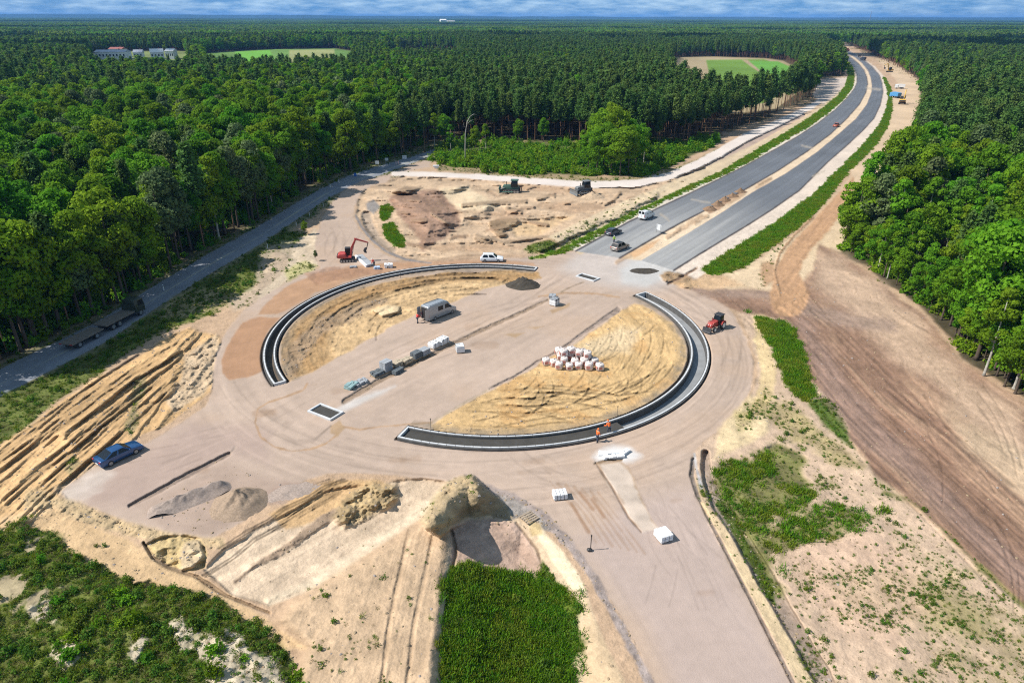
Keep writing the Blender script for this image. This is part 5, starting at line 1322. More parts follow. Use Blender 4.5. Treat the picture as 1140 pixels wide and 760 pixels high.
# ------------------------------------------------------------------ materials of built things
KERB = plain('pale_concrete', (0.50, 0.505, 0.51), 0.85, var=0.2, scale=1.2, spec=0.2)
DARKBED = plain('damp_concrete_bed', (0.052, 0.048, 0.042), 0.8, var=0.25, scale=0.8, spec=0.3)
KERBSIDE = plain('dark_grey_concrete', (0.10, 0.098, 0.095), 0.95, var=0.3, scale=1.5, spec=0.1)
SANDBED = plain('sandy_concrete_bed', (0.12, 0.095, 0.072), 0.9, var=0.3, scale=0.8, spec=0.2)
GREYBED = plain('dry_concrete_bed', (0.235, 0.24, 0.245), 0.9, var=0.2, scale=0.8, spec=0.2)
RUBBER = plain('black_rubber', (0.022, 0.022, 0.023), 0.85, var=0.2)
RIM = plain('grey_rim', (0.34, 0.35, 0.36), 0.4, 0.6, var=0.05)
GLASS = plain('dark_glass', (0.010, 0.014, 0.018), 0.16, var=0.05, spec=0.35)
BLACK = plain('black_plastic', (0.03, 0.03, 0.032), 0.6, var=0.1)
STEEL = plain('bare_steel', (0.36, 0.36, 0.36), 0.45, 0.7, var=0.15)
LAMP = plain('clear_lamp', (0.75, 0.75, 0.72), 0.2, var=0.03); REDLAMP = plain('red_lamp', (0.42, 0.02, 0.02), 0.3, var=0.03)
BLUEP = plain('blue_car_paint', (0.016, 0.070, 0.19), 0.26, 0.25, var=0.03, coat=0.7)
WHITEP = plain('white_car_paint', (0.74, 0.75, 0.76), 0.35, var=0.03, coat=0.4)
SILVERP = plain('silver_van_paint', (0.34, 0.36, 0.38), 0.36, 0.3, var=0.04, coat=0.4)
BROWNP = plain('bronze_car_paint', (0.29, 0.245, 0.215), 0.35, 0.3, var=0.04, coat=0.4)
DARKP = plain('dark_blue_grey_paint', (0.050, 0.062, 0.082), 0.32, 0.2, var=0.04, coat=0.4)
REDP = plain('red_machine_paint', (0.40, 0.055, 0.045), 0.45, var=0.12, scale=1.0); RUST = plain('orange_red_paint', (0.36, 0.10, 0.06), 0.5, var=0.12)
TEALP = plain('dark_green_machine_paint', (0.055, 0.115, 0.085), 0.55, var=0.2, scale=0.8); GREYP = plain('dusty_grey_machine_paint', (0.135, 0.145, 0.15), 0.6, var=0.25, scale=0.8)
YELLOWP = plain('yellow_machine_paint', (0.60, 0.36, 0.05), 0.5, var=0.12); LBLUEP = plain('light_blue_paint', (0.08, 0.26, 0.50), 0.45, var=0.1)
OLIVE = plain('dark_olive_truck_paint', (0.035, 0.045, 0.032), 0.5, var=0.15); PLANK = plain('grey_deck_planks', (0.15, 0.125, 0.10), 0.9, var=0.4, scale=2.5)
WOOD = plain('pallet_wood', (0.40, 0.29, 0.17), 0.9, var=0.3, scale=3); WHITESTONE = plain('white_kerb_stone', (0.70, 0.71, 0.72), 0.85, var=0.10, scale=2)
GREYSTONE = plain('grey_paving_stone', (0.29, 0.305, 0.325), 0.9, var=0.2, scale=3); DARKSTONE = plain('dark_granite', (0.10, 0.115, 0.125), 0.85, var=0.3, scale=3); TANSTONE = plain('tan_paving_stone', (0.40, 0.33, 0.24), 0.9, var=0.25, scale=3)
FILM = plain('pale_wrapping_film', (0.60, 0.615, 0.63), 0.3, var=0.18, scale=2.5, spec=0.6)
BAG = plain('white_woven_bag', (0.60, 0.535, 0.50), 0.85, var=0.28, scale=2.2, spec=0.2); BAGRED = plain('reddish_printed_band', (0.46, 0.20, 0.165), 0.85, var=0.3, scale=3)
ORANGE = plain('orange_high_visibility_cloth', (0.80, 0.16, 0.03), 0.8, var=0.08); REDCLOTH = plain('red_work_cloth', (0.62, 0.045, 0.035), 0.8, var=0.1); LIME = plain('lime_high_visibility_cloth', (0.42, 0.62, 0.10), 0.8, var=0.08)
NAVY = plain('navy_work_cloth', (0.035, 0.045, 0.07), 0.85, var=0.15); SKIN = plain('skin', (0.50, 0.30, 0.22), 0.6, var=0.05); WHITEPL = plain('white_plastic', (0.75, 0.75, 0.73), 0.4, var=0.05)
HAIR = plain('dark_hair', (0.04, 0.03, 0.022), 0.7, var=0.1); WALLM = plain('white_render', (0.72, 0.70, 0.67), 0.9, var=0.06, scale=0.2); ROOFRED = plain('dark_red_roof', (0.26, 0.085, 0.07), 0.85, var=0.15, scale=0.5); ROOFGREY = plain('grey_roof', (0.36, 0.38, 0.42), 0.7, var=0.1, scale=0.5)
DARKSOIL = plain('dark_wet_soil', (0.060, 0.052, 0.042), 0.95, var=0.35, scale=1.5, spec=0.1); BALLAST = plain('pinkish_grey_gravel', (0.31, 0.245, 0.205), 0.95, var=0.35, scale=6, spec=0.1); TANGRAVEL = plain('tan_gravel', (0.285, 0.21, 0.15), 0.95, var=0.35, scale=6, spec=0.1)
BLUESIGN = plain('blue_sign_face', (0.02, 0.12, 0.42), 0.5, var=0.04); TIMBER = plain('weathered_timber', (0.30, 0.235, 0.17), 0.9, var=0.3)

def heading(a, b):
    p, q = ground_xy(*a), ground_xy(*b)
    return math.atan2(q[1] - p[1], q[0] - p[0])

# ------------------------------------------------------------------ half rings of twin kerbs
def angle_of(c, px, py):
    p = ground_xy(px, py); return math.atan2(p[1] - c[1], p[0] - c[0])
def arc_run(m, c, ra, rb, a0, a1, z0, z1, piece=1.0, gap=0.025):
    n = max(1, int(abs(a1 - a0) * ra / piece))
    for i in range(n):
        t0 = a0 + (a1 - a0) * (i + gap) / n; t1 = a0 + (a1 - a0) * (i + 1 - gap) / n
        v = [(c[0] + r_ * math.cos(t), c[1] + r_ * math.sin(t), z) for z in (z0, z1) for r_, t in ((ra, t0), (rb, t0), (rb, t1), (ra, t1))]
        f = [(3, 2, 1, 0), (4, 5, 6, 7), (0, 1, 5, 4), (1, 2, 6, 5), (2, 3, 7, 6), (3, 0, 4, 7)]
        if a1 < a0: f = [tuple(reversed(q)) for q in f]
        m.add(v, f)
def half_ring(c, r0, r1, a0, a1, label, beds):
    e = empty('curved_kerb', (0, 0, 0), 0, label, 'kerb')
    m = MB(); arc_run(m, c, r0, r0 + 0.19, a0, a1, -1.3, 0.26); m.build('inner_kerb', KERB, e)
    m = MB(); arc_run(m, c, r1 - 0.19, r1, a0, a1, -1.3, 0.26); m.build('outer_kerb', KERB, e)
    for q0, q1, zt in ((r0 - .14, r0 - .005, .17), (r0 + .195, r0 + .30, .185), (r1 - .30, r1 - .195, .18), (r1 + .005, r1 + .16, .165)):  # dark grey strips along both faces of each kerb, below its top
        m = MB(); arc_run(m, c, q0, q1, a0 + .003 * (1 if a1 > a0 else -1), a1 - .003 * (1 if a1 > a0 else -1), -1.28, zt, 0.7, 0.0); m.build('kerb_side_strip', KERBSIDE, e)
    for a in (a0, a1):
        m = MB(); s = 0.26 / r0 * (1 if a1 > a0 else -1) * (1 if a == a0 else -1)
        arc_run(m, c, r0 + 0.192, r1 - 0.192, a, a + s, -1.3, 0.25, 9); m.build('end_kerb', KERB, e)
    for b0, b1, mt, z in beds:
        m = MB(); arc_run(m, c, r0 + 0.305, r1 - 0.305, b0, b1, -1.25, z - .32, 0.8, 0.0); m.build('concrete_bed', mt, e)
    return e
aL0, aL1 = angle_of(RC_L, 598, 299), angle_of(RC_L, 313, 427) + 2 * math.pi
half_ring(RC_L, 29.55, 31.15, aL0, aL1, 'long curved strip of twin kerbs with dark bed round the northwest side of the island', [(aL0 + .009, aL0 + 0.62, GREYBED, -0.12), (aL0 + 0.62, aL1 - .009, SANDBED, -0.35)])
aR0, aR1 = angle_of(RC_R, 711, 328), angle_of(RC_R, 443, 487)
aW = angle_of(RC_R, 697, 477)
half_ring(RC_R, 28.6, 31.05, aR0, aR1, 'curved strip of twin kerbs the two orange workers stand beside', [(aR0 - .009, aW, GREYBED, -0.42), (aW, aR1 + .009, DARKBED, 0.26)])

def kerb_frame(corners, label):
    P = [ground_xy(*c) for c in corners]; o = sum(P) / 4
    a = math.atan2(*((P[1] + P[2] - P[0] - P[3])[::-1])); L = np.hypot(*((P[1] + P[2] - P[0] - P[3]) / 2)); W = np.hypot(*((P[3] + P[2] - P[0] - P[1]) / 2))
    e = empty('kerb_frame', (o[0], o[1], 0), a, label, 'kerb')
    m = MB(); m.box((0, W / 2 - .13, 0.05), (L, .26, .4), ch=.03); m.build('long_kerb', KERB, e)
    m = MB(); m.box((0, -W / 2 + .13, 0.05), (L, .26, .4), ch=.03); m.build('long_kerb', KERB, e)
    for s in (-1, 1):
        m = MB(); m.box((s * (L / 2 - .13), 0, 0.045), (.26, W - .53, .39), ch=.03); m.build('short_kerb', KERB, e)
    m = MB(); m.box((0, 0, -.08), (L - .53, W - .53, .3)); m.build('bed', DARKBED, e)
kerb_frame([(342, 459), (368, 468.5), (383, 460), (357, 449.5)], 'four-sided kerb frame at the southwest nose of the island')
kerb_frame([(640.5, 308), (661, 314), (668, 310.5), (648, 305)], 'four-sided kerb frame where the highway meets the roundabout')

# ------------------------------------------------------------------ road vehicles
def wheel(parent, x, y, r, w, rim=None, name='wheel'):
    m = MB(); m.tube([(x, y - w / 2, r), (x, y - w * .3, r), (x, y + w * .3, r), (x, y + w / 2, r)], [r * .88, r, r, r * .88], 18)
    o = m.build(name, RUBBER, parent, False)
    q = MB(); q.tube([(x, y - w / 2 - .012, r), (x, y + w / 2 + .012, r)], r * .62, 14); q.build('rim', rim or RIM, o)
    return o
def quad_panel(name, mat, parent, pts, off, inset=0.06):
    """a window: a thin pane set just proud of the face given by four corners"""
    P = [Vector(p) for p in pts]; c = sum(P, Vector()) / 4
    n = (P[1] - P[0]).cross(P[3] - P[0]).normalized()
    if n.dot(off) < 0: n = -n
    Q = []
    for i in range(4):
        a, b = (P[(i + 1) % 4] - P[i]), (P[(i - 1) % 4] - P[i])
        Q.append(P[i] + a.normalized() * min(inset, a.length * .3) + b.normalized() * min(inset, b.length * .3))
    m = MB(); v = [q - n * .02 for q in Q] + [q + n * .012 for q in Q]
    f = [(3, 2, 1, 0), (4, 5, 6, 7), (0, 1, 5, 4), (1, 2, 6, 5), (2, 3, 7, 6), (3, 0, 4, 7)]
    if (Q[1] - Q[0]).cross(Q[3] - Q[0]).dot(n) < 0: f = [tuple(reversed(q)) for q in f]
    m.add(v, f); return m.build(name, mat, parent)
def place(near_rear, near_front, W, L):
    """ground spot and heading from the two near-side wheel contact points"""
    a, b = at(*near_rear), at(*near_front)
    th = math.atan2(b.y - a.y, b.x - a.x)
    left = Vector((-math.sin(th), math.cos(th), 0))
    c = (a + b) / 2
    c = c + left * (W / 2 if left.y > 0 else -W / 2)
    return Vector((c.x, c.y, max(0, min(a.z, b.z)))), th
def car(name, label, cat, loc, th, paint, L=4.5, W=1.82, H=1.48, belt=0.92, nose=0.72, tail=0.9, cab=(-2.0, -1.15, 0.55, 1.25), wr=0.33, boot=None, top=None, rails=False):
    """cab = x of rear glass foot, rear roof edge, front roof edge, windscreen foot"""
    e = empty(name, loc, th, label, cat)
    h = L / 2; g = 0.2
    low = [(-h, .38), (-h + .05, .24), (h - .1, .24), (h, .36), (h - .03, nose - .08), (h - .18, nose), (cab[3], belt), (cab[0], boot or belt), (-h + .08, (boot or belt) - .02), (-h, (boot or belt) - .2)]
    m = MB(); m.prism(low, W / 2, ztap=(.62, .93, 1.05))
    hb, ht = W / 2 * .94, W / 2 * .74
    b = [(cab[0], hb), (cab[3], hb)]; zb, zt = belt - .03, H
    V = [(cab[0], -hb, zb), (cab[3], -hb, zb), (cab[3], hb, zb), (cab[0], hb, zb), (cab[1], -ht, zt), (cab[2], -ht, zt), (cab[2], ht, zt), (cab[1], ht, zt)]
    m.add(V, [(3, 2, 1, 0), (4, 5, 6, 7), (0, 1, 5, 4), (1, 2, 6, 5), (2, 3, 7, 6), (3, 0, 4, 7)])
    m.build('body', paint, e, bevel=.07)
    V = [Vector(v) for v in V]
    quad_panel('windscreen', GLASS, e, (V[1], V[2], V[6], V[5]), Vector((1, 0, .5)), .07)
    quad_panel('rear_window', GLASS, e, (V[0], V[3], V[7], V[4]), Vector((-1, 0, .5)), .07)
    for s, (a, b_, c, d) in ((-1, (0, 1, 5, 4)), (1, (3, 2, 6, 7))):
        for t0, t1 in ((.07, .47), (.51, .92)):
            pts = (V[a].lerp(V[b_], t0), V[a].lerp(V[b_], t1), V[d].lerp(V[c], t1), V[d].lerp(V[c], t0))
            quad_panel('side_window', GLASS, e, pts, Vector((0, s, .2)), .05)
        for x in (-h + .95 * L / 4.5, h - .92 * L / 4.5): wheel(e, x, s * (W / 2 - .10), wr, .24)
        m = MB(); m.box((h - .13, s * W * .36, nose - .12), (.20, .36, .14), ch=.03); m.build('headlight', LAMP, e)
        m = MB(); m.box((-h + .03, s * W * .38, (boot or belt) - .14), (.12, .30, .14), ch=.03); m.build('tail_light', REDLAMP, e)
        m = MB(); m.box((cab[3] - .35, s * (W / 2 + .07), belt + .06), (.14, .18, .14), ch=.03); m.build('mirror', paint, e)
    m = MB(); m.box((h - .02, 0, .42), (.10, W * .5, .16), ch=.02); m.build('grille', BLACK, e)
    m = MB(); m.box((-h + .0, 0, .52), (.05, .5, .12)); m.build('number_plate', WHITEPL, e)
    if rails:
        for s in (-1, 1):
            m = MB(); m.tube([(cab[1] + .1, s * ht * .86, H + .05), (cab[2] - .1, s * ht * .86, H + .05)], .025, 6); m.build('roof_rail', BLACK, e)
    if top: quad_panel('sunroof', GLASS, e, ((cab[1] + .25, -ht * .7, zt), (cab[2] - .1, -ht * .7, zt), (cab[2] - .1, ht * .7, zt), (cab[1] + .25, ht * .7, zt)), Vector((0, 0, 1)), .03)
    return e
loc, th = place((124.8, 518.5), (151.7, 505.5), 1.86, 4.75)
car('parked_car', 'dark blue fastback car parked on the gravel beside the sand spoil', 'car', loc, th, BLUEP, 4.75, 1.86, 1.42, .92, .74, cab=(-2.05, -.85, .35, 1.15), boot=1.0)
loc, th = place((540.3, 292), (554.3, 292.2), 1.82, 4.5)
car('parked_car', 'white estate car parked on the brown lane north of the ring', 'car', loc, th, WHITEP, 4.6, 1.84, 1.55, .95, .78, cab=(-2.12, -1.75, .3, 1.1), rails=True)
loc, th = place((681.9, 263.2), (690.7, 260.0), 1.82, 4.5)
car('parked_car', 'dark blue grey car parked at the left edge of the highway mouth', 'car', loc, th, DARKP, 4.4, 1.82, 1.5, .93, .76, cab=(-2.0, -1.4, .3, 1.1))
loc, th = place((689.2, 280.3), (698.6, 276.6), 1.86, 4.6)
car('parked_car', 'bronze car with pale roof rails parked in the highway mouth', 'car', loc, th, BROWNP, 4.6, 1.88, 1.66, 1.0, .85, cab=(-2.15, -1.7, .4, 1.15), rails=True, top=True)
loc, th = place((930.3, 142.2), (935.6, 140.3), 1.8, 4.4)
car('red_pickup', 'small red vehicle standing far up the left carriageway', 'car', loc, th, RUST, 4.8, 1.85, 1.7, 1.0, .9, cab=(-.6, -.2, .7, 1.3), boot=.95)

def van(name, label, loc, th, paint, L=6.0, W=2.0, H=2.6, open_doors=False):
    e = empty(name, loc, th, label, 'van'); h = L / 2
    prof = [(-h, .42), (-h + .05, .32), (h - .1, .32), (h, .5), (h - .03, .95), (h - .22, 1.08), (h - .95, 1.32), (h - 1.75, H - .16), (h - 2.2, H), (-h + .1, H), (-h, H - .1)]
    m = MB(); m.prism(prof, W / 2, ztap=(1.2, .86, H)); m.build('body', paint, e, bevel=.07)
    yy = lambda z: W / 2 * (1 - .14 * (z - 1.2) / (H - 1.2)) if z > 1.2 else W / 2
    a, b = (h - .97, 1.34), (h - 1.73, H - .2)
    quad_panel('windscreen', GLASS, e, ((a[0], -yy(a[1]), a[1]), (a[0], yy(a[1]), a[1]), (b[0], yy(b[1]), b[1]), (b[0], -yy(b[1]), b[1])), Vector((1, 0, .6)), .08)
    for s in (-1, 1):
        for x0, x1, x2, x3 in ((h - 2.55, h - 1.2, h - 1.78, h - 2.5), (h - 4.0, h - 2.85, h - 2.85, h - 4.0)):
            z0, z1 = 1.38, H - .45
            quad_panel('side_window', GLASS, e, ((x0, s * yy(z0), z0), (x1, s * yy(z0), z0), (x2, s * yy(z1), z1), (x3, s * yy(z1), z1)), Vector((0, s, 0)), .04)
        for x in (-h + 1.25, h - .95): wheel(e, x, s * (W / 2 - .1), .35, .24)
        m = MB(); m.box((h - .16, s * W * .37, .86), (.24, .3, .2), ch=.04); m.build('headlight', LAMP, e)
        m = MB(); m.box((-h + .02, s * W * .46, 1.1), (.08, .12, .5), ch=.02); m.build('tail_light', REDLAMP, e)
        m = MB(); m.box((h - 1.35, s * (W / 2 + .12), 1.5), (.14, .22, .34), ch=.04); m.build('mirror', BLACK, e)
        m = MB(); m.tube([(-h + .4, s * W * .36, H + .07), (h - 2.4, s * W * .36, H + .07)], .04, 6); m.build('roof_rail', STEEL, e)
        m = MB()
        if open_doors: m.box((-h - .38, s * (W / 2 - .02), 1.42), (.76, .06, 1.9), ch=.02)
        else: m.box((-h - .02, s * W * .215, 1.42), (.05, W * .41, 1.9), ch=.02)
        d = m.build('rear_door', paint, e)
        if not open_doors:
            m = MB(); m.box((-h - .05, s * W * .215, 1.85), (.03, W * .30, .6)); m.build('pane', GLASS, d)
    if open_doors:
        m = MB(); m.box((-h - .012, 0, 1.4), (.03, W * .76, 1.8)); m.build('dark_load_opening', BLACK, e)  # flat black panel stands in for the shaded inside of the van
    m = MB(); m.box((h - .0, 0, .62), (.08, W * .6, .22), ch=.02); m.build('grille', BLACK, e)
    m = MB(); m.box((-h - .04, 0, .44), (.16, W * .9, .14), ch=.03); m.build('bumper', BLACK, e)
    return e
loc, th = place((484.4, 356.8), (502.5, 349.6), 2.0, 5.9)
VAN = van('panel_van', 'silver grey panel van with its rear doors open on the island sand', loc, th, SILVERP, open_doors=True)
van_loc, van_th = loc, th
loc, th = place((719.6, 245.2), (727.0, 242.2), 1.95, 5.2)
van('panel_van', 'white panel van driving up the left carriageway', loc, th, WHITEP, 4.9, 1.9, 1.95)

# flatbed lorry and its trailer on the old road
a, b = at(83, 391), at(163.5, 348)
th = math.atan2(b.y - a.y, b.x - a.x); left = Vector((-math.sin(th), math.cos(th), 0)); fw = Vector((math.cos(th), math.sin(th), 0))
tot = (b - a).length; TL = tot * .56; RL = tot * .40
c = b - fw * TL / 2 + left * 1.25
e = empty('flatbed_lorry', (c.x, c.y, .02), th, 'dark flatbed lorry with an empty plank deck on the shaded old road', 'lorry'); h = TL / 2
m = MB(); m.prism([(h - 2.0, .75), (h, .6), (h, 1.75), (h - .12, 2.7), (h - .35, 2.85), (h - 2.0, 2.85)], 1.2, ztap=(1.8, .92, 2.85)); m.build('cab', OLIVE, e, bevel=.06)
quad_panel('windscreen', GLASS, e, ((h, -1.15, 1.75), (h, 1.15, 1.75), (h - .12, 1.08, 2.65), (h - .12, -1.08, 2.65)), Vector((1, 0, .1)), .08)
for s in (-1, 1):
    quad_panel('side_window', GLASS, e, ((h - 1.3, s * 1.2, 1.75), (h - .15, s * 1.2, 1.75), (h - .25, s * 1.13, 2.6), (h - 1.3, s * 1.13, 2.6)), Vector((0, s, 0)), .04)
    m = MB(); m.box((h - .01, s * .85, .95), (.1, .4, .22), ch=.03); m.build('headlight', LAMP, e)
    for x in (h - 1.1, -h + 1.3, -h + 2.6): wheel(e, x, s * 1.02, .5, .36)
m = MB(); m.box((-1.05, 0, .85), (TL - 2.2, .9, .3)); m.build('chassis', BLACK, e)
m = MB(); m.box((-1.1, 0, 1.12), (TL - 2.3, 2.45, .22), ch=.03); m.build('deck', PLANK, e)
m = MB(); m.box((h - 2.28, 0, 1.75), (.10, 2.4, 1.1), ch=.02); m.build('headboard', OLIVE, e)
c = a + fw * RL / 2 + left * 1.25
e = empty('flatbed_trailer', (c.x, c.y, .02), th, 'dark flatbed trailer coupled behind the lorry on the old road', 'trailer'); h = RL / 2
m = MB(); m.box((0, 0, .95), (RL, 2.45, .2), ch=.03); m.build('deck', PLANK, e)
m = MB(); m.box((0, 0, .7), (RL - .4, .9, .28)); m.build('chassis', BLACK, e)
m = MB(); m.tube([(h - .2, .5, .75), (h + 1.3, 0, .7), (h - .2, -.5, .75)], .07, 6); m.build('drawbar', BLACK, e)
for s in (-1, 1):
    for x in (-h + 1.3, h - 1.4): wheel(e, x, s * 1.0, .46, .34)
    m = MB(); m.box((-h - .02, s * .95, .95), (.06, .4, .14)); m.build('tail_light', REDLAMP, e)

# ------------------------------------------------------------------ machines
def crawler(parent, L, W, hgt, gauge):
    for s in (-1, 1):
        r = hgt / 2
        prof = [(-L / 2 + r + r * math.cos(t), r + r * math.sin(t)) for t in np.linspace(math.pi / 2, 3 * math.pi / 2, 8)] + [(L / 2 - r + r * math.cos(t), r + r * math.sin(t)) for t in np.linspace(-math.pi / 2, math.pi / 2, 8)]
        m = MB(); m.prism(prof, W / 2, y0=s * gauge / 2); o = m.build('track', BLACK, parent)
        q = MB()
        for x in np.linspace(-L / 2 + r, L / 2 - r, 5): q.tube([(x, s * gauge / 2 - W / 2 - .03, r), (x, s * gauge / 2 + W / 2 + .03, r)], r * .6, 10)
        q.build('roller_set', STEEL, o)
def excavator(loc, th, label, paint, arm=None, k=1.0, cat='excavator'):
    e = empty('excavator', loc, th, label, cat, scale=k)
    crawler(e, 2.9, .5, .68, 1.75)
    m = MB(); m.box((0, 0, .5), (1.7, 1.3, .34), ch=.05); m.tube([(0, 0, .6), (0, 0, .9)], .55, 16); m.build('undercarriage', BLACK, e)
    m = MB(); m.prism([(-1.75, .95), (-1.5, .86), (.9, .86), (.9, 1.1), (-.1, 1.2), (-.2, 1.75), (-1.4, 1.75), (-1.75, 1.5)], 1.05); m.build('house', paint, e, bevel=.06)
    m = MB(); m.prism([(-1.95, 1.0), (-1.74, .95), (-1.74, 1.55), (-1.95, 1.4)], .95); m.build('counterweight', BLACK, e, bevel=.04)
    m = MB(); m.prism([(-.35, 1.05), (.95, 1.05), (1.0, 1.7), (.7, 2.65), (-.35, 2.7)], .47, y0=.52); cb = m.build('cab', BLACK, e, bevel=.04)
    for y, s in ((.99, 1), (.05, -1)): quad_panel('pane', GLASS, cb, ((-.28, y, 1.4), (.92, y, 1.4), (.68, y, 2.58), (-.28, y, 2.58)), Vector((0, s, 0)), .05)
    quad_panel('pane', GLASS, cb, ((1.0, .08, 1.7), (1.0, .96, 1.7), (.7, .96, 2.62), (.7, .08, 2.62)), Vector((1, 0, .3)), .04)
    A = arm or [(.75, 1.3), (1.15, 2.9), (2.0, 4.55), (4.35, 3.75), (3.75, 2.1)]
    y = -.3
    def beam(p, q, w0, w1, name, mt, par, thick=.16):
        d = Vector((q[0] - p[0], 0, q[1] - p[1])); n = Vector((-d.z, 0, d.x)).normalized()
        P, Q = Vector((p[0], 0, p[1])), Vector((q[0], 0, q[1]))
        pr = [P - n * w0, Q - n * w1, Q + n * w1, P + n * w0]
        m = MB(); m.prism([(v.x, v.z) for v in pr], thick, y0=y); return m.build(name, mt, par, bevel=.02)
    bm_ = beam(A[0], A[1], .16, .24, 'boom', paint, e)
    beam(A[1], A[2], .235, .16, 'upper_boom', paint, bm_, .155)
    st = beam((A[2][0] - .25, A[2][1] + .1), A[3], .17, .10, 'stick', paint, e, .13)
    def ram(p, q, par):
        m = MB(); mid = [(p[i] + q[i]) / 2 for i in (0, 1)]
        m.tube([(p[0], y, p[1]), (mid[0], y, mid[1])], .075, 8); m.tube([(mid[0], y, mid[1]), (q[0], y, q[1])], .045, 8); m.build('hydraulic_ram', STEEL, par)
    ram((1.0, 1.15), (A[1][0] + .35, A[1][1] + .1), bm_); ram((A[1][0] + .1, A[1][1] + .35), (A[2][0] + .2, A[2][1] + .32), st)
    beam(A[3], (A[4][0] + .25, A[4][1] + .55), .09, .07, 'gripper_link', BLACK, st, .1)
    m = MB(); bx, bz = A[4]; m.prism([(bx - .15, bz + .55), (bx - .45, bz + .1), (bx - .2, bz - .35), (bx + .2, bz - .4), (bx + .05, bz - .1), (bx + .35, bz + .55)], .36, y0=y); m.build('bucket', BLACK, e, bevel=.02)
    return e
p = at(387, 290.5)
excavator((p.x, p.y, 0), math.radians(8), 'red excavator reaching over grey slabs beside the upper arm', REDP)
p = at(1004, 116)
excavator((p.x, p.y, p.z), math.radians(60), 'dark and orange excavator working on the far sand right of the highway', YELLOWP, k=1.6)
p = at(990, 80.5)
excavator((p.x, p.y, p.z), math.radians(200), 'tiny orange excavator digging a trench far right of the highway', YELLOWP, k=1.6)

p, th = at(796, 366), heading((803, 360), (787.5, 367.5))
e = empty('tractor', (p.x, p.y, 0), th, 'red tractor with a dark cab driving on the east side of the ring', 'tractor', scale=.86)
m = MB(); m.prism([(-.3, .75), (1.9, .75), (2.05, .95), (2.05, 1.5), (1.8, 1.66), (-.3, 1.75)], .42); m.build('bonnet', REDP, e, bevel=.06)
m = MB(); m.box((-.6, 0, .8), (1.9, .6, .5), ch=.05); m.build('chassis', BLACK, e)
m = MB(); m.prism([(-1.55, 1.15), (-.1, 1.15), (-.05, 1.7), (-.3, 2.62), (-1.45, 2.62)], .72, ztap=(1.6, .85, 2.62)); cb = m.build('cab', GLASS, e, bevel=.04)
m = MB(); m.box((-.88, 0, 2.68), (1.5, 1.5, .14), ch=.05); m.build('roof', BLACK, cb)
for s in (-1, 1):
    m = MB(); m.prism([(-1.75, 1.05), (-1.6, 1.5), (-1.1, 1.68), (-.5, 1.5), (-.35, 1.05), (-.6, 1.35), (-1.1, 1.52), (-1.55, 1.35)], .24, y0=s * .86); m.build('mudguard', REDP, e)
    wheel(e, -1.08, s * .88, .76, .44, WHITEPL); wheel(e, 1.45, s * .78, .50, .34, WHITEPL)
    m = MB(); m.box((2.06, s * .22, 1.35), (.06, .16, .14)); m.build('headlight', LAMP, e)
    m = MB(); m.tube([(.3, s * .5, 1.5), (1.6, s * .55, 1.8), (2.6, s * .55, .75)], .09, 6); m.build('loader_arm', REDP, e)
m = MB(); m.prism([(2.5, .3), (3.15, .25), (2.85, .45), (2.7, 1.0), (2.5, 1.0)], .85); m.build('bucket', BLACK, e)
m = MB(); m.tube([(.9, -.3, 1.6), (.9, -.3, 2.4)], .05, 8); m.build('exhaust_pipe', BLACK, e)

def bulldozer(loc, th, label, paint, k=1.0):
    e = empty('bulldozer', loc, th, label, 'bulldozer', scale=k)
    crawler(e, 3.6, .62, .95, 2.0)
    m = MB(); m.prism([(-1.5, .7), (2.0, .7), (2.1, 1.5), (1.9, 1.75), (.3, 1.85), (-1.5, 1.7)], .62); m.build('bonnet', paint, e, bevel=.05)
    m = MB(); m.prism([(-1.35, 1.5), (.25, 1.5), (.25, 2.1), (.05, 2.85), (-1.25, 2.85)], .75, ztap=(1.7, .9, 2.85)); cb = m.build('cab', GLASS, e, bevel=.04)
    m = MB(); m.box((-.6, 0, 2.92), (1.75, 1.6, .16), ch=.05); m.build('roof', paint, cb)
    m = MB(); m.prism([(2.75, .05), (2.6, .5), (2.65, 1.05), (2.85, 1.3), (2.95, 1.28), (2.78, 1.0), (2.74, .5), (2.9, .05)], 1.75); m.build('blade', paint, e)
    for s in (-1, 1):
        m = MB(); m.tube([(-.3, s * 1.38, .5), (2.65, s * 1.4, .45)], .13, 6); m.build('push_arm', paint, e)
        m = MB(); m.tube([(1.6, s * .66, 1.3), (2.65, s * .8, .9)], .07, 6); m.build('hydraulic_ram', STEEL, e)
    m = MB(); m.tube([(1.2, .3, 1.8), (1.2, .3, 2.6)], .08, 8); m.build('exhaust_pipe', BLACK, e)
    m = MB(); m.prism([(-1.9, .5), (-1.5, .6), (-1.5, 1.3), (-1.9, 1.25)], .6); m.tube([(-2.1, 0, 1.3), (-2.25, 0, .3)], .09, 6); m.build('ripper', BLACK, e)
p = at(570, 214.5)
bulldozer((p.x, p.y, p.z - .05), math.radians(176), 'dark green bulldozer with its blade to the left below the white haul road', TEALP, 1.25)
p = at(650, 215.5)
bulldozer((p.x, p.y, p.z - .05), math.radians(205), 'dusty grey bulldozer beside a small heap of sand below the white haul road', GREYP, 1.2)

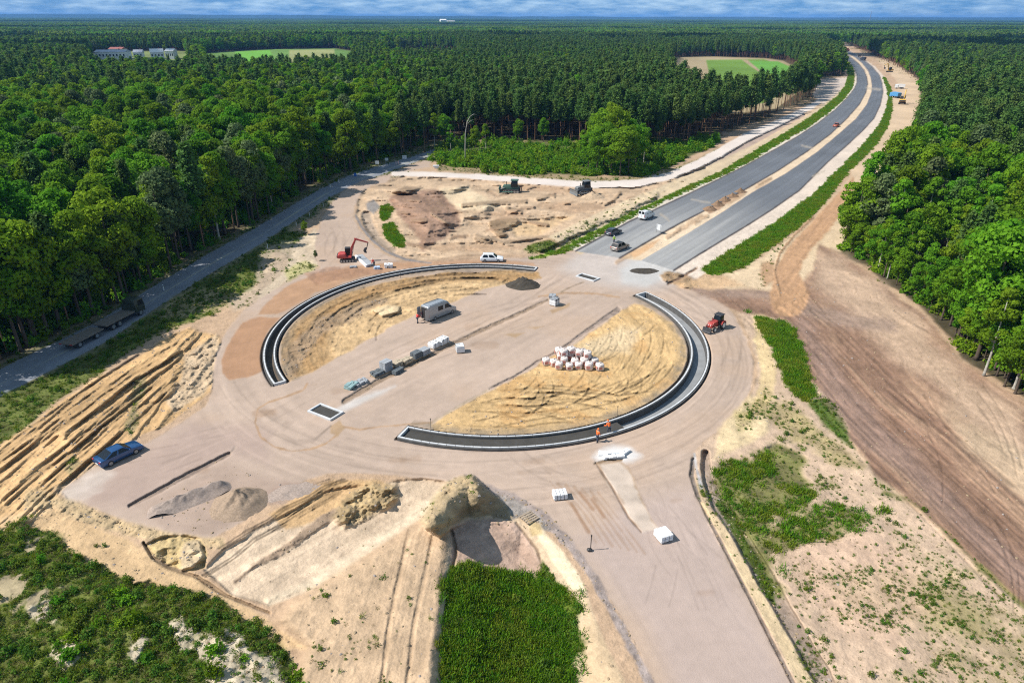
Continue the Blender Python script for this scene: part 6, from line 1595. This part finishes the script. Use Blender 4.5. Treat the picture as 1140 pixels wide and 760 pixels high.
def far_lorry(px, py, th, label, paint, cat, L=7, H=3.2):
    p = at(px, py); e = empty('tipper_lorry', p, th, label, cat)
    m = MB(); m.box((L / 2 - 1, 0, 1.75), (1.9, 2.4, 2.3), ch=.15); m.build('cab', paint, e)
    m = MB(); m.prism([(-L / 2, 1.1), (L / 2 - 2.2, 1.1), (L / 2 - 2.1, H), (-L / 2 - .2, H - .2)], 1.25); m.build('tipper_body', paint, e)
    m = MB(); m.box((0, 0, .9), (L - .6, 1.0, .3)); m.build('chassis', BLACK, e)
    m = MB(); m.box((L / 2 - .03, 0, 2.2), (.08, 2.1, .9)); m.build('windscreen', GLASS, e)
    for s in (-1, 1):
        for x in (L / 2 - 1.2, -L / 2 + 1, -L / 2 + 2.2): wheel(e, x, s * 1.05, .5, .35)
far_lorry(996, 109, math.radians(100), 'light blue tipper lorry on the far sand right of the highway', LBLUEP, 'lorry', 7.5, 3.4)
far_lorry(1001, 99, math.radians(160), 'small white and red lorry on the far sand beyond the blue lorry', WHITEP, 'lorry', 6)
far_lorry(960.5, 67.5, math.radians(100), 'tiny blue grey lorry at the far bend of the right carriageway', DARKP, 'lorry', 8, 4)
far_lorry(941.5, 57.5, math.radians(20), 'tiny orange-red lorry where the highway enters the woods', RUST, 'lorry', 12, 4.5)
far_lorry(956.5, 63.8, math.radians(60), 'tiny dark lorry at the far bend of the highway', BLACK, 'lorry', 8, 4)

# ------------------------------------------------------------------ building materials on the site
def on(px, py): return at(px, py)
def pallet_base(e, L, W, z=.14):
    m = MB()
    for y in (-W / 2 + .07, 0, W / 2 - .07): m.box((0, y, z * .35), (L, .12, z * .7))
    for i in range(6): m.box((-L / 2 + .06 + i * (L - .12) / 5, 0, z * .85), (.11, W, z * .3))
    return m.build('pallet', WOOD, e)
def stack(px, py, th, L, W, Hh, label, mat, rows=4, courses=3, film=False, base=True, jitter=0.01):
    p = on(px, py); e = empty('paver_pallet', (p.x, p.y, max(p.z, 0)), th, label, 'pallet')
    z0 = .0
    if base: pallet_base(e, L, W); z0 = .14
    m = MB(); r_ = random.Random(px)
    ch = (Hh - z0) / courses
    for k in range(courses):
        for i in range(rows):
            for j in range(2):
                m.box((-L / 2 + (i + .5) * L / rows + r_.uniform(-jitter, jitter), (j - .5) * W / 2 + r_.uniform(-jitter, jitter), z0 + (k + .5) * ch), (L / rows * .96, W / 2 * .97, ch * .95), ch=.02)
    m.build('stone_layers', mat, e)
    if film:
        m = MB(); m.box((0, 0, z0 + (Hh - z0) * .36), (L * 1.04, W * 1.04, (Hh - z0) * .72), ch=.04); m.build('wrapping', FILM, e)
        for q in (-.26, .26):
            m = MB(); m.box((q * L, 0, z0 + (Hh - z0) / 2 + .01), (.05, W * 1.06, Hh - z0 + .03)); m.build('strap', BLACK, e)
    return e
TH = heading((430, 412), (500, 377))
stack(483.5, 386.5, TH, 1.5, 1.2, .9, 'white wrapped pallet nearer the trench in the upper pair of the row', WHITESTONE, film=True)
stack(492.8, 382.5, TH, 1.6, 1.2, 1.0, 'white wrapped pallet at the upper end of the pallet row', WHITESTONE, film=True)
stack(463.6, 399.0, TH, 1.4, 1.1, 1.05, 'dark granite pallet with a pale lid in the middle of the row', DARKSTONE)
stack(472.3, 394.5, TH, 1.5, 1.2, .95, 'blue grey paver pallet below the two white pallets', GREYSTONE)
stack(452.8, 403.5, TH, 1.6, 1.1, .7, 'tan stone pallet leaning open beside the dark granite pallet', TANSTONE, rows=3, courses=2, jitter=.08)
stack(441.8, 407.5, TH, 1.4, 1.1, .75, 'tan topped dark stone pallet next to the tall grey stack', TANSTONE, rows=3, courses=2, jitter=.05)
stack(430.3, 413.0, TH, 1.4, 1.2, 1.6, 'tall grey paver stack two pallets high in the row', GREYSTONE, courses=6)
stack(443.2, 415.6, TH + .1, 1.7, .8, .55, 'low dark slab stack on the trench side of the tall grey stack', DARKSTONE, rows=3, courses=2, base=False)
stack(419.8, 417.6, TH - .1, 1.6, 1.2, .6, 'half used dark stone pallet with pale top left of the tall grey stack', DARKSTONE, rows=3, courses=2, jitter=.12)
stack(401.5, 426.5, TH, 2.0, 1.2, .4, 'flat spread of grey stones near the lower end of the row', GREYSTONE, rows=5, courses=1, base=False, jitter=.15)
stack(391.0, 431.0, TH + .2, 1.6, 1.2, .55, 'teal and white bundle at the lower end of the pallet row', plain('teal_sheet', (0.22, 0.33, 0.33), .6, var=.35, scale=1.5), rows=3, courses=2, base=False, jitter=.15)
stack(512.2, 391.5, TH + .9, 1.2, 1.15, 1.15, 'single white wrapped cube standing apart on the passage gravel', WHITESTONE, film=True)
stack(617.2, 339.5, TH, 1.3, 1.2, 1.3, 'grey wrapped pallet at the upper end of the passage beside the seam', GREYSTONE, film=True)
stack(615.0, 331.0, TH + .4, 1.3, 1.1, .5, 'low grey stack just behind the grey wrapped pallet', GREYSTONE, courses=2, base=False, jitter=.08)
stack(682.5, 507.5, .12, 2.3, 1.2, .36, 'long low stack of white slabs on dust near the orange workers', WHITESTONE, rows=5, courses=2, base=False, jitter=.14)
stack(695.5, 504.2, .75, 1.3, .55, .35, 'small white slab bundle at the right end of the white slabs', WHITESTONE, rows=2, courses=2, base=False, jitter=.05)
stack(671.5, 506.0, -.2, 1.0, .7, .3, 'small white slab bundle at the left end of the white slabs', WHITESTONE, rows=2, courses=1, base=False, jitter=.05)

def kerb_bundle(px, py, th, n, L, w, hh, label, layers=1):
    p = on(px, py); e = empty('kerb_bundle', (p.x, p.y, max(p.z, 0)), th, label, 'kerb stones')
    for s in (-1, 1):
        m = MB(); m.box((s * L * .3, 0, .05), (.1, n * w, .1)); m.build('bearer', WOOD, e)
    for k in range(layers):
        for i in range(n):
            m = MB(); m.box((0, (i - (n - 1) / 2) * w * 1.08, .1 + hh * (k + .5)), (L, w * .9, hh * .94), ch=.03); m.build('kerb_stone', WHITESTONE, e)
    return e
kerb_bundle(623, 553.5, math.radians(100), 4, 1.05, .34, .32, 'bundle of four white kerb stones on the lower arm beside wheel tracks', 2)
kerb_bundle(738, 599, math.radians(112), 3, 1.35, .42, .36, 'white kerb stone bundle alone on the middle of the lower arm', 2)
# slanting slab bundle beside the excavator
A_, B_, D_ = on(395, 286.5), on(407, 298), on(405.5, 285.5)
th = math.atan2(B_.y - A_.y, B_.x - A_.x); L = (B_ - A_).length
W = abs((on(416, 296.5) - B_).dot(Vector((-math.sin(th), math.cos(th), 0))))
c = (A_ + on(416, 296.5)) / 2
e = empty('slab_bundle', (c.x, c.y, 0), th, 'grey concrete slab rows with a white kerb edge laid beside the red excavator', 'slabs')
for i in range(4):
    m = MB(); m.box((0, (i - 1.5) * W / 4, .25), (L, W / 4 * .93, .5), ch=.03); m.build('slab_row', GREYSTONE if i else WHITESTONE, e)
stack(419.5, 299.3, .3, 1.1, .9, .5, 'blue and white bundle at the lower corner of the slab rows', plain('pale_blue_film', (0.42, 0.52, 0.66), .4, var=.3, scale=2), rows=2, courses=2, base=False, jitter=.08)
stack(433, 297.6, .2, 1.5, 1.1, .75, 'white stone bundle on the brown lane right of the slab rows', WHITESTONE, rows=3, courses=2, base=False, jitter=.12)
stack(393.5, 297.6, .1, 1.3, .8, .3, 'small flat grey bundle below the red excavator', GREYSTONE, rows=3, courses=1, base=False, jitter=.1)
# timber crate on the pit slope
p = on(589, 577); e = empty('timber_pallet', (p.x, p.y, p.z + .06), math.radians(38), 'weathered timber pallet lying on the stony slope above the green pit', 'pallet')
for i in range(5):
    m = MB(); m.box((0, (i - 2) * .3, .12), (1.5, .16, .05)); m.build('board', TIMBER, e)
for s in (-1, 0, 1):
    m = MB(); m.box((s * .62, 0, .04), (.12, 1.36, .1)); m.build('bearer', TIMBER, e)

# bulk bags
def bulk_bag(loc, rz, s, tilt):
    e = empty('bulk_bag', loc, rz, None, None, 'bulk bags heaped on the island sand', s)
    m = MB(); n = 14
    rings = [(0.0, .42), (.04, .47), (.30, .52), (.60, .53), (.90, .49), (1.0, .44), (1.04, .24)]
    v = []
    for z, r_ in rings:
        for k in range(n):
            a = 2 * math.pi * k / n; sq = 1 / max(abs(math.cos(a)), abs(math.sin(a))) ** .85
            bul = 1 + .05 * math.sin(3 * a + tilt * 9) * math.sin(z * 5)
            v.append((r_ * sq * math.cos(a) * bul + tilt * .1 * z, r_ * sq * math.sin(a) * bul, z))
    f = [(i * n + k, i * n + (k + 1) % n, (i + 1) * n + (k + 1) % n, (i + 1) * n + k) for i in range(len(rings) - 1) for k in range(n)] + [tuple(range(n - 1, -1, -1)), tuple(range(6 * n, 7 * n))]
    m.add(v, f); m.build('sack', BAG, e, True)
    m = MB(); m.tube([(.0, 0, .84), (.02, .02, 1.12), (.08, .04, 1.2)], [.16, .07, .15], 8); m.build('tied_neck', BAG, e)
    m = MB(); m.box((-.1, -.53, .48), (.5, .05, .4), ch=.02); m.box((.53, .1, .5), (.05, .5, .4), ch=.02); m.box((-.53, -.1, .5), (.05, .5, .4), ch=.02); m.build('printed_panel', BAGRED, e)
    for a in (.8, 2.4, 3.9, 5.5):
        m = MB(); c, s_ = math.cos(a), math.sin(a); m.tube([(c * .5, s_ * .5, .86), (c * .52, s_ * .52, 1.1), (c * .36, s_ * .4, 1.12), (c * .42, s_ * .3, .94)], .025, 5); m.build('lifting_loop', BAG, e)
    return e
bag0 = None
spots = [(622, 410, 0), (633.5, 411, 0), (644, 410, 0), (655.5, 411, 0), (667, 411.5, 0), (608, 405.5, 0), (616, 407, 0), (628, 405, 0), (639.5, 406.5, 0), (650, 406, 0), (661, 406, 0), (624, 400, 0), (634, 399.5, 0), (644, 400.5, 0), (654, 401.5, 0), (622, 394.5, 0), (631.5, 394.5, 0), (640.5, 395.5, 0), (648.5, 396, 0),
         (627, 402, .84), (635.5, 400, .84), (644.5, 402, .84), (653, 404, .84),]
for i, (px_, py_, z) in enumerate(spots):
    p = at(px_, py_); p = Vector((p.x, p.y, max(p.z, -.1) + z)); rz = random.uniform(-.4, .4); s = random.uniform(.98, 1.10)
    if bag0 is None: bag0 = bulk_bag(p, rz, s, .5); o = bag0
    else: o = copy_tree(bag0); o.location = p; o.rotation_euler = (random.uniform(-.08, .08), random.uniform(-.08, .08), rz); o.scale = (s, s, s * random.uniform(.9, 1.05))
    o['category'] = 'bulk bag'
    o['label'] = ('rightmost white bulk bag of the heap on the island sand' if i == 4 else 'leftmost white bulk bag of the heap on the island sand' if i == 5 else
                  'white bulk bag lying on top of the heap on the island sand' if z else 'white bulk bag with reddish print on the ground in the heap on the island')
    o['group'] = 'bulk bags heaped on the island sand'

# heaps
def heap(px, py, label, mat, rx, ry, h, th=0.0, seed=1, ridge=0.0, cat='heap', name='soil_heap'):
    p = at(px, py); n, rings = 72, 20; v = []
    for k in range(rings + 1):
        t = k / rings
        for i in range(n):
            a = 2 * math.pi * i / n
            x, y = rx * t * math.cos(a), ry * t * math.sin(a)
            edge = 1 + .16 * float(fbm(np.array([math.cos(a) * 1.5 + seed]), np.array([math.sin(a) * 1.5]), 3, 400 + seed)[0])
            x *= edge; y *= edge
            d = max(0, 1 - math.hypot(max(0, abs(x) - ridge) / (rx - ridge), y / ry)) if ridge else max(0, 1 - t)
            z = h * (d ** 1.05) * (1 + .42 * float(fbm(np.array([x * 1.1 + seed]), np.array([y * 1.1]), 3, 410 + seed)[0])) + .07 * h * float(fbm(np.array([x * 2.2]), np.array([y * 2.2]), 3, 420 + seed)[0]) * (1 - t)
            v.append((x, y, z - .06))
    f = [(k * n + i, k * n + (i + 1) % n, (k + 1) * n + (i + 1) % n, (k + 1) * n + i) for k in range(rings) for i in range(n)]
    f = [tuple(reversed(q)) for q in f]
    m = MB(); m.add(v, f); o = m.build(name, mat, None, True); o.location = (p.x, p.y, p.z); o.rotation_euler = (0, 0, th)
    return tag(o, label, cat)
heap(582.5, 317.5, 'dark wet soil heap at the upper end of the left island', DARKSOIL, 3.4, 2.6, 1.7, 0, 2)
heap(717, 301.5, 'low dark soil patch on dusty gravel at the highway mouth', DARKSOIL, 3.4, 2.2, .35, 0, 3)
heap(266, 561, 'pointed brown gravel heap on the lower left ballast', TANGRAVEL, 3.0, 2.7, 1.7, .3, 4, name='gravel_heap')
heap(211, 556, 'long ridged pinkish gravel heap beside the pointed brown heap', BALLAST, 4.2, 1.5, 0.9, heading((175, 570), (250, 541)), 5, 3.0, name='gravel_heap')
heap(322, 549, 'low dark gravel spread between the brown heap and the sand cut', BALLAST, 3.2, 1.9, .3, .5, 6, name='gravel_heap')
heap(659, 219.5, 'small cone of sand in front of the grey bulldozer', plain('loose_sand', (0.40, 0.29, 0.19), .95, var=.25, scale=2), 3.6, 3.0, 1.5, 0, 7, name='sand_heap')

BROWNSOIL = plain('loose_brown_soil', (0.21, 0.135, 0.085), .95, var=.3, scale=2, spec=.1)
for k, (px_, py_) in enumerate([(790, 233.5), (798.5, 228.5), (806.5, 223.5), (815, 219), (824, 214)]):
    heap(px_, py_, ['lowest', 'second lowest', 'middle', 'second highest', 'highest'][k] + ' of the five small brown soil heaps on the highway median', BROWNSOIL, 2.3, 1.7, 1.1, .5, 20 + k)
# ------------------------------------------------------------------ marker stakes, posts and signs
def stake(px, py, h, label, top=None, rad=.035):
    p = at(px, py); e = empty('marker_stake', p, 0, label, 'stake')
    m = MB(); m.tube([(0, 0, -.2), (.02, 0, h)], rad, 6); m.build('pole', TIMBER if top is None else BLACK, e)
    m = MB(); m.tube([(.02, 0, h - .18), (.02, 0, h + .02)], rad * 1.5, 6); m.build('tip', top or BLACK, e)
    return e
e = stake(657.3, 612, 1.75, 'thin black stake with a dark bag at its foot on the lower arm', BLACK, .04)
m = MB(); m.box((-.1, -.1, .14), (.5, .36, .3), ch=.1); m.build('weight_bag', BLACK, e)
stake(479.5, 477, 1.4, 'wooden stake at the left tip of the right sand island')
stake(687, 462, 1.3, 'wooden stake beside the inner kerb above the orange workers')
stake(571, 301.5, 1.5, 'dark stake beside the north kerb near the dark soil heap', BLACK)
stake(720, 335.5, 1.6, 'dark stake on the kerb strip near the highway mouth', BLACK)
stake(446, 309.5, 1.3, 'short dark stake inside the north kerb below the white bundle', BLACK)
stake(683.5, 228.5, 1.2, 'short stake on the grass strip left of the highway')
stake(518, 193.0, 1.2, 'short stake at the edge of the white haul road below the bent birch')
# low boards at the old road and its white roadside posts
def board(px, py, w, h, z, label, mat, cat, th=0.0, post=True):
    p = at(px, py); e = empty('sign_board', p, th, label, cat)
    m = MB(); m.box((0, 0, z), (w, .06, h), ch=.015); m.build('panel', mat, e)
    for s in ((-1, 1) if w > .8 else (0,)):
        m = MB(); m.tube([(s * w * .38, .06, -.1), (s * w * .38, .06, z + h / 2)], .035, 6); m.build('post', STEEL, e)
board(396, 201, .8, 1.0, 1.7, 'small blue road sign beside the old road at the upper arm', BLUESIGN, 'road sign')
board(420, 184.5, 1.3, 1.1, 1.0, 'white board left of the old road where it enters the wood', WHITEPL, 'road sign')
board(430.5, 180.5, 1.1, .9, .9, 'white board farther up the old road beside the trunks', WHITEPL, 'road sign')
board(450.5, 178.5, 1.5, 1.2, 1.0, 'pale grey board standing across the old road in shade', FILM, 'road sign')
board(733, 259.3, 1.5, 1.3, 1.3, 'grey panel in a white frame on the edge of the left carriageway', FILM, 'road sign', heading((700, 262), (760, 232)) + 1.2)
for px_, py_, lb in ((441, 184, 'left red and white warning post closing the old road'), (443.6, 183.2, 'right red and white warning post closing the old road')):
    p = at(px_, py_); e = empty('warning_post', p, 0, lb, 'warning post')
    m = MB(); m.box((0, 0, .7), (.3, .06, 1.3), ch=.01); m.build('panel', WHITEPL, e)
    for z in (.35, .75, 1.15):
        m = MB(); m.box((0, -.034, z), (.29, .02, .2)); m.build('red_band', REDP, e)
    m = MB(); m.box((0, 0, .06), (.5, .35, .12), ch=.02); m.build('foot', BLACK, e)
p = at(485.5, 187.5); e = empty('concrete_block', p, .1, 'white concrete block at the edge of the shrubs by the white haul road', 'block')
m = MB(); m.box((0, 0, .75), (2.0, .8, .5), ch=.05); m.build('top_slab', WHITESTONE, e)
m = MB(); m.box((.1, 0, .25), (1.2, .7, .5), ch=.04); m.build('base', WHITESTONE, e)
for px_, py_ in ((377.5, 203.5), (368, 208.5), (298, 276), (182.5, 323), (330, 251), (345, 241), (360, 230)):
    p = at(px_, py_); e = empty('roadside_post', p, 0, 'slim white roadside post along the verges of the old road', 'roadside post', 'white posts along the old road')
    m = MB(); m.prism([(-.06, -.1), (.06, -.1), (.06, .95), (-.06, 1.05)], .05); m.build('post', WHITEPL, e)
    m = MB(); m.box((0, 0, .82), (.13, .11, .14)); m.build('black_band', BLACK, e)

# ------------------------------------------------------------------ people
def skin_mesh(name, pts, edges, root, mat, parent, sub=1):
    me = bpy.data.meshes.new(name); me.from_pydata([p[:3] for p in pts], edges, []); me.materials.append(mat)
    o = bpy.data.objects.new(name, me); link(o, parent)
    md = o.modifiers.new('skin', 'SKIN'); md.use_smooth_shade = True
    if not me.skin_vertices: return o
    for i, p in enumerate(pts):
        r_ = p[3]; me.skin_vertices[0].data[i].radius = r_ if hasattr(r_, '__len__') else (r_, r_)
    me.skin_vertices[0].data[root].use_root = True
    o.modifiers.new('smooth', 'SUBSURF').levels = sub; o.modifiers['smooth'].render_levels = sub
    return o
def person(px, py, th, label, top, legs, lean=0.0, arms=(0.3, 0.3), helmet=None, z=None, stride=.12, bend=.15):
    p = at(px, py); e = empty('person', (p.x, p.y, p.z if z is None else z), th, label, 'person')
    hip = .93; R_ = lambda x, zz: (x * math.cos(lean) + (zz - hip) * math.sin(lean), hip + (zz - hip) * math.cos(lean) - x * math.sin(lean))
    P, E = [], []
    def add(x, y, zz, r_, par=None, rot=True):
        if rot: x, zz = R_(x, zz)
        P.append((x, y, zz, r_));
        if par is not None: E.append((par, len(P) - 1))
        return len(P) - 1
    pel = add(0, 0, .95, (.15, .11)); wai = add(0, 0, 1.12, (.14, .10), pel); che = add(.01, 0, 1.36, (.17, .12), wai); nec = add(.0, 0, 1.50, .055, che); hd0 = add(.015, 0, 1.58, (.075, .085), nec); hd = add(.02, 0, 1.68, (.085, .10), hd0); add(.015, 0, 1.76, .06, hd)
    joints = {}
    for s, fwd in ((-1, arms[0]), (1, arms[1])):
        sh = add(0, s * .19, 1.43, .062, che); el = add(.14 * fwd * 2, s * .25, 1.15, .045, sh); wr = add(.14 * fwd * 2 + .24 * fwd * 3.2, s * .21, .95 + .12 * fwd * 2, .032, el); ha = add(P[wr][0] * 0 + .14 * fwd * 2 + .24 * fwd * 3.2 + .06, s * .20, .88 + .12 * fwd * 2, (.02, .038), wr)
        hx = .14 * fwd * 2 + .24 * fwd * 3.2 + .07; hz = .86 + .12 * fwd * 2
        for k, (dy, ln) in enumerate(((-.03, .065), (-.01, .08), (.01, .075), (.03, .06))):
            f1 = add(hx + .02, s * .20 + dy, hz - ln * .5, .009, ha); add(hx + .03, s * .20 + dy, hz - ln, .008, f1)
        f1 = add(hx + .045, s * .165, hz + .0, .010, ha); add(hx + .06, s * .16, hz - .035, .009, f1)
        kn_x = s * stride * .6 + bend * .4
        hj = add(0, s * .09, .90, .085, pel, False); kn = add(kn_x, s * .10, .50, .062, hj, False); an = add(s * stride - .02, s * .10, .09, .042, kn, False); add(s * stride + .12, s * .11, .04, (.04, .035), an, False)
        joints[s] = (sh, el, wr, hj, kn, an)
    skin_mesh('body', P, E, pel, SKIN, e)
    g = .028
    sub = lambda idx, ed, nm, mt, root=0, grow=g: skin_mesh(nm, [P[i][:3] + (tuple(q + grow for q in P[i][3]) if hasattr(P[i][3], '__len__') else P[i][3] + grow,) for i in idx], [(idx.index(a), idx.index(b)) for a, b in ed], root, mt, e)
    a, b = joints[-1], joints[1]
    sub([pel, wai, che, a[0], a[1], a[2], b[0], b[1], b[2]], [(pel, wai), (wai, che), (che, a[0]), (a[0], a[1]), (a[1], a[2]), (che, b[0]), (b[0], b[1]), (b[1], b[2])], 'jacket', top)
    sub([pel, a[3], a[4], a[5], b[3], b[4], b[5]], [(pel, a[3]), (a[3], a[4]), (a[4], a[5]), (pel, b[3]), (b[3], b[4]), (b[4], b[5])], 'trousers', legs, 0, .02)
    hx, hz = R_(.02, 1.70)
    m = MB(); m.tube([(hx, 0, hz - .01), (hx, 0, hz + .06), (hx, 0, hz + .105), (hx - .01, 0, hz + .125)], [.125, .118, .085, .02], 14)
    if helmet: m.box((hx + .10, 0, hz + .0), (.12, .16, .02))
    m.build('helmet' if helmet else 'hair', helmet or HAIR, e, True)
    for s in (-1, 1):
        ex, ez = R_(.115, 1.665); m = MB(); m.box((ex, s * .035, ez), (.02, .022, .014)); m.build('eye', BLACK, e)
        m = MB(); m.box((s * stride + .05, s * .105, .05), (.29, .11, .10), ch=.03); m.build('boot', BLACK, e)
    nx, nz = R_(.13, 1.635); m = MB(); m.box((nx, 0, nz), (.03, .022, .04), ch=.008); m.build('nose', SKIN, e)
    return e
person(664.6, 491.8, math.radians(40), 'worker in orange jacket standing outside the kerb, left of the two', ORANGE, NAVY, .1, (.25, .45), ORANGE, 0)
person(677.8, 486.0, math.radians(120), 'worker in orange jacket leaning over the kerb, right of the two', ORANGE, NAVY, .45, (.6, .7), ORANGE, 0.0, .15)
q = Vector((van_loc.x, van_loc.y, 0)) - Vector((math.cos(van_th), math.sin(van_th), 0)) * 4.35 + Vector((-math.sin(van_th), math.cos(van_th), 0)) * .35
e = person(470, 355, van_th, 'person in red jacket standing at the open rear doors of the van', REDCLOTH, NAVY, .12, (.6, .7), None); e.location = (q.x, q.y, height(q.x, q.y))
person(683.3, 271.0, math.radians(-80), 'person in lime top standing between the two parked cars at the highway mouth', LIME, NAVY, 0, (.2, .25), WHITEPL)
person(416.8, 296.8, math.radians(150), 'worker in red bending over the slab rows beside the excavator', REDCLOTH, NAVY, .7, (.6, .6), WHITEPL, 0)

# ------------------------------------------------------------------ far buildings
def far_at(px, dist):
    d = ray(px, 100); s = dist / d[1]; return d[0] * s, dist
def house(px, dist, L, W, Hw, Hr, label, roof, cat='house', th=0.0, name='house', nwin=5, wall=None):
    x, y = far_at(px, dist); e = empty(name, (x, y, 0), th, label, cat)
    m = MB(); m.box((0, 0, Hw / 2), (L, W, Hw)); m.build('wall', wall or WALLM, e)
    m = MB(); m.prism([(-W / 2 - .5, Hw), (W / 2 + .5, Hw), (0, Hw + Hr)], L / 2 + .4)
    m.v = [(b, a, c) for a, b, c in m.v]; m.f = [tuple(reversed(q)) for q in m.f]; m.build('roof', roof, e)
    for i in range(nwin):
        m = MB(); m.box((-L / 2 + (i + .5) * L / nwin, -W / 2 - .02, Hw * .55), (L / nwin * .45, .1, Hw * .3)); m.build('window', GLASS, e)
    m = MB(); m.box((L * .2, W * .1, Hw + Hr), (1.2, 1.2, 2.2)); m.build('chimney', ROOFRED, e)
house(135, 850, 34, 16, 8, 2, 'long white hall with a low roof far behind the left wood', ROOFGREY, 'hall', .06, 'village_hall', 9)
house(141, 905, 16, 12, 8.8, 2, 'dark red roofed building showing above the long white hall', ROOFRED, 'house', 0, 'village_house', 5)
house(163, 880, 10, 9, 6, 3, 'small grey roofed house right of the long white hall', ROOFGREY, 'house', .2, 'village_house', 3)
house(183, 870, 14, 9, 6.5, 4, 'white gabled house left of the rightmost white house', WALLM, 'house', .4, 'village_house', 4)
house(198.5, 860, 10, 9, 8.5, 2.5, 'rightmost white house of the far village with small windows', WALLM, 'house', -.1, 'village_house', 4)
house(496, 5200, 40, 40, 30, 6, 'white works building on the horizon above the middle wood', WALLM, 'works', .3, 'factory', 4)
house(504, 5300, 60, 40, 22, 3, 'low white works block right of the horizon works building', WALLM, 'works', 0, 'factory', 4)
x, y = far_at(952.5, 8500); e = empty('radio_mast', (x, y, 0), 0, 'thin mast rising above the horizon beyond the highway', 'mast')
m = MB(); m.tube([(0, 0, 0), (0, 0, 60), (0, 0, 112)], [4.5, 3.5, 2.5], 8); m.build('shaft', STEEL, e)
m = MB(); m.tube([(0, 0, 112), (0, 0, 126)], [1.2, .6], 6); m.build('antenna', REDP, e)
# ------------------------------------------------------------------ air and clouds
haze_m = bpy.data.materials.new('haze'); haze_m.use_nodes = True
_n = haze_m.node_tree; _n.nodes.clear()
_o = _n.nodes.new('ShaderNodeOutputMaterial'); _v = _n.nodes.new('ShaderNodeVolumePrincipled')
_v.inputs['Color'].default_value = (0.20, 0.48, 1.0, 1); _v.inputs['Density'].default_value = 0.00006
_n.links.new(_v.outputs[0], _o.inputs['Volume'])
m = MB(); m.box((0, 14900, 68), (76000, 30200, 140)); o = m.build('haze', haze_m); o['kind'] = 'stuff'
CLOUDM = plain('white_cloud', (0.9, 0.9, 0.9), 1.0, var=0.0, spec=0.0)
def cloud(cx, cy, rx, ry, seed, z=1150):
    """a flat-bottomed cumulus, set so that it shades the woods around (cx, cy)"""
    off = z / math.tan(SUN_ELEV)
    cx += off * math.cos(SUN_AZ); cy += off * math.sin(SUN_AZ)
    r = random.Random(seed); m = MB(); n = 14
    for k in range(30):
        a, q = r.uniform(0, 6.28), r.uniform(0, 1) ** .6
        x, y = cx + rx * q * math.cos(a), cy + ry * q * math.sin(a); s = r.uniform(.18, .34) * min(rx, ry) * (1.25 - .6 * q)
        m.tube([(x, y, z - .02 * s), (x, y, z), (x, y, z + .35 * s), (x, y, z + .65 * s), (x, y, z + .85 * s)], [s * .7, s * 1.0, s * .95, s * .65, s * .2], n)
    o = m.build('cloud', CLOUDM, None, True); o['kind'] = 'stuff'
for i, q in enumerate([(-1000, 1330, 620, 150), (350, 1320, 700, 150), (1350, 1250, 560, 260), (700, 1000, 260, 170), (-1700, 2300, 1000, 330), (600, 2250, 1100, 300), (2300, 2400, 900, 420), (-600, 3700, 1600, 520), (2300, 4200, 1700, 700), (-3300, 5200, 1700, 900), (500, 6800, 2600, 900), (4600, 7800, 2200, 1200), (-2800, 9000, 3000, 1100), (-500, 830, 240, 70)]):
    cloud(*q, seed=i)
